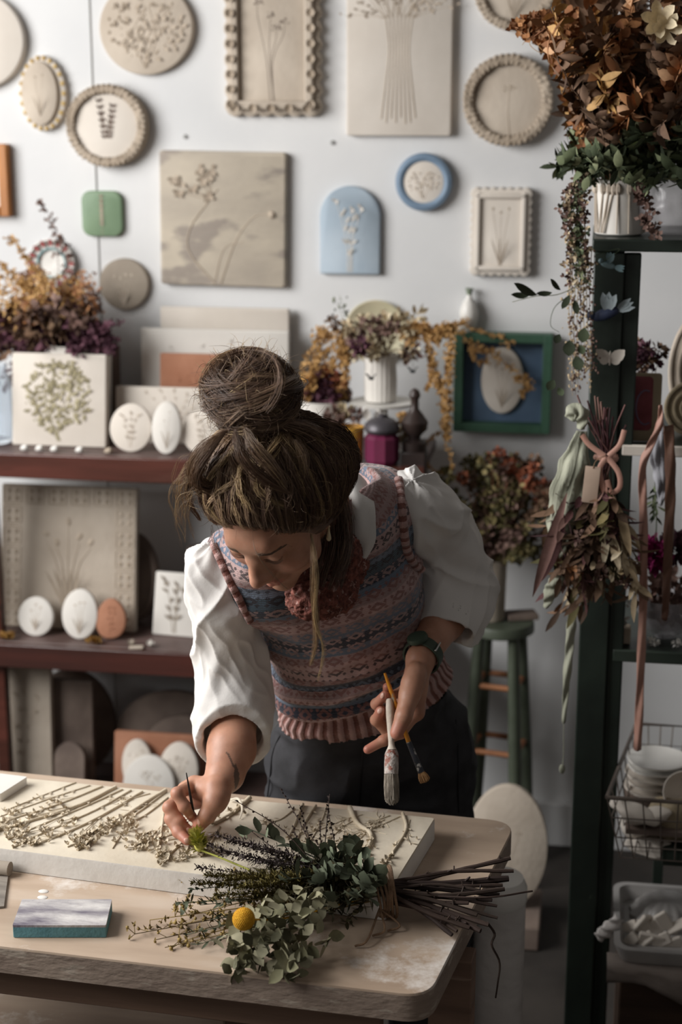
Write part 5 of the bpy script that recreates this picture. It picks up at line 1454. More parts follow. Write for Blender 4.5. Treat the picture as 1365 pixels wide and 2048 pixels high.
stems_px = [ # (points from cut end to flower end), radius, heads, head size, leaves
 ([(152, 1566), (90, 1590), (20, 1618)], .0016, 5, .004, 4), ([(180, 1572), (100, 1598), (0, 1634)], .0016, 8, .0045, 4),
 ([(205, 1574), (110, 1612), (-20, 1652)], .002, 16, .006, 4), ([(232, 1576), (160, 1612), (40, 1650), (-30, 1668)], .0034, 26, .007, 6),
 ([(245, 1580), (180, 1610), (60, 1660), (15, 1680)], .0018, 16, .006, 3), ([(262, 1582), (190, 1622), (80, 1670), (25, 1697)], .002, 18, .006, 4),
 ([(285, 1585), (200, 1635), (120, 1672), (60, 1692)], .0026, 20, .006, 5), ([(300, 1588), (260, 1600), (235, 1615)], .0014, 6, .004, 3),
 ([(332, 1583), (280, 1615), (205, 1665), (155, 1702)], .0040, 34, .0085, 4), ([(330, 1586), (270, 1630), (190, 1672), (135, 1695)], .002, 22, .0075, 3),
 ([(336, 1596), (300, 1625), (255, 1655), (225, 1698)], .0018, 14, .007, 3), ([(330, 1612), (325, 1650), (318, 1690), (316, 1715)], .0026, 18, .008, 3),
 ([(372, 1660), (300, 1685), (265, 1700)], .0018, 20, .007, 2), ([(385, 1668), (350, 1700), (325, 1727)], .0022, 10, .007, 3),
 ([(390, 1672), (320, 1682), (280, 1672)], .0018, 14, .006, 3), ([(392, 1662), (375, 1700), (365, 1722)], .002, 14, .006, 3),
 ([(440, 1655), (420, 1690), (400, 1715)], .002, 12, .007, 4),
 ([(500, 1598), (470, 1625), (430, 1650)], .0045, 8, .006, 2),
 ([(606, 1610), (590, 1650), (575, 1680)], .0030, 4, .005, 4), ([(632, 1613), (608, 1650), (590, 1690)], .0028, 4, .005, 5),
 ([(655, 1610), (640, 1650), (610, 1700)], .0016, 8, .005, 5), ([(700, 1618), (715, 1650), (742, 1670), (735, 1700), (700, 1730)], .0048, 10, .006, 3),
 ([(725, 1630), (690, 1640), (640, 1660), (600, 1670)], .0014, 8, .004, 6), ([(780, 1632), (740, 1650), (690, 1700)], .0014, 10, .004, 6),
 ([(806, 1628), (813, 1660), (790, 1700), (750, 1755)], .0030, 8, .006, 3), ([(800, 1634), (765, 1650), (720, 1670), (660, 1700)], .0013, 8, .004, 5),
 ([(770, 1640), (720, 1665), (650, 1690)], .0013, 6, .004, 6), ([(590, 1618), (560, 1640), (520, 1650)], .0012, 4, .004, 3),
 ([(820, 1640), (815, 1670), (822, 1690)], .001, 3, .003, 2), ([(740, 1650), (745, 1680), (725, 1720)], .0014, 14, .005, 4),
 ([(730, 1668), (700, 1700), (660, 1745)], .0012, 14, .005, 4), ([(710, 1640), (680, 1660), (640, 1700)], .0012, 10, .004, 5)]
for i, (pts, r, hd_n, hr, lv) in enumerate(stems_px):
    mb = MB(); sstem(mb, pts, r, hd_n, hr, lv)
    mb.build('raised_stem', m_rel, root, world=True, auto=70)
for i in range(5):     # fine root-like fans
    mb = MB(); x0, y0 = [(735, 1660), (760, 1640), (690, 1650), (430, 1680), (240, 1600)][i]
    for j in range(16):
        a = rs.uniform(0, 6.28); L = rs.uniform(14, 44); p = [(x0, y0), (x0+math.cos(a)*L*.5+rs.uniform(-6, 6), y0+math.sin(a)*L*.25), (x0+math.cos(a)*L, y0+math.sin(a)*L*.5)]
        q = bez([g3(*k) for k in p], 8); q[:, 2] += .0004; mb.tube(q, .0006, 4)
    mb.build('raised_roots', m_rel, root, world=True)
# lifted strip of clay by the hand
mb = MB(); q0 = [g3(*p) for p in ((500, 1598), (478, 1612), (452, 1632), (432, 1650))]
q1 = [g3(*p)+V(0, 0, .012) for p in ((492, 1600), (476, 1606), (462, 1612), (458, 1608))]
q = bez([g3(460, 1604, .004), g3(477, 1610, .012), g3(485, 1628, .010), g3(480, 1640, .002)], 12)
mb.tube(q, [.003, .003, .0028, .0026, .0024, .0022, .002, .002, .0018, .0016, .0014, .001], 6, flat=.4); mb.build('peeling_clay_curl', m_slab, root, world=True)
# second slab at the left edge
b = MB(); p0, p1, p2 = onZ(56, 1577, TZ+.03), onZ(2, 1612, TZ+.03), onZ(-60, 1560, TZ+.03)
q_ = quadpoly([p0[:2], p2[:2]+V(-.04, .0), (p1+(p2-p0))[:2]+V(-.04, 0), p1[:2]], .003, 3); n = len(q_)
b.add(np.concatenate([np.c_[q_, np.full(n, TZ+.0375)], np.c_[q_, np.full(n, TZ+.052)]]), [tuple(range(n-1, -1, -1)), tuple(range(n, 2*n))]+[(j, (j+1) % n, n+(j+1) % n, n+j) for j in range(n)])
tag(b.build('plaster_block', m_white, auto=40), 'smooth white plaster block at the left edge lying on the slab', 'block')
# sanding sponge with marbled top
zf_ = TZ+.001; hB = .0155
pa, pb, pc, pd = onZ(25, 1851, TZ+.020), onZ(212, 1851, TZ+.020), onZ(224, 1799, TZ+.020), onZ(44, 1799, TZ+.020)
q_ = quadpoly([pb[:2], pc[:2], pd[:2], pa[:2]], .002, 2); n = len(q_)
root = empty('sanding_sponge', ((pa[0]+pc[0])/2, (pa[1]+pc[1])/2, zf_), 'rectangular turquoise foam block with grey marbled top, lower left of table', 'sponge')
def prism(q_, z0, z1, nm, mt):
    n = len(q_); b = MB(); b.add(np.concatenate([np.c_[q_, np.full(n, z0)], np.c_[q_, np.full(n, z1)]]), [tuple(range(n-1, -1, -1)), tuple(range(n, 2*n))]+[(j, (j+1) % n, n+(j+1) % n, n+j) for j in range(n)])
    return b.build(nm, mt, root, world=True, auto=40)
prism(q_, zf_, zf_+.016, 'foam_base', noisy('turquoise_foam', hexc('527e88'), hexc('64929a'), scale=20, rough=.9, bump=.3, bscale=160))
prism(q_, zf_+.016, zf_+.0195, 'abrasive_top', noisy('marbled_plaster', hexc('6c6672'), hexc('d3cfcc'), scale=11, stretch=(1, 3.5, 1), rough=.8, bump=.4, bscale=90, detail=9))
# scraper tool cut by the left edge
p = onZ(-4, 1742, TZ+.012); root = empty('scraper_tool', (p[0], p[1], TZ), 'grey wood-handled scraper cut off at the left edge of the table', 'tool')
a_ = onZ(20, 1738, TZ+.012); l_ = onZ(-30, 1732, TZ+.012); b = MB(); b.tube([V(a_[0], a_[1], TZ+.012), V(l_[0], l_[1], TZ+.012)], .0115, 14); b.build('handle', m_greyclay, root, world=True)
q_ = np.array([onZ(16, 1752, TZ+.004)[:2], onZ(8, 1812, TZ+.004)[:2], onZ(-40, 1816, TZ+.004)[:2], onZ(-40, 1750, TZ+.004)[:2]])[::-1]
prism(q_, TZ+.001, TZ+.004, 'blade', noisy('worn_blade', hexc('6c655e'), hexc('8d857c'), rough=.5, bump=.3, stretch=(1, 5, 1)))
m_plast = noisy('plaster_drip', hexc('d9d4cd'), hexc('e4e0da'), rough=.8, bump=.1)
for i, (x, y, lb) in enumerate(((87, 1783, 'upper of two white plaster drips beside the turquoise block'), (85, 1795, 'lower white plaster drip just above the turquoise block'))):
    p = onZ(x, y, TZ); b = MB(); b.ell((0, 0, 0), (.008, .006, .0012), seg=14, rings=6); tag(b.build('plaster_drip', m_plast, loc=(p[0], p[1], TZ+.0004)), lb, 'plaster drip')

# ---------------------------------------------------------------- brushes
m_hand = noisy('dusty_handle', hexc('b5a898'), hexc('cfc4b6'), scale=40, rough=.7, bump=.3, bscale=120)
m_ferr = noisy('crusted_ferrule', hexc('8d7d74'), hexc('c6bdb6'), scale=70, rough=.6, bump=.8, bscale=160, c3=hexc('8f5a4c'), thr=.58, scale3=60)
m_brist = noisy('bristle_grey', hexc('6f665b'), hexc('a49a8c'), scale=200, stretch=(1, 1, .05), rough=.8, bump=.4, bscale=300)
def loft(mb, pts, rs_, n=12, flat=1.0, up=None): mb.tube(bez(pts, 3*len(pts)), np.interp(np.linspace(0, len(pts)-1, 3*len(pts)), range(len(pts)), rs_), n, flat=flat, up=up)
A_, B_ = P(779, 1398, 2.582), P(784, 1500, 2.556); C_, D_ = P(783, 1548, 2.548), P(785, 1612, 2.540)
root = empty('paint_brush', tuple(D_), 'thick round pale-handled brush with crusted ferrule hanging from the left hand', 'brush')
b = MB(); loft(b, [A_, A_*.75+B_*.25, A_*.5+B_*.5, A_*.12+B_*.88, B_], [.0050, .0068, .0060, .0046, .0085]); b.build('handle', m_hand, root, world=True)
b = MB(); loft(b, [B_, B_*.8+C_*.2, B_*.4+C_*.6, C_], [.0085, .0112, .0115, .0112]); b.build('ferrule', m_ferr, root, world=True)
def bristles(mb, a, c, r0, r1, nb, seed, tipj=.004):
    rr = random.Random(seed); d = nrm(c-a); fr = frame(d)
    for i in range(nb):
        t = rr.uniform(0, 6.28); q = math.sqrt(rr.random()); o0 = fr @ V(math.cos(t)*q*r0, math.sin(t)*q*r0, 0); o1 = fr @ V(math.cos(t)*q*r1, math.sin(t)*q*r1, -rr.random()*tipj-q*q*tipj)
        mb.tube([a+o0, (a+c)/2+(o0+o1)*.5+fr @ V(math.cos(t), math.sin(t), 0)*.0008, c+o1], [.0006, .0006, .0003], 4)
b = MB(); loft(b, [C_, (C_+D_)/2, D_-nrm(D_-C_)*.012], [.0105, .0108, .006]); bristles(b, C_, D_, .0108, .0118, 420, 3, .008); b.build('bristles', m_brist, root, world=True)
A_, B_, C_, D_ = P(770, 1346, 2.585), P(818, 1484, 2.578), P(843, 1545, 2.572), P(851, 1562, 2.571)
root = empty('paint_brush', tuple(D_), 'slim orange-handled brush with short tan tuft held beside the thick brush', 'brush')
b = MB(); loft(b, [A_, A_*.7+B_*.3, A_*.35+B_*.65, B_], [.0022, .0038, .0036, .0040]); b.build('handle', noisy('orange_lacquer', hexc('b0701c'), hexc('cf8a2a'), rough=.3, bump=.05, c3=hexc('9a8f7c'), thr=.6, scale3=40), root, world=True)
b = MB(); loft(b, [B_, B_*.4+C_*.6, C_], [.0044, .0052, .0056]); b.build('ferrule', noisy('spattered_ferrule', hexc('24262c'), hexc('3a3c44'), rough=.4, bump=.5, bscale=150, c3=hexc('b0aca6'), thr=.52, scale3=70), root, world=True)
b = MB(); b.ell((C_+D_)/2, (.0075, .0075, .009), rot=frame(D_-C_), seg=12, rings=8); bristles(b, C_, D_+nrm(D_-C_)*.003, .005, .0095, 260, 4, .003); b.build('bristles', noisy('tan_bristle', hexc('8b6440'), hexc('b08a5c'), scale=150, rough=.8, bump=.3), root, world=True)
A_, B_ = P(373, 1546, depth(onZ(385, 1600, .87))-.005), onZ(391, 1648, .80)
root = empty('fine_brush', tuple(B_), 'very thin black brush held like a pen in the right hand', 'brush')
b = MB(); loft(b, [A_, A_*.5+B_*.5, B_], [.0008, .0022, .0022]); b.build('handle', m_stitch, root, world=True)
C_ = B_+nrm(B_-A_)*.014; b = MB(); loft(b, [B_, B_*.4+C_*.6, C_], [.0022, .0022, .0004]); b.build('bristles', m_brist, root, world=True)

# ---------------------------------------------------------------- bouquet of dried flowers on the table
m_leaf = plant('dry_leaves', ['4a4a34', '5f6244', '767a58', '8a8c6c', 'a2a182'])
m_dark = plant('dark_twigs', ['241c19', '302521', '3d302a', '332923'])
m_euca = plant('grey_green', ['3b3f31', '4a5040', '5c6350', '6c725e'])
m_olv = plant('goldenrod', ['4a4322', '5d532c', '6f6537', '544a26'])
m_purp = plant('lavender_dry', ['3c3434', '4d4443', '5e5455', '453b38'])
m_pale = plant('hydrangea_pale', ['5a5842', '716e54', '87836a', '9d987f', '4c4b38'])
m_fill = plant('olive_filler', ['2f2b1f', '403b2a', '524c36', '645c44'])
m_bud = plant('tan_buds', ['4a3e2a', '7d6a40', '97814f', '6d5b38'])
rb = random.Random(2024)
TIE = onZ(765, 1828, TZ)+V(0, 0, .035)
root = empty('dried_bouquet', (TIE[0], TIE[1], TZ), 'large dried flower bouquet tied with twine lying across the table front', 'bouquet')
def T3(x, y, h=0.0): return onZ(x, y, TZ+h)
# bare stems to the right of the tie
ends = [(1022, 1716, .07), (1028, 1742, .06), (1018, 1757, .05), (1006, 1770, .045), (1010, 1778, .05), (995, 1812, .03), (996, 1836, .02), (978, 1850, .02), (962, 1862, .015), (925, 1840, .02), (915, 1862, .012), (938, 1806, .04), (1000, 1790, .04), (955, 1830, .03), (985, 1800, .035), (905, 1870, .01), (960, 1780, .05), (940, 1856, .018)]
for i, (x, y, h) in enumerate(ends):
    mb = MB(); mb.cur = rb.random(); r = rb.choice((.0024, .003, .0042, .005, .0035))
    s_ = TIE+V(rb.uniform(-.01, .01), rb.uniform(-.014, .014), rb.uniform(-.014, .016)); e_ = T3(x, y, h); m_ = (s_+e_)/2+V(0, rb.uniform(-.012, .012), rb.uniform(-.006, .010))
    back = s_+(s_-e_)*rb.uniform(.25, .5)+V(0, 0, rb.uniform(-.005, .01)); q = bez([back, s_, m_, e_], 18)
    q[:, 2] = np.maximum(q[:, 2], TZ+r); mb.tube(q, r*(1+.12*np.sin(np.arange(18)*2.1)), 7)
    for k in range(2):
        j = rb.randint(9, 16); mb.tube([q[j], q[j]+V(rb.uniform(-.006, .012), rb.uniform(-.012, .012), rb.uniform(.002, .012))], [r*.5, r*.3], 5)
    mb.build('woody_stem', m_dark, root, world=True)
mb = MB(); q = bez([T3(975, 1845, .02), T3(990, 1868, .0), P(984, 1890, depth(T3(984, 1880))), P(1000, 1925, depth(T3(984, 1880))+.01), P(996, 1968, depth(T3(984, 1880))), P(992, 1996, depth(T3(984, 1880)))], 22)
mb.cur = .9; mb.tube(q, np.linspace(.0022, .0012, 22), 6); mb.build('drooping_twig', m_dark, root, world=True)
mb = MB(); mb.cur = .6; mb.tube(bez([TIE, T3(960, 1795, .05), T3(1066, 1782, .05)], 14), .0015, 5); mb.build('thin_twig', m_dark, root, world=True)
# twine
m_twine = noisy('jute_twine', hexc('6b5340'), hexc('8a6f56'), scale=60, rough=.9, bump=.6, bscale=250)
mb = MB(); ax = nrm(T3(900, 1812)-T3(765, 1828)); fr_ = frame(ax)
for k in range(7):
    a = np.linspace(0, 2*math.pi, 25); rr_ = .032+.001*k; o = ax*(-.012+.004*k)
    q = TIE+o+np.outer(np.cos(a)*rr_*1.0, fr_[:, 0])+np.outer(np.sin(a)*rr_, fr_[:, 1])+np.outer(np.sin(a*2+k)*.003, ax); q[:, 2] = np.maximum(q[:, 2], TZ+.002); mb.tube(q, .0022, 6, cap=False)
for e in ((770, 1860), (735, 1880), (800, 1850)): mb.tube(bez([TIE+V(0, -.03, -.01), T3(*e, .01), T3(e[0]-25, e[1]+12, .003)], 10), .0018, 5)
mb.build('twine_tie', m_twine, root, world=True)
def spray(px, h, name, mat_, fn, start=None, r=.0014, var=None):
    """a stem from the tie to a pixel at height h with growth fn along it"""
    mb = MB(); mb.cur = rb.random() if var is None else var
    s_ = TIE+V(rb.uniform(-.012, .012), rb.uniform(-.012, .012), rb.uniform(-.01, .014)) if start is None else start
    e_ = T3(px[0], px[1], h); mid = (s_+e_)/2+V(rb.uniform(-.01, .01), rb.uniform(-.01, .01), rb.uniform(.0, .02)*(1 if h > .01 else .5))
    q = bez([s_, mid, e_], 20); q[:, 2] = np.maximum(q[:, 2], TZ+.002); mb.tube(q, np.linspace(r, r*.45, 20), 5)
    fn(mb, q); return mb.build(name, mat_, root, world=True, auto=80)
def f_leaves(L, Wd, dens=1.6, t0=.35, out=.8, curl=.5):
    def f(mb, q):
        n = int(26*dens)
        for i in range(n):
            t = t0+(1-t0)*i/n; j = min(int(t*19), 18); p = q[j]+(q[j+1]-q[j])*(t*19-j); d = nrm(q[j+1]-q[j]); mb.cur = rb.random()
            o = nrm(V(rb.gauss(0, 1), rb.gauss(0, 1), rb.gauss(.3, .8))); k = L*rb.uniform(.6, 1.2)*(1.1-.4*t)
            mb.leaf(p, d*.7+o*out, nrm(o+V(0, 0, .7)), k, Wd*rb.uniform(.7, 1.2), curl=rb.uniform(-.2, curl), fold=.2, seg=4)
    return f
def f_spike(r, n, t0=.4, taper=.8):
    def f(mb, q):
        for i in range(n):
            t = t0+(1-t0)*rb.random(); j = min(int(t*19), 18); p = q[j]+(q[j+1]-q[j])*(t*19-j); rad = r*(1-taper*(t-t0)/(1-t0)); mb.cur = rb.random()
            o = nrm(V(rb.gauss(0, 1), rb.gauss(0, 1), rb.gauss(0, 1))); p2 = p+o*rad*rb.random(); p2[2] = max(p2[2], TZ+.002)
            mb.leaf(p2, o+nrm(q[-1]-q[0])*.8, o, .0048*rb.uniform(.6, 1.3), .0024, seg=2)
    return f
def f_buds(n, r=.0026, br=.016):
    def f(mb, q):
        for i in range(n):
            j = rb.randint(7, 19); o = nrm(V(rb.gauss(0, 1), rb.gauss(0, 1), rb.gauss(.2, .6))); e = q[j]+o*br*rb.uniform(.3, 1); e[2] = max(e[2], TZ+r)
            mb.tube([q[j], e], .0006, 4); mb.cur = rb.random(); mb.ell(e, r*rb.uniform(.7, 1.2), seg=6, rings=5)
            for k in range(3): mb.leaf(e, nrm(V(rb.gauss(0, 1), rb.gauss(0, 1), rb.gauss(0, 1))), (0, 0, 1), .006, .0025, seg=2)
    return f
# thin wispy stems rising at the back
for px in ((560, 1575), (600, 1610), (655, 1615), (660, 1588), (470, 1600), (540, 1640), (585, 1650), (640, 1640), (700, 1680), (500, 1660), (620, 1670)):
    spray(px, rb.uniform(.10, .16) if px[1] < 1620 else .07, 'wispy_twig', m_dark, f_leaves(.007, .0022, .5, .5), start=T3(660+rb.uniform(-40, 30), 1790, .03), r=.0012)
# eucalyptus and broad dark leaves
for px, h in (((700, 1690), .07), ((610, 1720), .08), ((720, 1780), .07), ((680, 1740), .09), ((560, 1760), .08), ((640, 1810), .06), ((700, 1800), .07), ((480, 1650), .09), ((600, 1690), .08), ((655, 1700), .08), ((730, 1760), .07), ((620, 1770), .07), ((740, 1800), .05)):
    spray(px, h, 'eucalyptus_sprig', m_euca, f_leaves(.036, .020, .42, .5, 1.0, .8), r=.0018)
for px, h in (((520, 1740), .06), ((560, 1720), .07), ((600, 1750), .07), ((540, 1780), .06), ((640, 1760), .06), ((660, 1830), .04), ((500, 1760), .05), ((590, 1790), .06), ((690, 1850), .03), ((630, 1720), .08), ((480, 1800), .04), ((620, 1850), .03)):
    spray(px, h, 'olive_filler', m_fill, f_leaves(.020, .0065, 1.7, .3, 1.0, .6), r=.0014)
# lavender / dark purple spikes, upper left
for px, h in (((415, 1690), .075), ((440, 1705), .07), ((455, 1680), .08), ((480, 1715), .07), ((500, 1690), .09), ((520, 1720), .08), ((395, 1735), .05), ((430, 1670), .09)):
    spray(px, h, 'lavender_spike', m_purp, f_spike(.011, 330, .42, .4), r=.0014)
# goldenrod plumes
for px, h in (((385, 1765), .045), ((410, 1750), .055), ((450, 1760), .06), ((430, 1790), .05), ((480, 1775), .06)):
    spray(px, h, 'goldenrod_plume', m_olv, f_spike(.018, 900, .35, .75), r=.0016)
# small budded branches to the left
for px, h in (((332, 1765), .012), ((300, 1840), .008), ((270, 1868), .006), ((330, 1895), .004), ((345, 1810), .015), ((310, 1880), .004), ((360, 1850), .008), ((355, 1885), .004), ((380, 1830), .02)):
    spray(px, h, 'budded_branch', m_bud, f_buds(26), r=.0014)
for px, h in (((350, 1805), .02), ((370, 1870), .012), ((395, 1890), .012), ((380, 1780), .03), ((420, 1840), .02), ((400, 1810), .03), ((440, 1880), .01)):
    spray(px, h, 'fern_branch', m_euca, f_leaves(.018, .004, 1.9, .3, 1.0, .3), r=.0012)
q = [T3(375, 1800, .02), T3(362, 1820, .025), T3(352, 1848, .012)]
mb = MB(); mb.cur = .9; mb.leaf(q[0], q[2]-q[0], (0, -.4, 1), .034, .010, curl=-.2); mb.leaf(T3(480, 1650, .085), T3(492, 1690, .07)-T3(480, 1650, .085), (0, -.7, .7), .032, .010, curl=.2); mb.build('pale_leaves', m_euca, root, world=True)
# pale hydrangea leaves, front
def hyd(cx, cy, h, R, n, nm='hydrangea_cluster'):
    mb = MB(); c = T3(cx, cy, h)
    for i in range(n):
        o = nrm(V(rb.gauss(0, 1), rb.gauss(-.3, 1), rb.gauss(.3, .8))); p = c+o*R*rb.uniform(.5, 1)*V(1.25, 1, .7); p[2] = max(p[2], TZ+.006); mb.cur = rb.random()
        tdir = nrm(np.cross(o, V(rb.gauss(0, 1), rb.gauss(0, 1), rb.gauss(0, 1)))); mb.leaf(p, tdir+o*.3, o, rb.uniform(.018, .027), rb.uniform(.013, .019), curl=rb.uniform(-.3, .6), fold=rb.uniform(0, .4), seg=4, shape=.8)
    mb.build(nm, m_pale, root, world=True, auto=80)
hyd(505, 1890, .03, .036, 42); hyd(560, 1830, .05, .040, 46); hyd(545, 1905, .025, .036, 38); hyd(600, 1870, .035, .038, 40); hyd(590, 1930, .018, .026, 24); hyd(480, 1915, .018, .022, 18); hyd(620, 1810, .055, .03, 26)
mb = MB(); c = T3(488, 1838, .075)
mb.ell(c, .0155, seg=20, rings=14)
for i in range(500):
    z = 1-2*(i+.5)/500; a = i*2.39996; o = V(math.sqrt(1-z*z)*math.cos(a), math.sqrt(1-z*z)*math.sin(a), z); mb.ell(c+o*.0152, .0011, seg=4, rings=3)
mb.tube(bez([c, T3(580, 1835, .03), TIE], 10), .0014, 5)
mb.build('billy_button', noisy('yellow_bloom', hexc('c9901e'), hexc('dfab30'), scale=200, rough=.9, bump=.5, bscale=400), root, world=True)
# thistle-like flower at the painter's hand
mt = plant('thistle', ['6d7030', '8a8a3c', 'a9a552', 'c9bf72', 'd8cf8a']); b0 = onZ(400, 1700, ZS+.012); mb = MB()
root = empty('thistle_flower', (b0[0], b0[1], ZS), 'yellow-green spiky flower head under the fingertips at slab front', 'flower')
for i in range(150):
    t = i/150; o = nrm(V(rb.gauss(0, 1), rb.gauss(0, 1), rb.gauss(0, .7))); ax_ = nrm(T3(393, 1668, .05)-T3(400, 1705, .03)); mb.cur = rb.random()*.5+.5*t
    mb.leaf(b0+ax_*.026*t, nrm(o*(.8-.3*t)+ax_*.9), o, .016, .0045, curl=.5, seg=3)
mb.ell(b0+ax_*.008, (.008, .008, .011), rot=frame(ax_), seg=8, rings=6); mb.build('petals', mt, root, world=True)
mb = MB(); mb.cur = .2; mb.tube(bez([b0, onZ(440, 1715, ZS+.012), onZ(500, 1740, ZS+.02)], 8), .0016, 5); mb.build('stem', mt, root, world=True)
# ---------------------------------------------------------------- dried flowers, pots and the shelf's right half
rf = random.Random(99)
def sp(mb, pts, r, fn=None, n=18, var=None):
    mb.cur = rf.random() if var is None else var
    q = bez(pts, n); mb.tube(q, np.linspace(r, r*.5, n), 5)
    if fn: fn(mb, q, n)
    return q
def gl(L, Wd, num, t0=.3, out=.8, curl=.5, fold=.25, shape=1.0, vmin=0, vmax=1):
    def f(mb, q, n):
        for i in range(num):
            t = t0+(1-t0)*(i+.5)/num; x = t*(n-1); j = min(int(x), n-2); p = q[j]+(q[j+1]-q[j])*(x-j); d = nrm(q[j+1]-q[j]); mb.cur = vmin+(vmax-vmin)*rf.random()
            o = nrm(V(rf.gauss(0, 1), rf.gauss(0, 1), rf.gauss(0, 1)))
            mb.leaf(p, d*.6+o*out, nrm(o+V(0, -.4, .4)), L*rf.uniform(.6, 1.25), Wd*rf.uniform(.7, 1.25), curl=rf.uniform(-.4, curl+.3), fold=fold, seg=4, shape=shape)
    return f
def gb(r, num, t0=.3, spread=.01, leafy=False):
    def f(mb, q, n):
        for i in range(num):
            t = t0+(1-t0)*rf.random(); x = t*(n-1); j = min(int(x), n-2); p = q[j]+V(rf.gauss(0, spread), rf.gauss(0, spread), rf.gauss(0, spread)); mb.cur = rf.random()
            if leafy:
                for k in range(3): mb.leaf(p, nrm(V(rf.gauss(0, 1), rf.gauss(0, 1), rf.gauss(0, 1))), (0, -1, .3), r*2.2, r*1.4, curl=.5, seg=2)
            else: mb.ell(p, r*rf.uniform(.6, 1.3), seg=5, rings=4)
    return f
def head(mb, c, r, k=26, L=None, flat=.8):
    for i in range(k):
        o = nrm(V(rf.gauss(0, 1), rf.gauss(0, 1), rf.gauss(0, 1))); mb.cur = rf.random()
        p = c+o*r*rf.uniform(.2, .8); tdir = nrm(np.cross(o, V(rf.gauss(0, 1), rf.gauss(0, 1), rf.gauss(0, 1))))
        mb.leaf(p, o*.8+tdir*.7, o, (L or r)*rf.uniform(.6, 1.1), r*.55, curl=.6, fold=.3, seg=3)
p_rust = plant('rust_leaves', ['5a3825', '7d5134', '9c6b45', 'b4845a', '8d6347', 'c49c78'])
p_brown = plant('brown_foliage', ['3a2c22', '544033', '6e5644', '7d624f', '64503e'])
p_gold = plant('golden_sprays', ['94703f', 'b08a55', 'c49e6c', 'a07a4a'])
p_burg = plant('burgundy', ['36202a', '4b2c37', '5f3c48', '72505a', '412833'])
p_mauve = plant('mauve_brown', ['4c3833', '6a524a', '7f675d', '594640'])
p_green = plant('dark_green', ['2c3225', '3c4432', '505a42', '6a7356', '85896a'])
p_strawc = plant('straw', ['8d7a5e', 'a8957a', 'c2b092', 'd6c8ac'])
p_oliveb = plant('olive_bunch', ['33311f', '4a462c', '5f5838', '776c48', '8c7f58'])
p_redor = plant('hydrangea_rust', ['7a4433', '95573f', 'aa6c50', '6d3d30'])
p_crm = plant('cream_petals', ['b5a586', 'c9ba9c', 'dacfb6', 'a08d6c'])
p_mag = plant('magenta', ['5a1038', '7d1a50', '9a2c68', '6a1444'])

def pot(name, px, Y, z, mat_, label, cat='pot', prof=None, rel=None):
    x0, y0, x1, y1 = px; a = onY(x0, y1, Y); c = onY(x1, y1, Y); u = onY((x0+x1)/2, y0, Y); r = (c[0]-a[0])/2; h = u[2]-z
    root = empty(name, ((a[0]+c[0])/2, Y, z+.001), label, cat)
    prof = prof or [(.82, 0), (.92, .03), (1, .95), (1, 1), (.94, 1), (.9, .9), (0, .88)]
    b = MB(); b.lathe([(q*r, w*h) for q, w in prof], n=40); b.build('body', mat_, root)
    if rel:
        q = MB(); rr = random.Random(rel)
        for k in range(9):
            a0 = -math.pi/2+rr.uniform(-1.2, 1.2); lean = rr.uniform(-.4, .4)
            pts = [V(math.cos(a0+lean*t)*r*1.0, math.sin(a0+lean*t)*r*1.0, h*(.05+.8*t)) for t in np.linspace(0, 1, 8)]
            q.tube(bez(pts, 12), .0016, 5); q.ell(pts[-1], (.006, .006, .011), seg=6, rings=5)
        q.build('pressed_relief', m_clay, root)
    return root, V((a[0]+c[0])/2, Y, z+h), r
# ---- left planter with orange, brown and burgundy dried flowers
root_, m_, r_ = pot('planter', (106, 686, 228, 900), SF+.22, zt1, m_cream2, 'cream planter with sketched stems, behind the olive flower tile', rel=5)
root = empty('dried_arrangement', tuple(m_), 'big dried arrangement of golden sprays over burgundy leaves, far left', 'dried flowers')
def PS(x, y, dd=0): return onY(x, y, SF+.20+dd)
for i in range(34):
    x = rf.uniform(-40, 175); y = rf.uniform(520, 640); mb = MB(); s_ = m_+V(rf.uniform(-.05, .03), rf.uniform(-.03, .03), -.02); e_ = PS(x, y, rf.uniform(-.12, .1))
    sp(mb, [s_, (s_+e_)/2+V(rf.uniform(-.03, .03), 0, .02), e_], .0012, gb(.0035, 70, .45, .014, True)); mb.build('golden_spray', p_gold if i % 3 else p_rust, root, world=True, auto=80)
for (x, y) in ((75, 405), (15, 470), (40, 505), (0, 520), (165, 565), (172, 590), (20, 545), (110, 470)):
    mb = MB(); e_ = PS(x, y, -.03); s_ = PS(110, 640, 0)
    sp(mb, [s_, (s_+e_)/2+V(.03, 0, -.01), PS(x+25, y+28, -.02), e_], .001, gb(.0038, 34, .4, .005, True)); mb.build('budded_twig', p_gold if x < 60 else p_mauve, root, world=True, auto=80)
for i in range(40):
    x = rf.uniform(-50, 190); y = rf.uniform(600, 690); mb = MB(); e_ = PS(x, y, rf.uniform(-.14, .08))
    s_ = m_+V(rf.uniform(-.06, .03), rf.uniform(-.03, .03), -.03); sp(mb, [s_, (s_+e_)/2+V(0, 0, .015), e_], .0014, gl(.03, .014, 34, .45)); mb.build('leafy_stem', (p_mauve, p_burg, p_brown)[i % 3], root, world=True, auto=80)
for i in range(26):
    x = rf.uniform(120, 232); y = rf.uniform(648, 705); mb = MB(); e_ = PS(x, y, rf.uniform(-.10, .02))
    s_ = m_+V(0, rf.uniform(-.03, .0), -.02); sp(mb, [s_, (s_+e_)/2+V(0, 0, .01), e_], .0014, gb(.006, 40, .3, .010, True)); mb.build('burgundy_sprig', p_burg, root, world=True, auto=80)
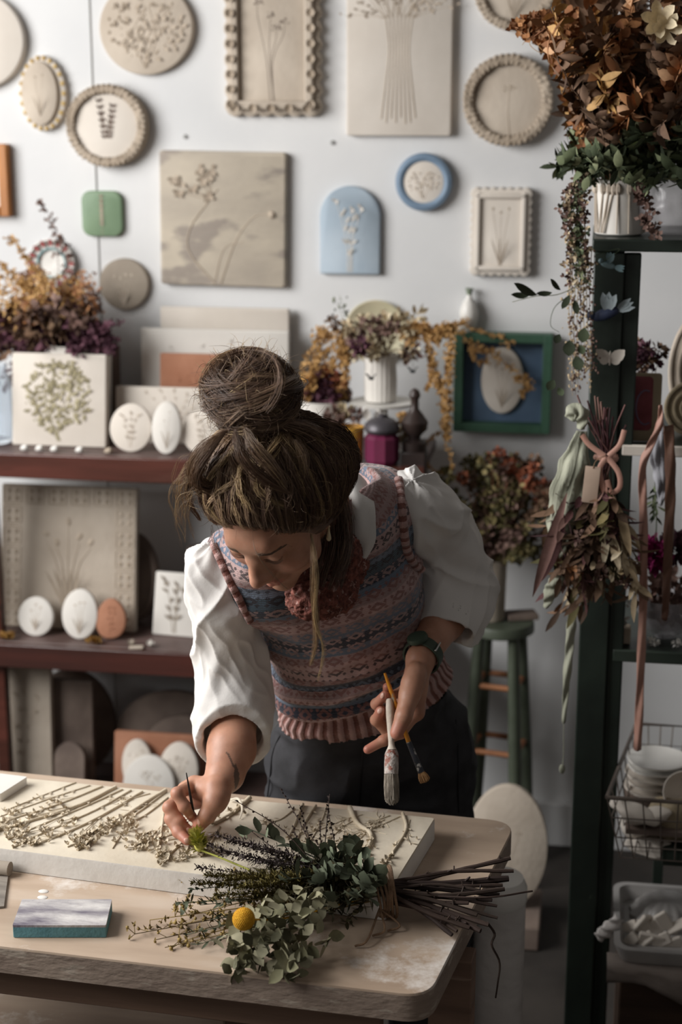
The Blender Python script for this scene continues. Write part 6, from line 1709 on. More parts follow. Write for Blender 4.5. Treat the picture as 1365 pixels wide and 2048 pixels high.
for i in range(14):
    x = rf.uniform(-50, 95); y = rf.uniform(690, 770); mb = MB(); e_ = PS(x, y, rf.uniform(.0, .08)); s_ = PS(rf.uniform(0, 100), 650, 0)
    sp(mb, [s_, (s_+e_)/2, e_], .0014, gl(.03, .014, 26, .1)); mb.build('hanging_leaves', p_brown if i % 2 else p_burg, root, world=True, auto=80)
# added dark vase shape standing in for the shade on the planter's side
pot('vase', (205, 694, 246, 900), SF+.29, zt1, m_darkclay, 'dark narrow vase shape added as the shade right of the cream planter')
# glass jar at the left edge
m_glass, nt, b_ = nodes('clear_glass'); b_.inputs['Transmission Weight'].default_value = .9; b_.inputs['Roughness'].default_value = .08; b_.inputs['IOR'].default_value = 1.3; b_.inputs['Base Color'].default_value = (.9, .95, 1, 1)
root_, _, _ = pot('glass_jar', (-60, 730, 27, 905), SF+.12, zt1, m_glass, 'clear glass jar cut off by the left edge on the top shelf', 'jar', prof=[(.9, 0), (1, .04), (1, .8), (.8, .9), (.85, 1), (.8, 1), (.75, .9), (.95, .8), (.95, .06), (0, .05)])

# ---- right half of the top shelf
def PM(x, y, dd=0): return onY(x, y, SF+.14+dd)
# plate hanging behind
X, Z, a, c = wbox(688, 598, 815, 730, .02)
root = empty('decorative_plate', (X, W, Z), 'round cream plate with faded sage and ochre painting behind the cream flowers', 'plate')
b = MB(); b.lathe([(0, 0), (a*.6, 0), (a, .016), (a-.003, .018), (a*.6, .006), (0, .005)], n=40, rot=rotm((1, 0, 0), math.pi/2))
b.build('dish', noisy('painted_plate', hexc('c9bfa4'), hexc('b6b192'), scale=9, rough=.5, bump=.1, c3=hexc('b0906a'), thr=.57, scale3=8), root)
root_, mA, rA = pot('planter', (600, 800, 692, 925), SF+.15, zt1, m_cream2, 'white planter of dark dahlias, right behind the hair', prof=[(.9, 0), (.97, .05), (1, .9), (1.02, 1), (.95, 1), (.9, .9), (0, .88)])
root = empty('dried_dahlias', tuple(mA), 'burgundy and orange dried dahlias in the white planter behind the hair', 'dried flowers')
for (x, y, r, m) in ((632, 778, .030, p_burg), (650, 765, .026, p_burg), (660, 750, .024, p_redor), (672, 785, .026, p_gold), (620, 765, .018, p_gold), (655, 795, .022, p_burg), (690, 790, .018, p_mauve), (640, 748, .018, p_mauve), (614, 792, .02, p_gold), (682, 765, .018, p_rust)):
    mb = MB(); head(mb, PM(x, y, rf.uniform(-.03, .02)), r, 90, r*.8); mb.build('flower_head', m, root, world=True, auto=80)
mb = MB()
for (pts) in ([(612, 800), (610, 740), (632, 690), (640, 665), (655, 670)], [(640, 760), (670, 720), (690, 690), (668, 660)], [(690, 780), (692, 720), (680, 680)], [(620, 770), (633, 720), (660, 700)], [(635, 740), (636, 700), (648, 676), (672, 690), (690, 740)]):
    sp(mb, [PM(x, y, -.01) for x, y in pts], .0012, gb(.0034, 90, .1, .006, True), n=24)
mb.build('golden_loops', p_gold, root, world=True, auto=80)
mb = MB()
for e in ((668, 592), (680, 590), (674, 640), (690, 615)): sp(mb, [PM(730, 700), PM((730+e[0])/2-6, (700+e[1])/2), PM(*e)], .0007, gb(.003, 8, .7, .004))
mb.build('thin_grasses', p_green, root, world=True)
# ribbed vase with cream flowers on a small cake stand
b = MB(); X = PM(764, 800)[0]; zc = PM(764, 806)[2]; hS = zc-zt1
root = empty('cake_stand', (X, SF+.16, zt1+.001), 'small white footed stand carrying the ribbed vase', 'stand')
b.lathe([(.045, 0), (.04, .006), (.014, .02), (.012, hS-.02), (.03, hS-.012), (.078, hS-.006), (.080, hS), (.074, hS), (0, hS-.003)], n=40); b.build('body', m_white, root)
root = empty('ribbed_vase', (X-.006, SF+.16, zc+.003), 'cream vertically ribbed vase on the white footed stand', 'vase')
b = MB(); th = np.arange(72)*2*math.pi/72; prof = [(.036, 0), (.038, .01), (.039, .05), (.037, .085), (.041, .11), (.039, .112), (.034, .09)]
v = []; F = []
for (r, z) in prof:
    rr_ = r*(1+.025*np.cos(th*22)); v += [(rr_[j]*math.cos(th[j]), rr_[j]*math.sin(th[j]), z) for j in range(72)]
F = [(i*72+j, i*72+(j+1) % 72, (i+1)*72+(j+1) % 72, (i+1)*72+j) for i in range(len(prof)-1) for j in range(72)]; F.append(tuple(range(71, -1, -1)))
b.add(v, F); b.build('body', m_cream2, root)
top = V(X-.006, SF+.16, zc+.11)
root = empty('cream_bouquet', tuple(top), 'cream and straw dried blossoms spilling from the ribbed vase', 'dried flowers')
for i in range(34):
    x, y = rf.uniform(690, 835), rf.uniform(628, 712); mb = MB(); e_ = PM(x, y, rf.uniform(-.09, .05))
    sp(mb, [top+V(rf.uniform(-.02, .02), rf.uniform(-.02, .02), 0), (top+e_)/2+V(0, 0, .01), e_], .0012, None); head(mb, e_, rf.uniform(.012, .022), 24)
    mb.build('blossom', (p_crm, p_crm, p_strawc, p_mauve)[i % 4], root, world=True, auto=80)
mb = MB(); head(mb, PM(722, 692, -.08), .020, 70); mb.build('purple_thistle', p_burg, root, world=True, auto=80)
for e in ((665, 640, .01), (680, 655, .012), (700, 665, .010)):
    mb = MB(); head(mb, PM(e[0], e[1], -.03), e[2]*1.2, 26); mb.build('seed_head', p_brown, root, world=True, auto=80)
# amaranth garland reaching right and hanging down
root = empty('amaranth_garland', tuple(PM(830, 660)), 'golden-brown amaranth strands trailing right from the cream bouquet and hanging down', 'garland')
for pts, r, n_, m in (([(800, 670), (835, 650), (862, 668), (880, 658), (905, 655)], .007, 240, p_gold), ([(820, 690), (850, 655), (870, 680), (885, 665), (902, 660), (900, 720), (896, 800), (893, 890)], .0075, 460, p_gold),
                   ([(862, 700), (870, 745), (884, 790), (892, 870)], .006, 170, p_gold), ([(845, 655), (856, 700), (862, 760), (852, 780)], .003, 60, p_gold), ([(890, 880), (905, 930), (880, 945), (848, 920), (850, 890), (880, 860), (905, 810)], .0018, 50, p_gold)):
    mb = MB(); sp(mb, [PM(x, y, -.06) for x, y in pts], .0012, gb(.0032, int(n_*1.2), .0, r*.7, True), n=36); mb.build('strand', m, root, world=True, auto=80)
# golden twig lying across the green frame
root = empty('golden_twig', (FRX, W-.05, FRZ), 'curly golden twig draped over the upper corner of the green frame', 'twig')
mb = MB()
for pts in ([(905, 650), (930, 675), (955, 700), (985, 700), (1010, 725), (1040, 750), (1058, 772)], [(945, 690), (950, 720), (975, 725), (968, 695), (942, 700)], [(900, 655), (925, 645), (945, 660), (990, 670), (1030, 690)], [(1030, 760), (1052, 755), (1060, 775), (1045, 785)]):
    sp(mb, [onY(x, y, W-.055) for x, y in pts], .0014, gb(.0034, 50, .0, .005, True), n=30)
mb.build('tendrils', p_gold, root, world=True, auto=80)
# small things in front
root_, _, _ = pot('cup', (672, 853, 728, 925), SF+.045, zt1, noisy('ochre_glaze', hexc('b98a34'), hexc('cc9d45'), rough=.5, bump=.1), 'ochre yellow cup on the top shelf left of the magenta jar', 'cup')
x0 = onY(728, 900, SF+.02)[0]; x1_ = onY(798, 900, SF+.02)[0]; zz = onY(760, 868, SF+.02)[2]-zt1
m_magg = noisy('magenta_glass', hexc('55203a'), hexc('6f2c48'), scale=7, stretch=(1, 1, .3), rough=.2, bump=.1)
root = empty('lidded_jar', ((x0+x1_)/2, SF+.03, zt1+.001), 'faceted magenta glass jar with domed dark grey lid behind her shoulder', 'jar')
rj = (x1_-x0)/2; b = MB(); b.lathe([(rj*.9, 0), (rj, .01), (rj, zz*.85), (rj*.8, zz*.97), (rj*.82, zz)], n=10); b.build('body', m_magg, root, auto=20)
b = MB(); z1 = zz+.002; b.lathe([(rj*.9, z1), (rj*1.02, z1+.008), (rj*.98, z1+.018), (rj*.7, z1+.030), (.008, z1+.036), (.009, z1+.042), (0, z1+.045)], n=28); b.build('lid', noisy('pewter', hexc('4b484c'), hexc('676368'), rough=.4, bump=.1, metal=.4), root)
# potpourri heap
mp = MB(); labels = []
for i, (x, y, r, m, nm, lb) in enumerate(((668, 835, .024, p_mauve, 'dried_bloom', 'brownish dried bloom tucked between white planter and yellow cup'), (690, 820, .018, p_crm, 'dried_bloom', 'pale dried bloom just above the yellow cup'),
     (712, 830, .016, p_mauve, 'dried_bloom', 'small mauve bloom right above the rim of the yellow cup'), (655, 860, .024, p_brown, 'dried_bloom', 'dark brown bloom on the left of the yellow cup'), (808, 838, .014, p_gold, 'dried_bloom', 'small orange bloom left of the turned finial'),
     (800, 868, .020, p_strawc, 'dried_bloom', 'straw-coloured bloom between magenta jar and finial'), (680, 905, .024, p_strawc, 'dried_bloom', 'pale tangled bloom below the yellow cup'))):
    mb = MB(); c = onY(x, y, SF+.07+.02*(i % 2)); head(mb, c-V(0, 0, 0), r, 60, r*.8); zlow = c[2]-r-zt1
    o = mb.build(nm, m, auto=80); tag(o, lb, 'dried flower')
for i, (x, y) in enumerate(((736, 828), (757, 832), (775, 838))):
    mb = MB(); c = onY(x, y, SF+.05)
    mb.leaf(c-V(0, 0, .016), (rf.uniform(-.3, .3), -.1, 1), (0, -1, 0), .036, .019, curl=.5, fold=.5, seg=7); mb.leaf(c-V(0, .003, .016), (rf.uniform(-.3, .3), -.2, 1), (0, 1, 0), .032, .018, curl=.3, fold=.5, seg=7)
    tag(mb.build('seashell', m_cream2, auto=80), ['beige shell above the magenta jar lid, leftmost of three', 'white shell above the magenta jar lid, middle of three', 'tall cream shell above the magenta jar lid, rightmost of three'][i], 'shell')
m_drk = noisy('dark_insect', hexc('16181c'), hexc('22262a'), rough=.5, bump=0)
for i, (x, y, dd) in enumerate(((743, 757, -.11), (826, 743, -.02))):
    c = PM(x, y, dd); mb = MB(); mb.ell(c, (.007, .005, .004), seg=8, rings=6)
    for s_ in (-1, 1): mb.leaf(c, (s_, -.3, .5), (0, -.3, 1), .019, .014, curl=.3, seg=4)
    mb.tube([c, PM(x+4, y-60, dd*.4)], .0004, 4)
    tag(mb.build('butterfly_ornament', m_drk, auto=80), ['small black butterfly pick in front of the ribbed vase', 'black butterfly on a wire right of the ribbed vase'][i], 'ornament')

# ---------------------------------------------------------------- stool with hydrangea vase
m_stg = noisy('stool_green', hexc('42483b'), hexc('50574a'), scale=12, rough=.5, bump=.2)
m_rung = noisy('rung_orange', hexc('8a5a3c'), hexc('a06c48'), scale=12, rough=.6, bump=.1)
zS = .68; cS = onZ(1002, 1240, zS); root = empty('bar_stool', (cS[0], cS[1], 0), 'green round-seated stool with terracotta rungs holding the hydrangea vase', 'stool')
rS = (onY(1070, 1240, cS[1])[0]-onY(934, 1240, cS[1])[0])/2
b = MB(); b.lathe([(rS*.92, zS-.028), (rS, zS-.024), (rS, zS-.006), (rS*.96, zS), (0, zS)], (cS[0], cS[1], 0), 40); b.build('seat', m_stg, root, world=True)
legs = []
for a in (35, 125, 215, 305):
    t_ = V(cS[0]+rS*.72*math.cos(R_(a)), cS[1]+rS*.72*math.sin(R_(a)), zS-.028); f_ = V(cS[0]+rS*1.28*math.cos(R_(a)), cS[1]+rS*1.28*math.sin(R_(a)), 0); legs.append((t_, f_))
    b = MB(); b.tube([t_, t_*.5+f_*.5, f_], [.014, .0165, .012], 12); b.build('leg', m_stg, root, world=True)
for k, h in enumerate((.20, .46)):
    for i in range(4):
        (a0, a1), (c0, c1) = legs[i], legs[(i+1) % 4]; b = MB(); b.tube([a0+(a1-a0)*h, c0+(c1-c0)*h], .0075, 10); b.build('rung', m_rung, root, world=True)
rt, mV, rV = pot('vase', (958, 1118, 1012, 1236), cS[1], zS, m_greyclay, 'plain grey vase on the green stool', 'vase')
root = empty('hydrangea_bunch', tuple(mV), 'bushy dried bunch of olive and rust hydrangeas in the grey vase', 'dried flowers')
for i in range(80):
    x = rf.gauss(988, 56); y = rf.uniform(925, 1112); x = min(max(x, 892), 1098); mb = MB(); e_ = onY(x, y, cS[1]+rf.uniform(-.09, .09)); s_ = mV+V(rf.uniform(-.02, .02), rf.uniform(-.02, .02), -.02)
    sp(mb, [s_, (s_+e_)/2+V(0, 0, .01), e_], .0012, gb(.006, 14, .4, .01, True)); head(mb, e_, rf.uniform(.016, .028), 46, .014)
    mb.build('flower_stem', (p_oliveb, p_mauve, p_brown, p_oliveb)[i % 4], root, world=True, auto=80)
for (x, y, r) in ((985, 915, .016), (1020, 932, .018), (1050, 955, .024), (1065, 970, .018), (1092, 975, .018), (1086, 1005, .018), (925, 955, .016), (1000, 905, .013), (1068, 935, .014)):
    mb = MB(); e_ = onY(x, y, cS[1]-.05); sp(mb, [mV, (mV+e_)/2, e_], .0012); head(mb, e_, r, 56, r*.7); mb.build('rust_head', p_redor, root, world=True, auto=80)
b = MB(); b.box((0, 0, .008), (.075, .05, .014)); p = onY(1040, 1236, cS[1]-.0)
tag(b.build('small_book', m_darkclay, loc=(cS[0]+.05, cS[1]+.02, zS+.001), rot=(0, 0, .3), bevel=.002), 'small dark book lying on the stool beside the grey vase', 'book')
# ---------------------------------------------------------------- floor things near the stool
Yd = cS[1]-.30
stand('clay_board', (925, 1588, 1093, 1815), Yd, max(.0, onY(1000, 1815, Yd)[2]), .02, 'disc', m_clay, 'big round mottled board leaning behind the white bucket', 'board', lean=8, rel=('umbel', 91, .6, 2, (-.3, .2, .6, .8)), relmat=m_clay_d)
zb = onY(1000, 1815, Yd)[2]
b = MB(); b.box((0, 0, zb/2-.002), (.17, .20, max(zb-.006, .02))); p = onY(1010, 1815, Yd)
tag(b.build('storage_box', m_darkclay, loc=(p[0], Yd+.02, 0), bevel=.004), 'dark box on the floor carrying the big round board', 'box')
Yb = 2.72; pl0 = onY(945, 1745, Yb); pr0 = onY(1054, 1745, Yb); zk = onY(1000, 1752, Yb)[2]; rB = (pr0[0]-pl0[0])/2
m_bag = noisy('white_plastic', hexc('c4bfbb'), hexc('d4d0cc'), scale=6, rough=.35, bump=.5, bscale=14, bdist=.02)
root = empty('plastic_bucket', ((pl0[0]+pr0[0])/2, Yb, 0), 'tall white plastic bucket with rounded lid wrapped in film beside the table', 'bucket')
b = MB(); b.lathe([(rB*.90, 0), (rB*.94, .02), (rB*.97, zk*.18), (rB*1.01, zk*.2), (rB*.97, zk*.22), (rB*1.0, zk*.6), (rB*1.0, zk-.05)], n=40, wob=.02); b.build('body', m_bag, root)
b = MB(); b.lathe([(rB*1.0, zk-.05), (rB*1.05, zk-.045), (rB*1.05, zk-.02), (rB*.9, zk-.002), (0, zk+.008)], n=40); b.build('lid', m_white, root)
# ---------------------------------------------------------------- dark green open cabinet on the right
m_cab = noisy('cabinet_green', hexc('212823'), hexc('29322b'), scale=10, rough=.45, bump=.15, c3=hexc('5a6358'), thr=.74, scale3=34)
m_edge_c = noisy('cabinet_edge', hexc('353f37'), hexc('424c43'), rough=.4, bump=.1)
YC = 2.95
cz = onY(1240, 478, YC)[2]; cx0 = onY(1190, 480, YC)[0]; cx1 = cx0+.056; cx2 = onY(1286, 480, YC)[0]; cxr = onY(1560, 900, YC)[0]; YB = YC+.34
s1 = onY(1300, 893, YC)[2]; s2 = onY(1300, 1305, YC)[2]
root = empty('cabinet', (cx0, YC, 0), 'tall dark green open shelf cabinet at the right edge', 'cabinet')
def cb(x0, x1, y0, y1, z0, z1, nm, mt=m_cab, bv=.003):
    b = MB(); b.box(((x0+x1)/2, (y0+y1)/2, (z0+z1)/2), (x1-x0, y1-y0, z1-z0)); return b.build(nm, mt, root, world=True, bevel=bv)
cb(cx0, cx1, YC, YC+.04, 0, cz-.024, 'post'); cb(cx1-.001, cx2, YC+.006, YC+.03, 0, cz-.026, 'stile')
cb(cx0, cx1, YB-.04, YB, 0, cz-.024, 'post'); cb(cxr-.05, cxr, YC, YC+.04, 0, cz-.024, 'post'); cb(cxr-.05, cxr, YB-.04, YB, 0, cz-.024, 'post')
cb(cx0-.004, cxr, YC-.008, YB, cz-.022, cz, 'top_board')
cb(cx2-.02, cxr-.05, YC+.01, YB, s1-.02, s1, 'shelf_board'); cb(cx2-.02, cxr-.05, YC+.004, YC+.012, s1-.02, s1+.001, 'shelf_lip', m_cream)
cb(cx2-.02, cxr-.05, YC+.01, YB, s2-.02, s2, 'shelf_board'); cb(cx2-.02, cxr-.05, YC+.004, YC+.012, s2-.024, s2+.001, 'shelf_lip', m_edge_c)
zL = onY(1300, 1925, YC)[2]
def PC(x, y, dd=.1): return onY(x, y, YC+dd)
# pot with relief on top and the big rust bouquet
rt, mP, rP = pot('planter', (1186, 360, 1292, 474), YC+.09, cz, m_cream2, 'cream planter with stem relief on top of the green cabinet', rel=8)
root = empty('rust_bouquet', tuple(mP), 'huge bouquet of rust-brown dried leaves above green foliage on the cabinet', 'dried flowers')
for i in range(120):
    ang = rf.uniform(0, 1); x = rf.uniform(1085, 1440); y = rf.uniform(-70, 260)
    if y > 120 and x < 1140: x += 60
    if x < 1120 and y < 20: y += 40
    mb = MB(); e_ = PC(x, y, rf.uniform(-.14, .25)); s_ = mP+V(rf.uniform(-.03, .03), rf.uniform(-.03, .03), -.02)
    m = (p_rust, p_rust, p_brown, p_rust, p_gold, p_brown)[i % 6]
    if x > 1290 or y > 190: m = (p_brown, p_rust, p_brown)[i % 3]
    sp(mb, [s_, (s_+e_)/2+V(rf.uniform(-.03, .03), 0, .02), e_], .0016, gl(.034, .016, 30, .45, 1.0, .9, .35), n=16); mb.build('leafy_branch', m, root, world=True, auto=80)
for pts in ([(1130, 60), (1100, 40), (1060, 55), (1035, 48)], [(1120, 90), (1085, 75), (1060, 60)], [(1150, 130), (1110, 95), (1085, 60)], [(1170, 200), (1150, 150), (1130, 110)], [(1180, 260), (1155, 200), (1150, 160)], [(1190, 300), (1165, 230), (1158, 190)]):
    mb = MB(); sp(mb, [PC(x, y, .0) for x, y in pts], .0014, gb(.006, 90, .0, .008, True), n=20); mb.build('rust_spray', p_rust, root, world=True, auto=80)
mb = MB()
for pts in ([(1100, 80), (1075, 70), (1060, 88), (1082, 105), (1095, 92)], [(1085, 100), (1060, 75), (1045, 90)]): sp(mb, [PC(x, y, .0) for x, y in pts], .0008, None, n=24, var=.9)
mb.build('tendril', p_gold, root, world=True)
for (x, y, r) in ((1318, 40, .05), (1335, 60, .045)):
    mb = MB(); c = PC(x, y, -.10)
    for k in range(6): mb.cur = .95; mb.leaf(c, nrm(V(math.cos(k*1.1+x), -.4, math.sin(k*1.1+x))), (0, -1, 0), r, r*.35, curl=.7, fold=.5, seg=5)
    mb.build('pale_seedpod', p_strawc, root, world=True, auto=80)
for i in range(60):
    x = rf.uniform(1105, 1400); y = rf.uniform(245, 375) if x > 1150 else rf.uniform(250, 340); mb = MB(); e_ = PC(x, y, rf.uniform(-.15, .15)); s_ = mP+V(rf.uniform(-.03, .03), rf.uniform(-.04, .03), -.01)
    sp(mb, [s_, (s_+e_)/2+V(0, -.01, .03), e_], .0014, gl(.032, .014, 20, .35, .9, .6), n=14); mb.build('green_foliage', p_green, root, world=True, auto=80)
for i in range(11):
    x = rf.uniform(1135, 1185); y = rf.uniform(480, 620); mb = MB()
    sp(mb, [PC(rf.uniform(1150, 1200), 340, -.02), PC(x-6, 400, -.05), PC(x, 470, -.05), PC(x+rf.uniform(-6, 8), y, -.05)], .0009, gb(.0035, 36, .1, .005, True), n=22); mb.build('trailing_stem', (p_green, p_mauve, p_strawc)[i % 3], root, world=True, auto=80)
for pts in ([(1285, 380), (1300, 420), (1296, 450), (1308, 465)], [(1275, 370), (1290, 400)]):
    mb = MB(); sp(mb, [PC(x, y, -.03) for x, y in pts], .001, gb(.005, 40, .0, .006, True), n=16); mb.build('trailing_stem', p_mauve, root, world=True, auto=80)
root = empty('seed_garland', tuple(PC(1150, 560, -.03)), 'long hanging garland of tiny pale seeds beside the cabinet post', 'garland')
for i in range(8):
    x = 1138+i*6; mb = MB(); sp(mb, [PC(x+4, 500, -.035), PC(x, 600, -.035), PC(x+rf.uniform(-3, 9), 700, -.035), PC(x+8, rf.uniform(740, 835), -.035)], .0008, gb(.0024, 75, .0, .005, False), n=26); mb.build('seed_strand', (p_strawc, p_mauve, p_strawc)[i % 3], root, world=True)
# crumpled clear bag beside the pot
m_film, nt, b_ = nodes('plastic_film'); b_.inputs['Base Color'].default_value = (.42, .40, .42, 1); b_.inputs['Roughness'].default_value = .25; b_.inputs['Alpha'].default_value = .45; b_.inputs['Specular IOR Level'].default_value = .8
g = SDF(PC(1350, 400, .12)-.16, PC(1350, 400, .12)+.16, .006); cB = PC(1352, 410, .12)
g.ell(cB, (.075, .07, .095), None, 0); g.plane(V(0, 0, cz+.003), V(0, 0, -1), cB-.16, cB+.16); v, q = g.mesh(); n_ = vnormals(v, q)
f = (1-np.abs(2*vnoise(v*20)-1))*.022+(1-np.abs(2*vnoise(v*45+3)-1))*.009; v = v+n_*(f*np.clip((v[:, 2]-cz-.004)/.03, 0, 1))[:, None]
tag(npmesh('plastic_bag', v, q, m_film), 'crumpled translucent plastic bag on the cabinet top at the right edge', 'bag')
# clipped birds and butterflies on the post
def bird(px, label, m_b, m_w, s_=1.0, tilt=0):
    c = PC(px[0], px[1], -.018); root = empty('bird_ornament', tuple(c), label, 'ornament'); mb = MB()
    R0 = rotm((0, 1, 0), tilt); mb.ell((0, 0, 0), (.020*s_, .008*s_, .008*s_), rot=R0, seg=12, rings=8); mb.ell(R0 @ V(-.019*s_, 0, .004*s_), .0065*s_, seg=10, rings=8); mb.build('body', m_b, root)
    mb = MB()
    for k, a in enumerate((55, 75, 95)): mb.leaf((.002*k, -.004, .002), (math.cos(R_(a)+.2)*1., -.2, math.sin(R_(a))), (0, -1, 0), .032*s_, .012*s_, curl=.2, seg=4)
    for a in (-8, 8, 22): mb.leaf(R0 @ V(.014*s_, -.002, 0), R0 @ V(math.cos(R_(a)), 0, math.sin(R_(a))), (0, -1, 0), .026*s_, .008*s_, curl=.1, seg=3)
    mb.build('wings', m_w, root, auto=80)
m_bb = noisy('blue_feather', hexc('2b3148'), hexc('3c4662'), rough=.6, bump=.2); m_bw = noisy('pale_feather', hexc('8d9aa0'), hexc('aab4b6'), rough=.6, bump=.2)
bird((1212, 628), 'dark blue bird with pale raised wings clipped to the cabinet post', m_bb, m_bw, 1.35, -.35)
m_gl = noisy('aqua_glass', hexc('55707a'), hexc('8fa6a8'), rough=.15, bump=.1)
bird((1217, 530), 'little aqua glass bird near the top of the cabinet post', m_gl, m_gl, .75, .3)
c = PC(1221, 712, -.015); mb = MB()
for s_ in (-1, 1): mb.leaf((0, 0, -.012), (s_*.75, -.15, .75), (0, -1, 0), .038, .022, curl=.2, seg=5); mb.leaf((0, 0, -.01), (s_*.8, -.1, .2), (0, -1, 0), .022, .016, curl=.2, seg=4)
mb.ell((0, -.001, -.004), (.0025, .0025, .014), seg=6, rings=6)
tag(mb.build('butterfly_ornament', m_cream, loc=tuple(c), auto=80), 'cream butterfly clipped to the cabinet post below the blue bird', 'ornament')
# dark leafy twig crossing the wall
root = empty('leafy_twig', tuple(PC(1140, 600, -.05)), 'dark green leafy twig reaching left across the wall from the seed garland', 'twig')
mb = MB(); sp(mb, [PC(1180, 560, -.03), PC(1120, 588, -.06), PC(1075, 592, -.07), PC(1025, 604, -.08)], .001, None, n=20)
for (x, y, a, L) in ((1075, 590, 170, .05), (1060, 590, 195, .035), (1105, 585, 200, .03), (1122, 580, 150, .03), (1140, 590, 250, .03), (1150, 600, 280, .028)):
    mb.cur = .1; mb.leaf(PC(x, y, -.07), (math.cos(R_(a)), -.2, math.sin(R_(a))), (0, -.7, .7), L, L*.42, curl=.5, seg=5)
mb.build('leaves', p_green, root, world=True, auto=80); mb = MB()
sp(mb, [PC(1140, 590, -.06), PC(1110, 615, -.06), PC(1102, 650, -.06), PC(1120, 665, -.06)], .0008, None); sp(mb, [PC(1190, 510, -.03), PC(1240, 500, -.03), PC(1150, 560, -.04)], .0006, None)
for (x, y, L) in ((1140, 680, .032), (1152, 712, .030), (1120, 668, .02), (1170, 655, .03), (1160, 690, .02), (1110, 760, .024), (1118, 775, .018)):
    mb.cur = rf.random()*.4; mb.leaf(PC(x, y, -.06), (rf.uniform(-.6, .6), -.2, -1), (0, -.9, .3), L, L*.7, curl=.6, seg=5)
mb.build('lower_leaves', p_green, root, world=True, auto=80)
# ---------------------------------------------------------------- hanging tied bunch
m_rib_p = noisy('pink_ribbon', hexc('b08373'), hexc('c79a8a'), scale=12, rough=.5, bump=.15, bscale=60)
kn = PC(1213, 915, -.10); root = empty('hanging_bunch', tuple(kn), 'bunch of dried leaves hanging head down, tied with pink ribbon', 'dried flowers')
p_stemp = plant('plum_stems', ['3a2628', '513438', '6b4a48', '7d6258'])
for i in range(26):
    mb = MB(); e_ = PC(1213+rf.gauss(0, 20), rf.uniform(790, 850), -.10+rf.uniform(-.02, .02)); sp(mb, [e_, (e_+kn)/2+V(rf.gauss(0, .003), 0, 0), kn+V(rf.gauss(0, .006), rf.gauss(0, .006), 0), kn+V(rf.gauss(0, .01), rf.gauss(0, .01), -.06)], .0017, None); mb.build('stalk', p_stemp, root, world=True)
for i in range(64):
    x = 1190+rf.gauss(0, 40); x = min(max(x, 1085), 1275); y = rf.uniform(1040, 1230); mb = MB(); e_ = PC(x, y, -.10+rf.uniform(-.05, .05))
    sp(mb, [kn+V(0, 0, -.02), (kn+e_)/2+V(rf.gauss(0, .006), rf.gauss(0, .01), 0), e_], .0014, gl(.048, .013, 11, .45, .45, .5, .3), n=14); mb.build('leafy_stem', (p_brown, p_stemp, p_brown, p_strawc, p_brown, p_oliveb)[i % 6], root, world=True, auto=80)
for (x0, y0, x1, y1, w) in ((1135, 985, 1068, 1188, .020), (1128, 1060, 1085, 1160, .018), (1215, 1050, 1208, 1130, .014), (1238, 1010, 1262, 1110, .016), (1222, 1060, 1240, 1140, .016)):
    mb = MB(); mb.cur = rf.random(); a = PC(x0, y0, -.14); b2 = PC(x1, y1, -.15); mb.leaf(a, b2-a, (0, -1, .2), np.linalg.norm(b2-a), w, curl=.15, fold=.4, seg=8); mb.build('long_leaf', p_stemp if x0 < 1200 else p_strawc, root, world=True, auto=80)
for (x, y) in ((1147, 1145), (1160, 1075), (1230, 1145), (1250, 1160), (1205, 1150)):
    mb = MB(); head(mb, PC(x, y, -.15), .012, 26); mb.build('small_bloom', (p_crm, p_rust, p_mauve)[x % 3], root, world=True, auto=80)
mb = MB(); q = [kn+V(.017*math.cos(a), .014*math.sin(a), .002*math.sin(2*a)) for a in np.linspace(0, 6.283, 21)]; mb.tube(q, .006, 8, cap=False)
for pts in ([(1213, 915), (1200, 940), (1210, 985), (1218, 975)], [(1216, 915), (1238, 945), (1240, 975), (1222, 985), (1215, 960)], [(1210, 912), (1180, 890), (1165, 870)], [(1218, 912), (1240, 890), (1250, 860)]):
    mb.tube(bez([PC(x, y, -.125) for x, y in pts], 16), .0048, 6, flat=.3, up=(0, 1, 0))
mb.build('ribbon_bow', m_rib_p, root, world=True)
# corn husks and tag
m_husk = noisy('pale_husk', hexc('8f9180'), hexc('adae9b'), scale=6, stretch=(6, 6, .6), rough=.8, bump=.4, bscale=40)
def strip(pts, ws, nm, mt, label, cat, th=.002, Yd=-.07, wave=.004, seg=26):
    c = bez([PC(x, y, Yd) for x, y in pts], seg); w = np.interp(np.linspace(0, 1, seg), np.linspace(0, 1, len(ws)), ws); v = []; F = []
    for i in range(seg):
        t = nrm(c[min(i+1, seg-1)]-c[max(i-1, 0)]); s_ = nrm(np.cross(t, (0, 1, 0)))
        for j, u in enumerate(np.linspace(-1, 1, 9)): v.append(c[i]+s_*u*w[i]/2*(1+.08*math.sin(i*1.3))+V(0, wave*math.sin(i*.7+u*2.4)-(.22*w[i]*(1-u*u))+(.11*w[i]*math.sin(u*9+i*.2) if w.max() > .03 else 0), 0))
    F = [(i*9+j, i*9+j+1, i*9+10+j, i*9+9+j) for i in range(seg-1) for j in range(8)]
    b = MB(); b.add(v, F); o = b.build(nm, mt, auto=180); md = o.modifiers.new('t', 'SOLIDIFY'); md.thickness = th; md.offset = 0
    return tag(o, label, cat)
strip([(1165, 862), (1150, 930), (1130, 1000), (1118, 1080), (1108, 1125)], [.018, .056, .058, .044, .014], 'corn_husk', m_husk, 'broad pale green dried husk hanging left of the tag', 'dried husk', Yd=-.115)
strip([(1120, 1150), (1105, 1180), (1092, 1215)], [.02, .030, .008], 'corn_husk', m_husk, 'short curled pale husk at the lower left of the hanging bunch', 'dried husk', Yd=-.14)
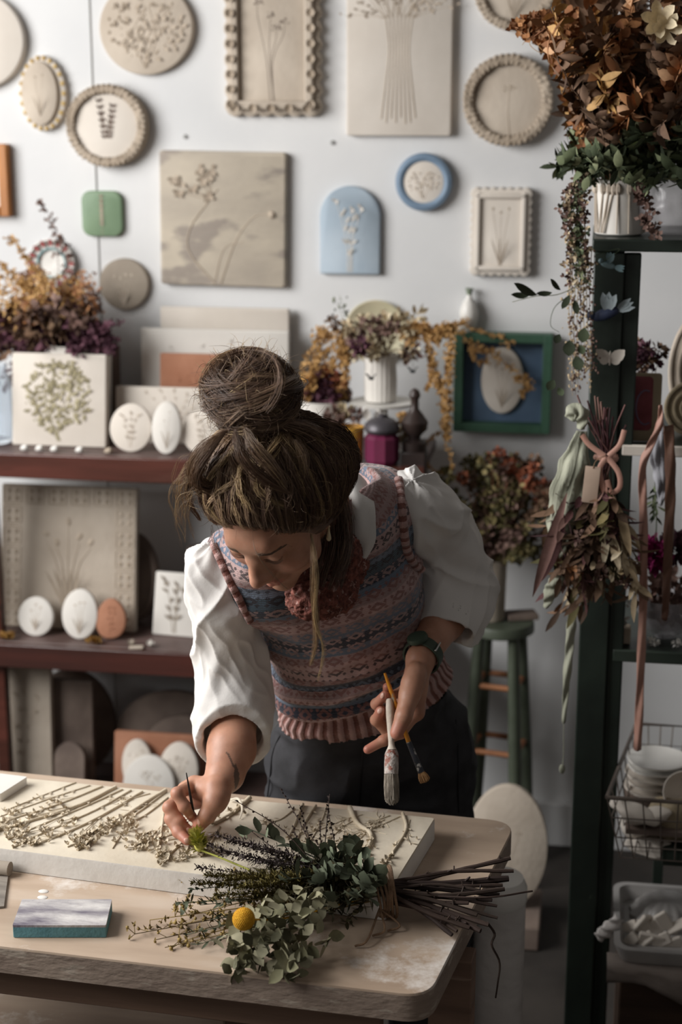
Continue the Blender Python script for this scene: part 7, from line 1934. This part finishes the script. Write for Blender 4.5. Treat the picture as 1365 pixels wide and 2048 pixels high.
strip([(1146, 1215), (1142, 1270), (1135, 1350), (1128, 1445)], [.018, .016, .014, .006], 'corn_husk', m_husk, 'long narrow pale husk dangling below the hanging bunch', 'dried husk', Yd=-.06)
b = MB(); b.tube(bez([PC(1128, 1445, -.06), PC(1128, 1500, -.06), PC(1126, 1535, -.06)], 8), .0008, 4); b.ell(PC(1125, 1538, -.06), (.006, .004, .010), seg=8, rings=6)
tag(b.build('seed_pod', m_husk), 'tiny pale pod on a thread beneath the long narrow husk', 'seed pod')
strip([(1140, 838), (1150, 822), (1165, 832), (1162, 858)], [.018, .03, .026, .012], 'dried_leaf', m_husk, 'curled pale leaf at the top of the broad husk', 'leaf', Yd=-.11)
a0, a1 = PC(1168, 935, -.13), PC(1198, 1003, -.13); b = MB(); pc_ = (a0+a1)/2
b.plate(rrect(-.0135, -.0335, .0135, .0335, .001), .0016, .0004); root = empty('paper_tag', tuple(pc_), 'blank pinkish cardboard tag hanging beside the ribbon bow', 'tag', rot=(0, R_(4), 0)); b.build('card', noisy('pink_card', hexc('b39c8a'), hexc('c2ab99'), rough=.9, bump=.05), root)
b = MB(); b.tube(bez([V(0, -.002, .030), V(.004, -.004, .045), V(.018, 0, .055)], 8), .0007, 4); b.build('string', m_twine, root)
# ---------------------------------------------------------------- ribbons hanging in front of the shelves
strip([(1322, 810), (1320, 850), (1300, 895), (1286, 940), (1288, 1050), (1287, 1200), (1282, 1350), (1276, 1500)], [.006, .012, .013, .014, .015, .015, .015, .015], 'pink_ribbon', m_rib_p, 'long dusty pink ribbon hanging down to the plate stack', 'ribbon', th=.001, Yd=-.05, seg=44)
strip([(1338, 850), (1342, 960), (1338, 1080), (1334, 1180), (1330, 1240)], [.018, .019, .018, .015, .011], 'brown_ribbon', noisy('brown_ribbon', hexc('6b4a3c'), hexc('7d5b4a'), rough=.5, bump=.15), 'wider brown ribbon to the right of the long pink one', 'ribbon', th=.001, Yd=-.04, seg=34)
# ---------------------------------------------------------------- things on the cabinet shelves
X0, X1 = PC(1243, 890, .03), PC(1320, 890, .03); hC = PC(1280, 750, .03)[2]-s1
root = empty('greeting_card', ((X0[0]+X1[0])/2, YC+.04, s1+.001), 'old cream card with red floral print leaning on the upper shelf', 'card', rot=(R_(-5), 0, 0)); w_ = (X1[0]-X0[0])/2
b = MB(); b.plate(rrect(-w_, 0, w_, hC, .006), .004, .001, y0=.004); b.build('card_board', noisy('aged_card', hexc('8d7f68'), hexc('a0927a'), rough=.8, bump=.1), root)
b = MB(); b.plate(rrect(-w_*1.0, hC*.16, w_*.55, hC*.95, .008), .0012, .0004, y0=.0004); b.build('red_print', noisy('red_print', hexc('6b3034'), hexc('84434a'), scale=30, rough=.7, bump=.05, c3=hexc('8d7f68'), thr=.62, scale3=26), root)
b = MB(); b.tube(bez([V(w_*.5*math.cos(a)+w_*.2, -.0015, hC*.5+hC*.25*math.sin(a)) for a in np.linspace(1.2, 5.2, 9)], 24), .0016, 5); b.build('lilac_curve', noisy('lilac_print', hexc('6a5b70'), hexc('7a6a80'), bump=0), root)
root = empty('dried_roses', tuple(PC(1300, 745, .16)), 'dark red dried roses behind the red floral card', 'dried flowers')
for i in range(13):
    mb = MB(); e_ = PC(rf.uniform(1258, 1325), rf.uniform(692, 745), .13+rf.uniform(-.03, .03)); s_ = V(PC(1295, 880, .13)[0], YC+.13, s1+.02); sp(mb, [s_, (s_+e_)/2, e_], .001); head(mb, e_, .014, 34); mb.build('rose', p_burg if i % 3 else p_brown, root, world=True, auto=80)
m_straw_p = noisy('straw_plate', hexc('857862'), hexc('a3957c'), scale=30, rough=.85, bump=.5, bscale=90)
def rplate(px, dd, z, label, m, lean=10):
    return stand('round_plate', px, YC+dd, z, .014, 'disc', m, label, 'plate', lean=lean, extra=lambda r_, w, h: (lambda b: ([b.tube([V(w*k*math.cos(u), -.001, h/2+h*k*math.sin(u)) for u in np.linspace(0, 6.283, 37)], .003, 5, cap=False) for k in (.2, .32, .46)], b.build('rings', m, r_)))(MB()))
rplate((1325, 765, 1440, 893), .10, s1, 'straw-coloured ribbed plate standing behind the ribbons on the upper shelf', m_straw_p)
zz_ = PC(1380, 765, .22)[2]
rplate((1330, 630, 1450, 890), .20, s1, 'big pale round plate at the right edge behind the straw plate', m_clay, 6)
strip([(1322, 842), (1318, 900), (1326, 960), (1322, 1010)], [.010, .034, .030, .006], 'feather', noisy('white_feather', hexc('9a9aa0'), hexc('b4b4ba'), scale=8, stretch=(6, 1, 1), rough=.8, bump=.4), 'pale grey feather hanging between the two ribbons', 'feather', Yd=-.02)
root = empty('magenta_flower', tuple(PC(1315, 1110, .0)), 'magenta dried flower hanging head down behind the ribbons', 'dried flower')
mb = MB(); head(mb, PC(1312, 1108, .0), .030, 150, .022); mb.build('petals', p_mag, root, world=True, auto=80); mb = MB(); head(mb, PC(1350, 1100, .04), .030, 110, .022); mb.build('darker_petals', p_burg, root, world=True, auto=80)
mb = MB(); sp(mb, [PC(1312, 1095, .0), PC(1314, 1030, .0), PC(1310, 960, .01)], .0014, None); 
for k in range(24): mb.cur = rf.random(); mb.leaf(PC(1313+rf.uniform(-6, 6), rf.uniform(970, 1040), 0), (rf.gauss(0, 1), rf.gauss(0, 1), -.8), (0, -1, 0), .024, .004, seg=3)
mb.build('stem', p_green, root, world=True, auto=80)
cb_ = PC(1330, 1290, .10); b = MB(); b.lathe([(.02, 0), (.022, .004), (.045, .02), (.060, .055), (.066, .085), (.064, .085), (.056, .055), (.04, .024), (0, .008)], n=36, wob=.04)
tag(b.build('glass_bowl', m_film, loc=(cb_[0], YC+.10, s2+.001)), 'cloudy glass bowl standing on the lower cabinet shelf', 'bowl')
for i, (x, y, s_, lb) in enumerate(((1306, 1296, .009, 'white crumpled petal at the foot of the glass bowl'), (1352, 1298, .008, 'small white shell right of the glass bowl'), (1240, 1240, .012, 'white fluted shell on the shelf behind the hanging bunch'), (1252, 1205, .009, 'small white shell nearest the cabinet stile'))):
    p = PC(x, y, .04); mb = MB(); head(mb, V(p[0], YC+.04, s2+s_*.9 if y > 1280 else p[2]), s_, 26); 
    tag(mb.build('seashell', m_white, auto=80), lb, 'shell')
b = MB(); xg = PC(1246, 1300, .05); hb = PC(1246, 1252, .05)[2]-s2; b.box((0, 0, hb/2), (.028, .03, hb-.002)); tag(b.build('wooden_block', m_clay_d, loc=(xg[0], YC+.05, s2+.001), bevel=.002), 'little wooden block under the fluted shell in the cabinet', 'block')
mb = MB()
for k in range(90): mb.cur = rf.random(); mb.leaf(PC(rf.uniform(1300, 1365), rf.uniform(1150, 1240), .12), nrm(V(rf.gauss(0, 1), rf.gauss(0, 1), rf.gauss(0, 1))), (0, -1, 0), .03, .013, curl=.5, seg=4)
tag(mb.build('dried_flower_heap', p_mauve, auto=80), 'mauve dried petals heaped above the glass bowl', 'dried flowers')
# ---------------------------------------------------------------- baskets and trays at the lower right
m_wire = noisy('dull_wire', hexc('5d534c'), hexc('857a72'), rough=.5, metal=.3, bump=.1)
YK = YC-.02
def corner(x, y, z): return onZ(x, y, z)
zt_b = onY(1290, 1600, YC-.14)[2]; zb_b = onY(1290, 1718, YC-.12)[2]; bx0 = onY(1215, 1590, YC-.14)[0]; bxb = cx2+.04; bx1 = onY(1500, 1590, YC-.10)[0]; by0, by1 = YC-.14, YC+.24
root = empty('wire_basket', ((bx0+bx1)/2, (by0+by1)/2, zb_b), 'wire basket full of cream clay pieces in the lower cabinet', 'basket')
ztop = zt_b+.0
b = MB(); b.tube([V(bx0, by0, ztop), V(bx1, by0, ztop), V(bx1, by1, ztop), V(bxb, by1, ztop), V(bx0, by0, ztop)], .0042, 8); b.build('rim', m_wire, root, world=True)
b = MB(); i0, i1, j0, j1, ib = bx0+.03, bx1-.03, by0+.02, by1-.02, bxb+.01
for t in np.linspace(0, 1, 9):
    b.tube([V(bx0+(bx1-bx0)*t, by0, ztop), V(i0+(i1-i0)*t, j0, zb_b), V(ib+(i1-ib)*t, j1, zb_b), V(bxb+(bx1-bxb)*t, by1, ztop)], .0014, 5)
for t in np.linspace(0, 1, 8):
    b.tube([V(bx0+(bxb-bx0)*t, by0+(by1-by0)*t, ztop), V(i0+(ib-i0)*t, j0+(j1-j0)*t, zb_b), V(i1, j0+(j1-j0)*t, zb_b), V(bx1, by0+(by1-by0)*t, ztop)], .0014, 5)
for k in (.33, .66):
    z = ztop+(zb_b-ztop)*k; s_ = .03*k; b.tube([V(bx0+s_, by0+.02*k, z), V(bx1-s_, by0+.02*k, z), V(bx1-s_, by1-.02*k, z), V(bxb+s_*.3, by1-.02*k, z), V(bx0+s_, by0+.02*k, z)], .0014, 5)
b.build('wire_mesh', m_wire, root, world=True)
b = MB()
for x in (i0+.05, i1-.05): b.box((x+.04, YC+.20, (zb_b)/2-.0), (.02, .02, zb_b-.004))
b.box(((i0+i1)/2+.04, YC+.06, zb_b-.010), (i1-i0-.08, .34, .010)); 
tag(b.build('basket_stand', m_cab), 'dark stand under the wire basket', 'stand')
labs = ['upper cream clay piece in the wire basket behind the mesh', 'rounded cream clay shell at left in the wire basket', 'folded cream clay piece in the middle of the wire basket', 'wide cream clay slab along the bottom of the wire basket', 'ribbed straw block at the right in the wire basket', 'small pointed cream clay piece right of centre in the basket', 'cream clay roll lying slanted at the back of the basket']
for i, (x, y, sx, sy, sz, a) in enumerate(((1270, 1625, .05, .03, .016, .3), (1272, 1652, .030, .03, .026, .2), (1290, 1668, .034, .03, .024, -.5), (1305, 1696, .055, .045, .014, .08), (1345, 1640, .045, .03, .042, .05), (1318, 1686, .02, .03, .022, .6), (1300, 1632, .045, .02, .012, -.25))):
    c = onY(x, y, by0+.10+.03*(i % 3)); g = SDF(c-.12, c+.12, .004); g.ell(c, (sx, sy, sz), rotm((0, 1, 0), a), 0); g.cone(c+V(-sx*.5, 0, sz*.5), c+V(sx*.6, 0, -sz*.2), sz*.5, sz*.3, .015)
    v, q = g.mesh(); v = v+vnormals(v, q)*((vnoise(v*38+i)-.5)*.012)[:, None]; tag(npmesh('clay_piece', v, q, m_cream if i != 4 else m_strawp if False else (m_straw_p if i == 4 else m_cream)), labs[i], 'clay piece')
# stacked plates on the wooden board above the basket
zp = onY(1295, 1583, YC+.12)[2]; b = MB(); b.box(((bx0+bx1)/2+.02, by0+.20, zp-.006), (bx1-bx0-.04, .24, .010)); tag(b.build('board', m_darkclay), 'dark board laid over the wire basket under the plate stack', 'board')
for i in range(5):
    z = zp+.0005+i*.0155; p = onY(1312, 1560, YC+.12); b = MB(); r0 = .062-(.003 if i % 2 else 0)
    b.lathe([(r0*.6, 0), (r0*.62, .002), (r0, .010), (r0*1.0, .0135), (r0*.9, .012), (r0*.5, .007), (0, .006)], n=36, wob=.03)
    o = b.build('saucer', m_white if i > 2 else m_cream, loc=(p[0]+rf.uniform(-.004, .004), YC+.12, z))
    tag(o, ['bottom saucer of the white stack under the pink ribbon', 'second saucer from the bottom of the white stack', 'middle saucer of the white stack under the ribbon', 'second saucer from the top of the white stack', 'top saucer of the white stack touched by the pink ribbon'][i], 'saucer', 'stacked saucers in the cabinet')
b = MB(); p = onY(1368, 1575, YC+.02); b.lathe([(.018, 0), (.036, .02), (.042, .05), (.04, .05), (.03, .02), (0, .006)], n=28, rot=rotm((1, 0, 0), 1.1) @ rotm((0, 0, 1), 0)); tag(b.build('small_bowl', m_cream, loc=(p[0], YC+.03, zp+.040)), 'small tilted cream bowl right of the saucer stack', 'bowl')
# white tray of clay bits on a crate
zT = onY(1300, 1925, YC-.12)[2]; tx0, tx1 = onY(1228, 1920, YC-.14)[0], onY(1520, 1920, YC-.14)[0]; ty0, ty1 = YC-.14, YC+.14
root = empty('white_tray', ((tx0+tx1)/2, (ty0+ty1)/2, zT), 'shallow white enamel tray of clay pieces at the bottom right', 'tray')
b = MB(); m_en = noisy('enamel', hexc('8f8c8a'), hexc('a3a09d'), rough=.35, bump=.05)
o_, i_ = rrect(tx0, ty0, tx1, ty1, .03), rrect(tx0+.012, ty0+.012, tx1-.012, ty1-.012, .025); i2 = rrect(tx0+.022, ty0+.022, tx1-.022, ty1-.022, .02); o2 = rrect(tx0+.012, ty0+.012, tx1-.012, ty1-.012, .025); n = len(o_)
R4 = [np.c_[o2, np.full(n, zT+.001)], np.c_[o_, np.full(n, zT+.030)], np.c_[o_, np.full(n, zT+.034)], np.c_[i_, np.full(n, zT+.034)], np.c_[i2, np.full(n, zT+.006)]]
b.add(np.concatenate(R4), [(k*n+j, k*n+(j+1) % n, (k+1)*n+(j+1) % n, (k+1)*n+j) for k in range(4) for j in range(n)]+[tuple(range(4*n, 5*n)), tuple(range(n-1, -1, -1))]); b.build('body', m_en, root, world=True, auto=50)
nm_ = ['left upright', 'leaning', 'flat', 'slanting', 'broken', 'far', 'narrow', 'small', 'pale', 'thick', 'thin']
for i in range(11):
    x = 1262+(i % 6)*19+rf.uniform(-5, 5); y = 1850+(i//6)*34+rf.uniform(-6, 6); c = onY(x, y, ty0+.13-(i//6)*.05); b = MB(); R0 = rotm((0, 1, 0), rf.uniform(-1.2, 1.2)) @ rotm((1, 0, 0), rf.uniform(-.8, .8))
    b.box((0, 0, 0), (.052*rf.uniform(.7, 1.1), .010, .026*rf.uniform(.8, 1.2)), rot=R0)
    tag(b.build('clay_shard', m_cream, loc=tuple(c), bevel=.003), f"{['first', 'second', 'third', 'fourth', 'fifth', 'sixth'][i % 6]} cream clay shard from the left in the {['back', 'front'][i//6]} row of the white tray", 'clay shard', 'clay shards in the white tray')
root = empty('fluted_mould', tuple(onY(1335, 1835, YC+.06)), 'grey-white fluted mould resting on the shards in the white tray', 'mould')
b = MB(); th = np.arange(60)*2*math.pi/60; v = []; prof = [(.075, 0), (.074, .012), (.058, .026), (.054, .034), (.036, .044), (.0, .046)]
for r, z in prof: v += [(r*(1+.05*np.cos(t*15))*math.cos(t), r*(1+.05*np.cos(t*15))*math.sin(t), z) for t in th]
b.add(v, [(i*60+j, i*60+(j+1) % 60, (i+1)*60+(j+1) % 60, (i+1)*60+j) for i in range(5) for j in range(60)]+[tuple(range(59, -1, -1))]); b.build('body', m_en, root)
cbx0 = onY(1240, 1960, YC-.12)[0]; b = MB(); b.box(((cbx0+tx1)/2, (ty0+ty1)/2+.01, zT/2-.004), (tx1-cbx0, ty1-ty0-.02, zT-.010))
tag(b.build('wooden_crate', noisy('crate_wood', hexc('38291f'), hexc('4a382b'), scale=4, stretch=(1, 1, 7), rough=.8, bump=.3), bevel=.004), 'dark brown wooden crate under the white tray', 'crate')
g_ = [(1215, 1912), (1290, 1935), (1365, 1940)]; b = MB()
v = []; F = []; m = 12
for i in range(m):
    for j in range(6):
        t, u = i/(m-1), j/5; x = tx0-.012+(tx1-tx0)*t; z = zT-.001 if j < 2 else zT-.001-(u-.2)*(.035+.07*max(0, math.sin(t*3.1-.9))); y = ty0+.05-.062*min(u/.2, 1)+(.004*math.sin(i*1.7+j) if j > 1 else 0)
        v.append((x, y-.002, z))
F = [(i*6+j, i*6+j+1, i*6+7+j, i*6+6+j) for i in range(m-1) for j in range(5)]; b.add(v, F); o = b.build('paper_sheet', noisy('crumpled_paper', hexc('7d736c'), hexc('938982'), rough=.9, bump=.5, bscale=30, bdist=.01), auto=180); md = o.modifiers.new('t', 'SOLIDIFY'); md.thickness = .0012
tag(o, 'crumpled grey paper hanging over the crate under the white tray', 'paper')
strip([(1196, 1875), (1215, 1860), (1240, 1835)], [.02, .03, .02], 'cloth_scrap', m_bag, 'light crumpled cloth scrap left of the white tray', 'cloth', Yd=-.06)
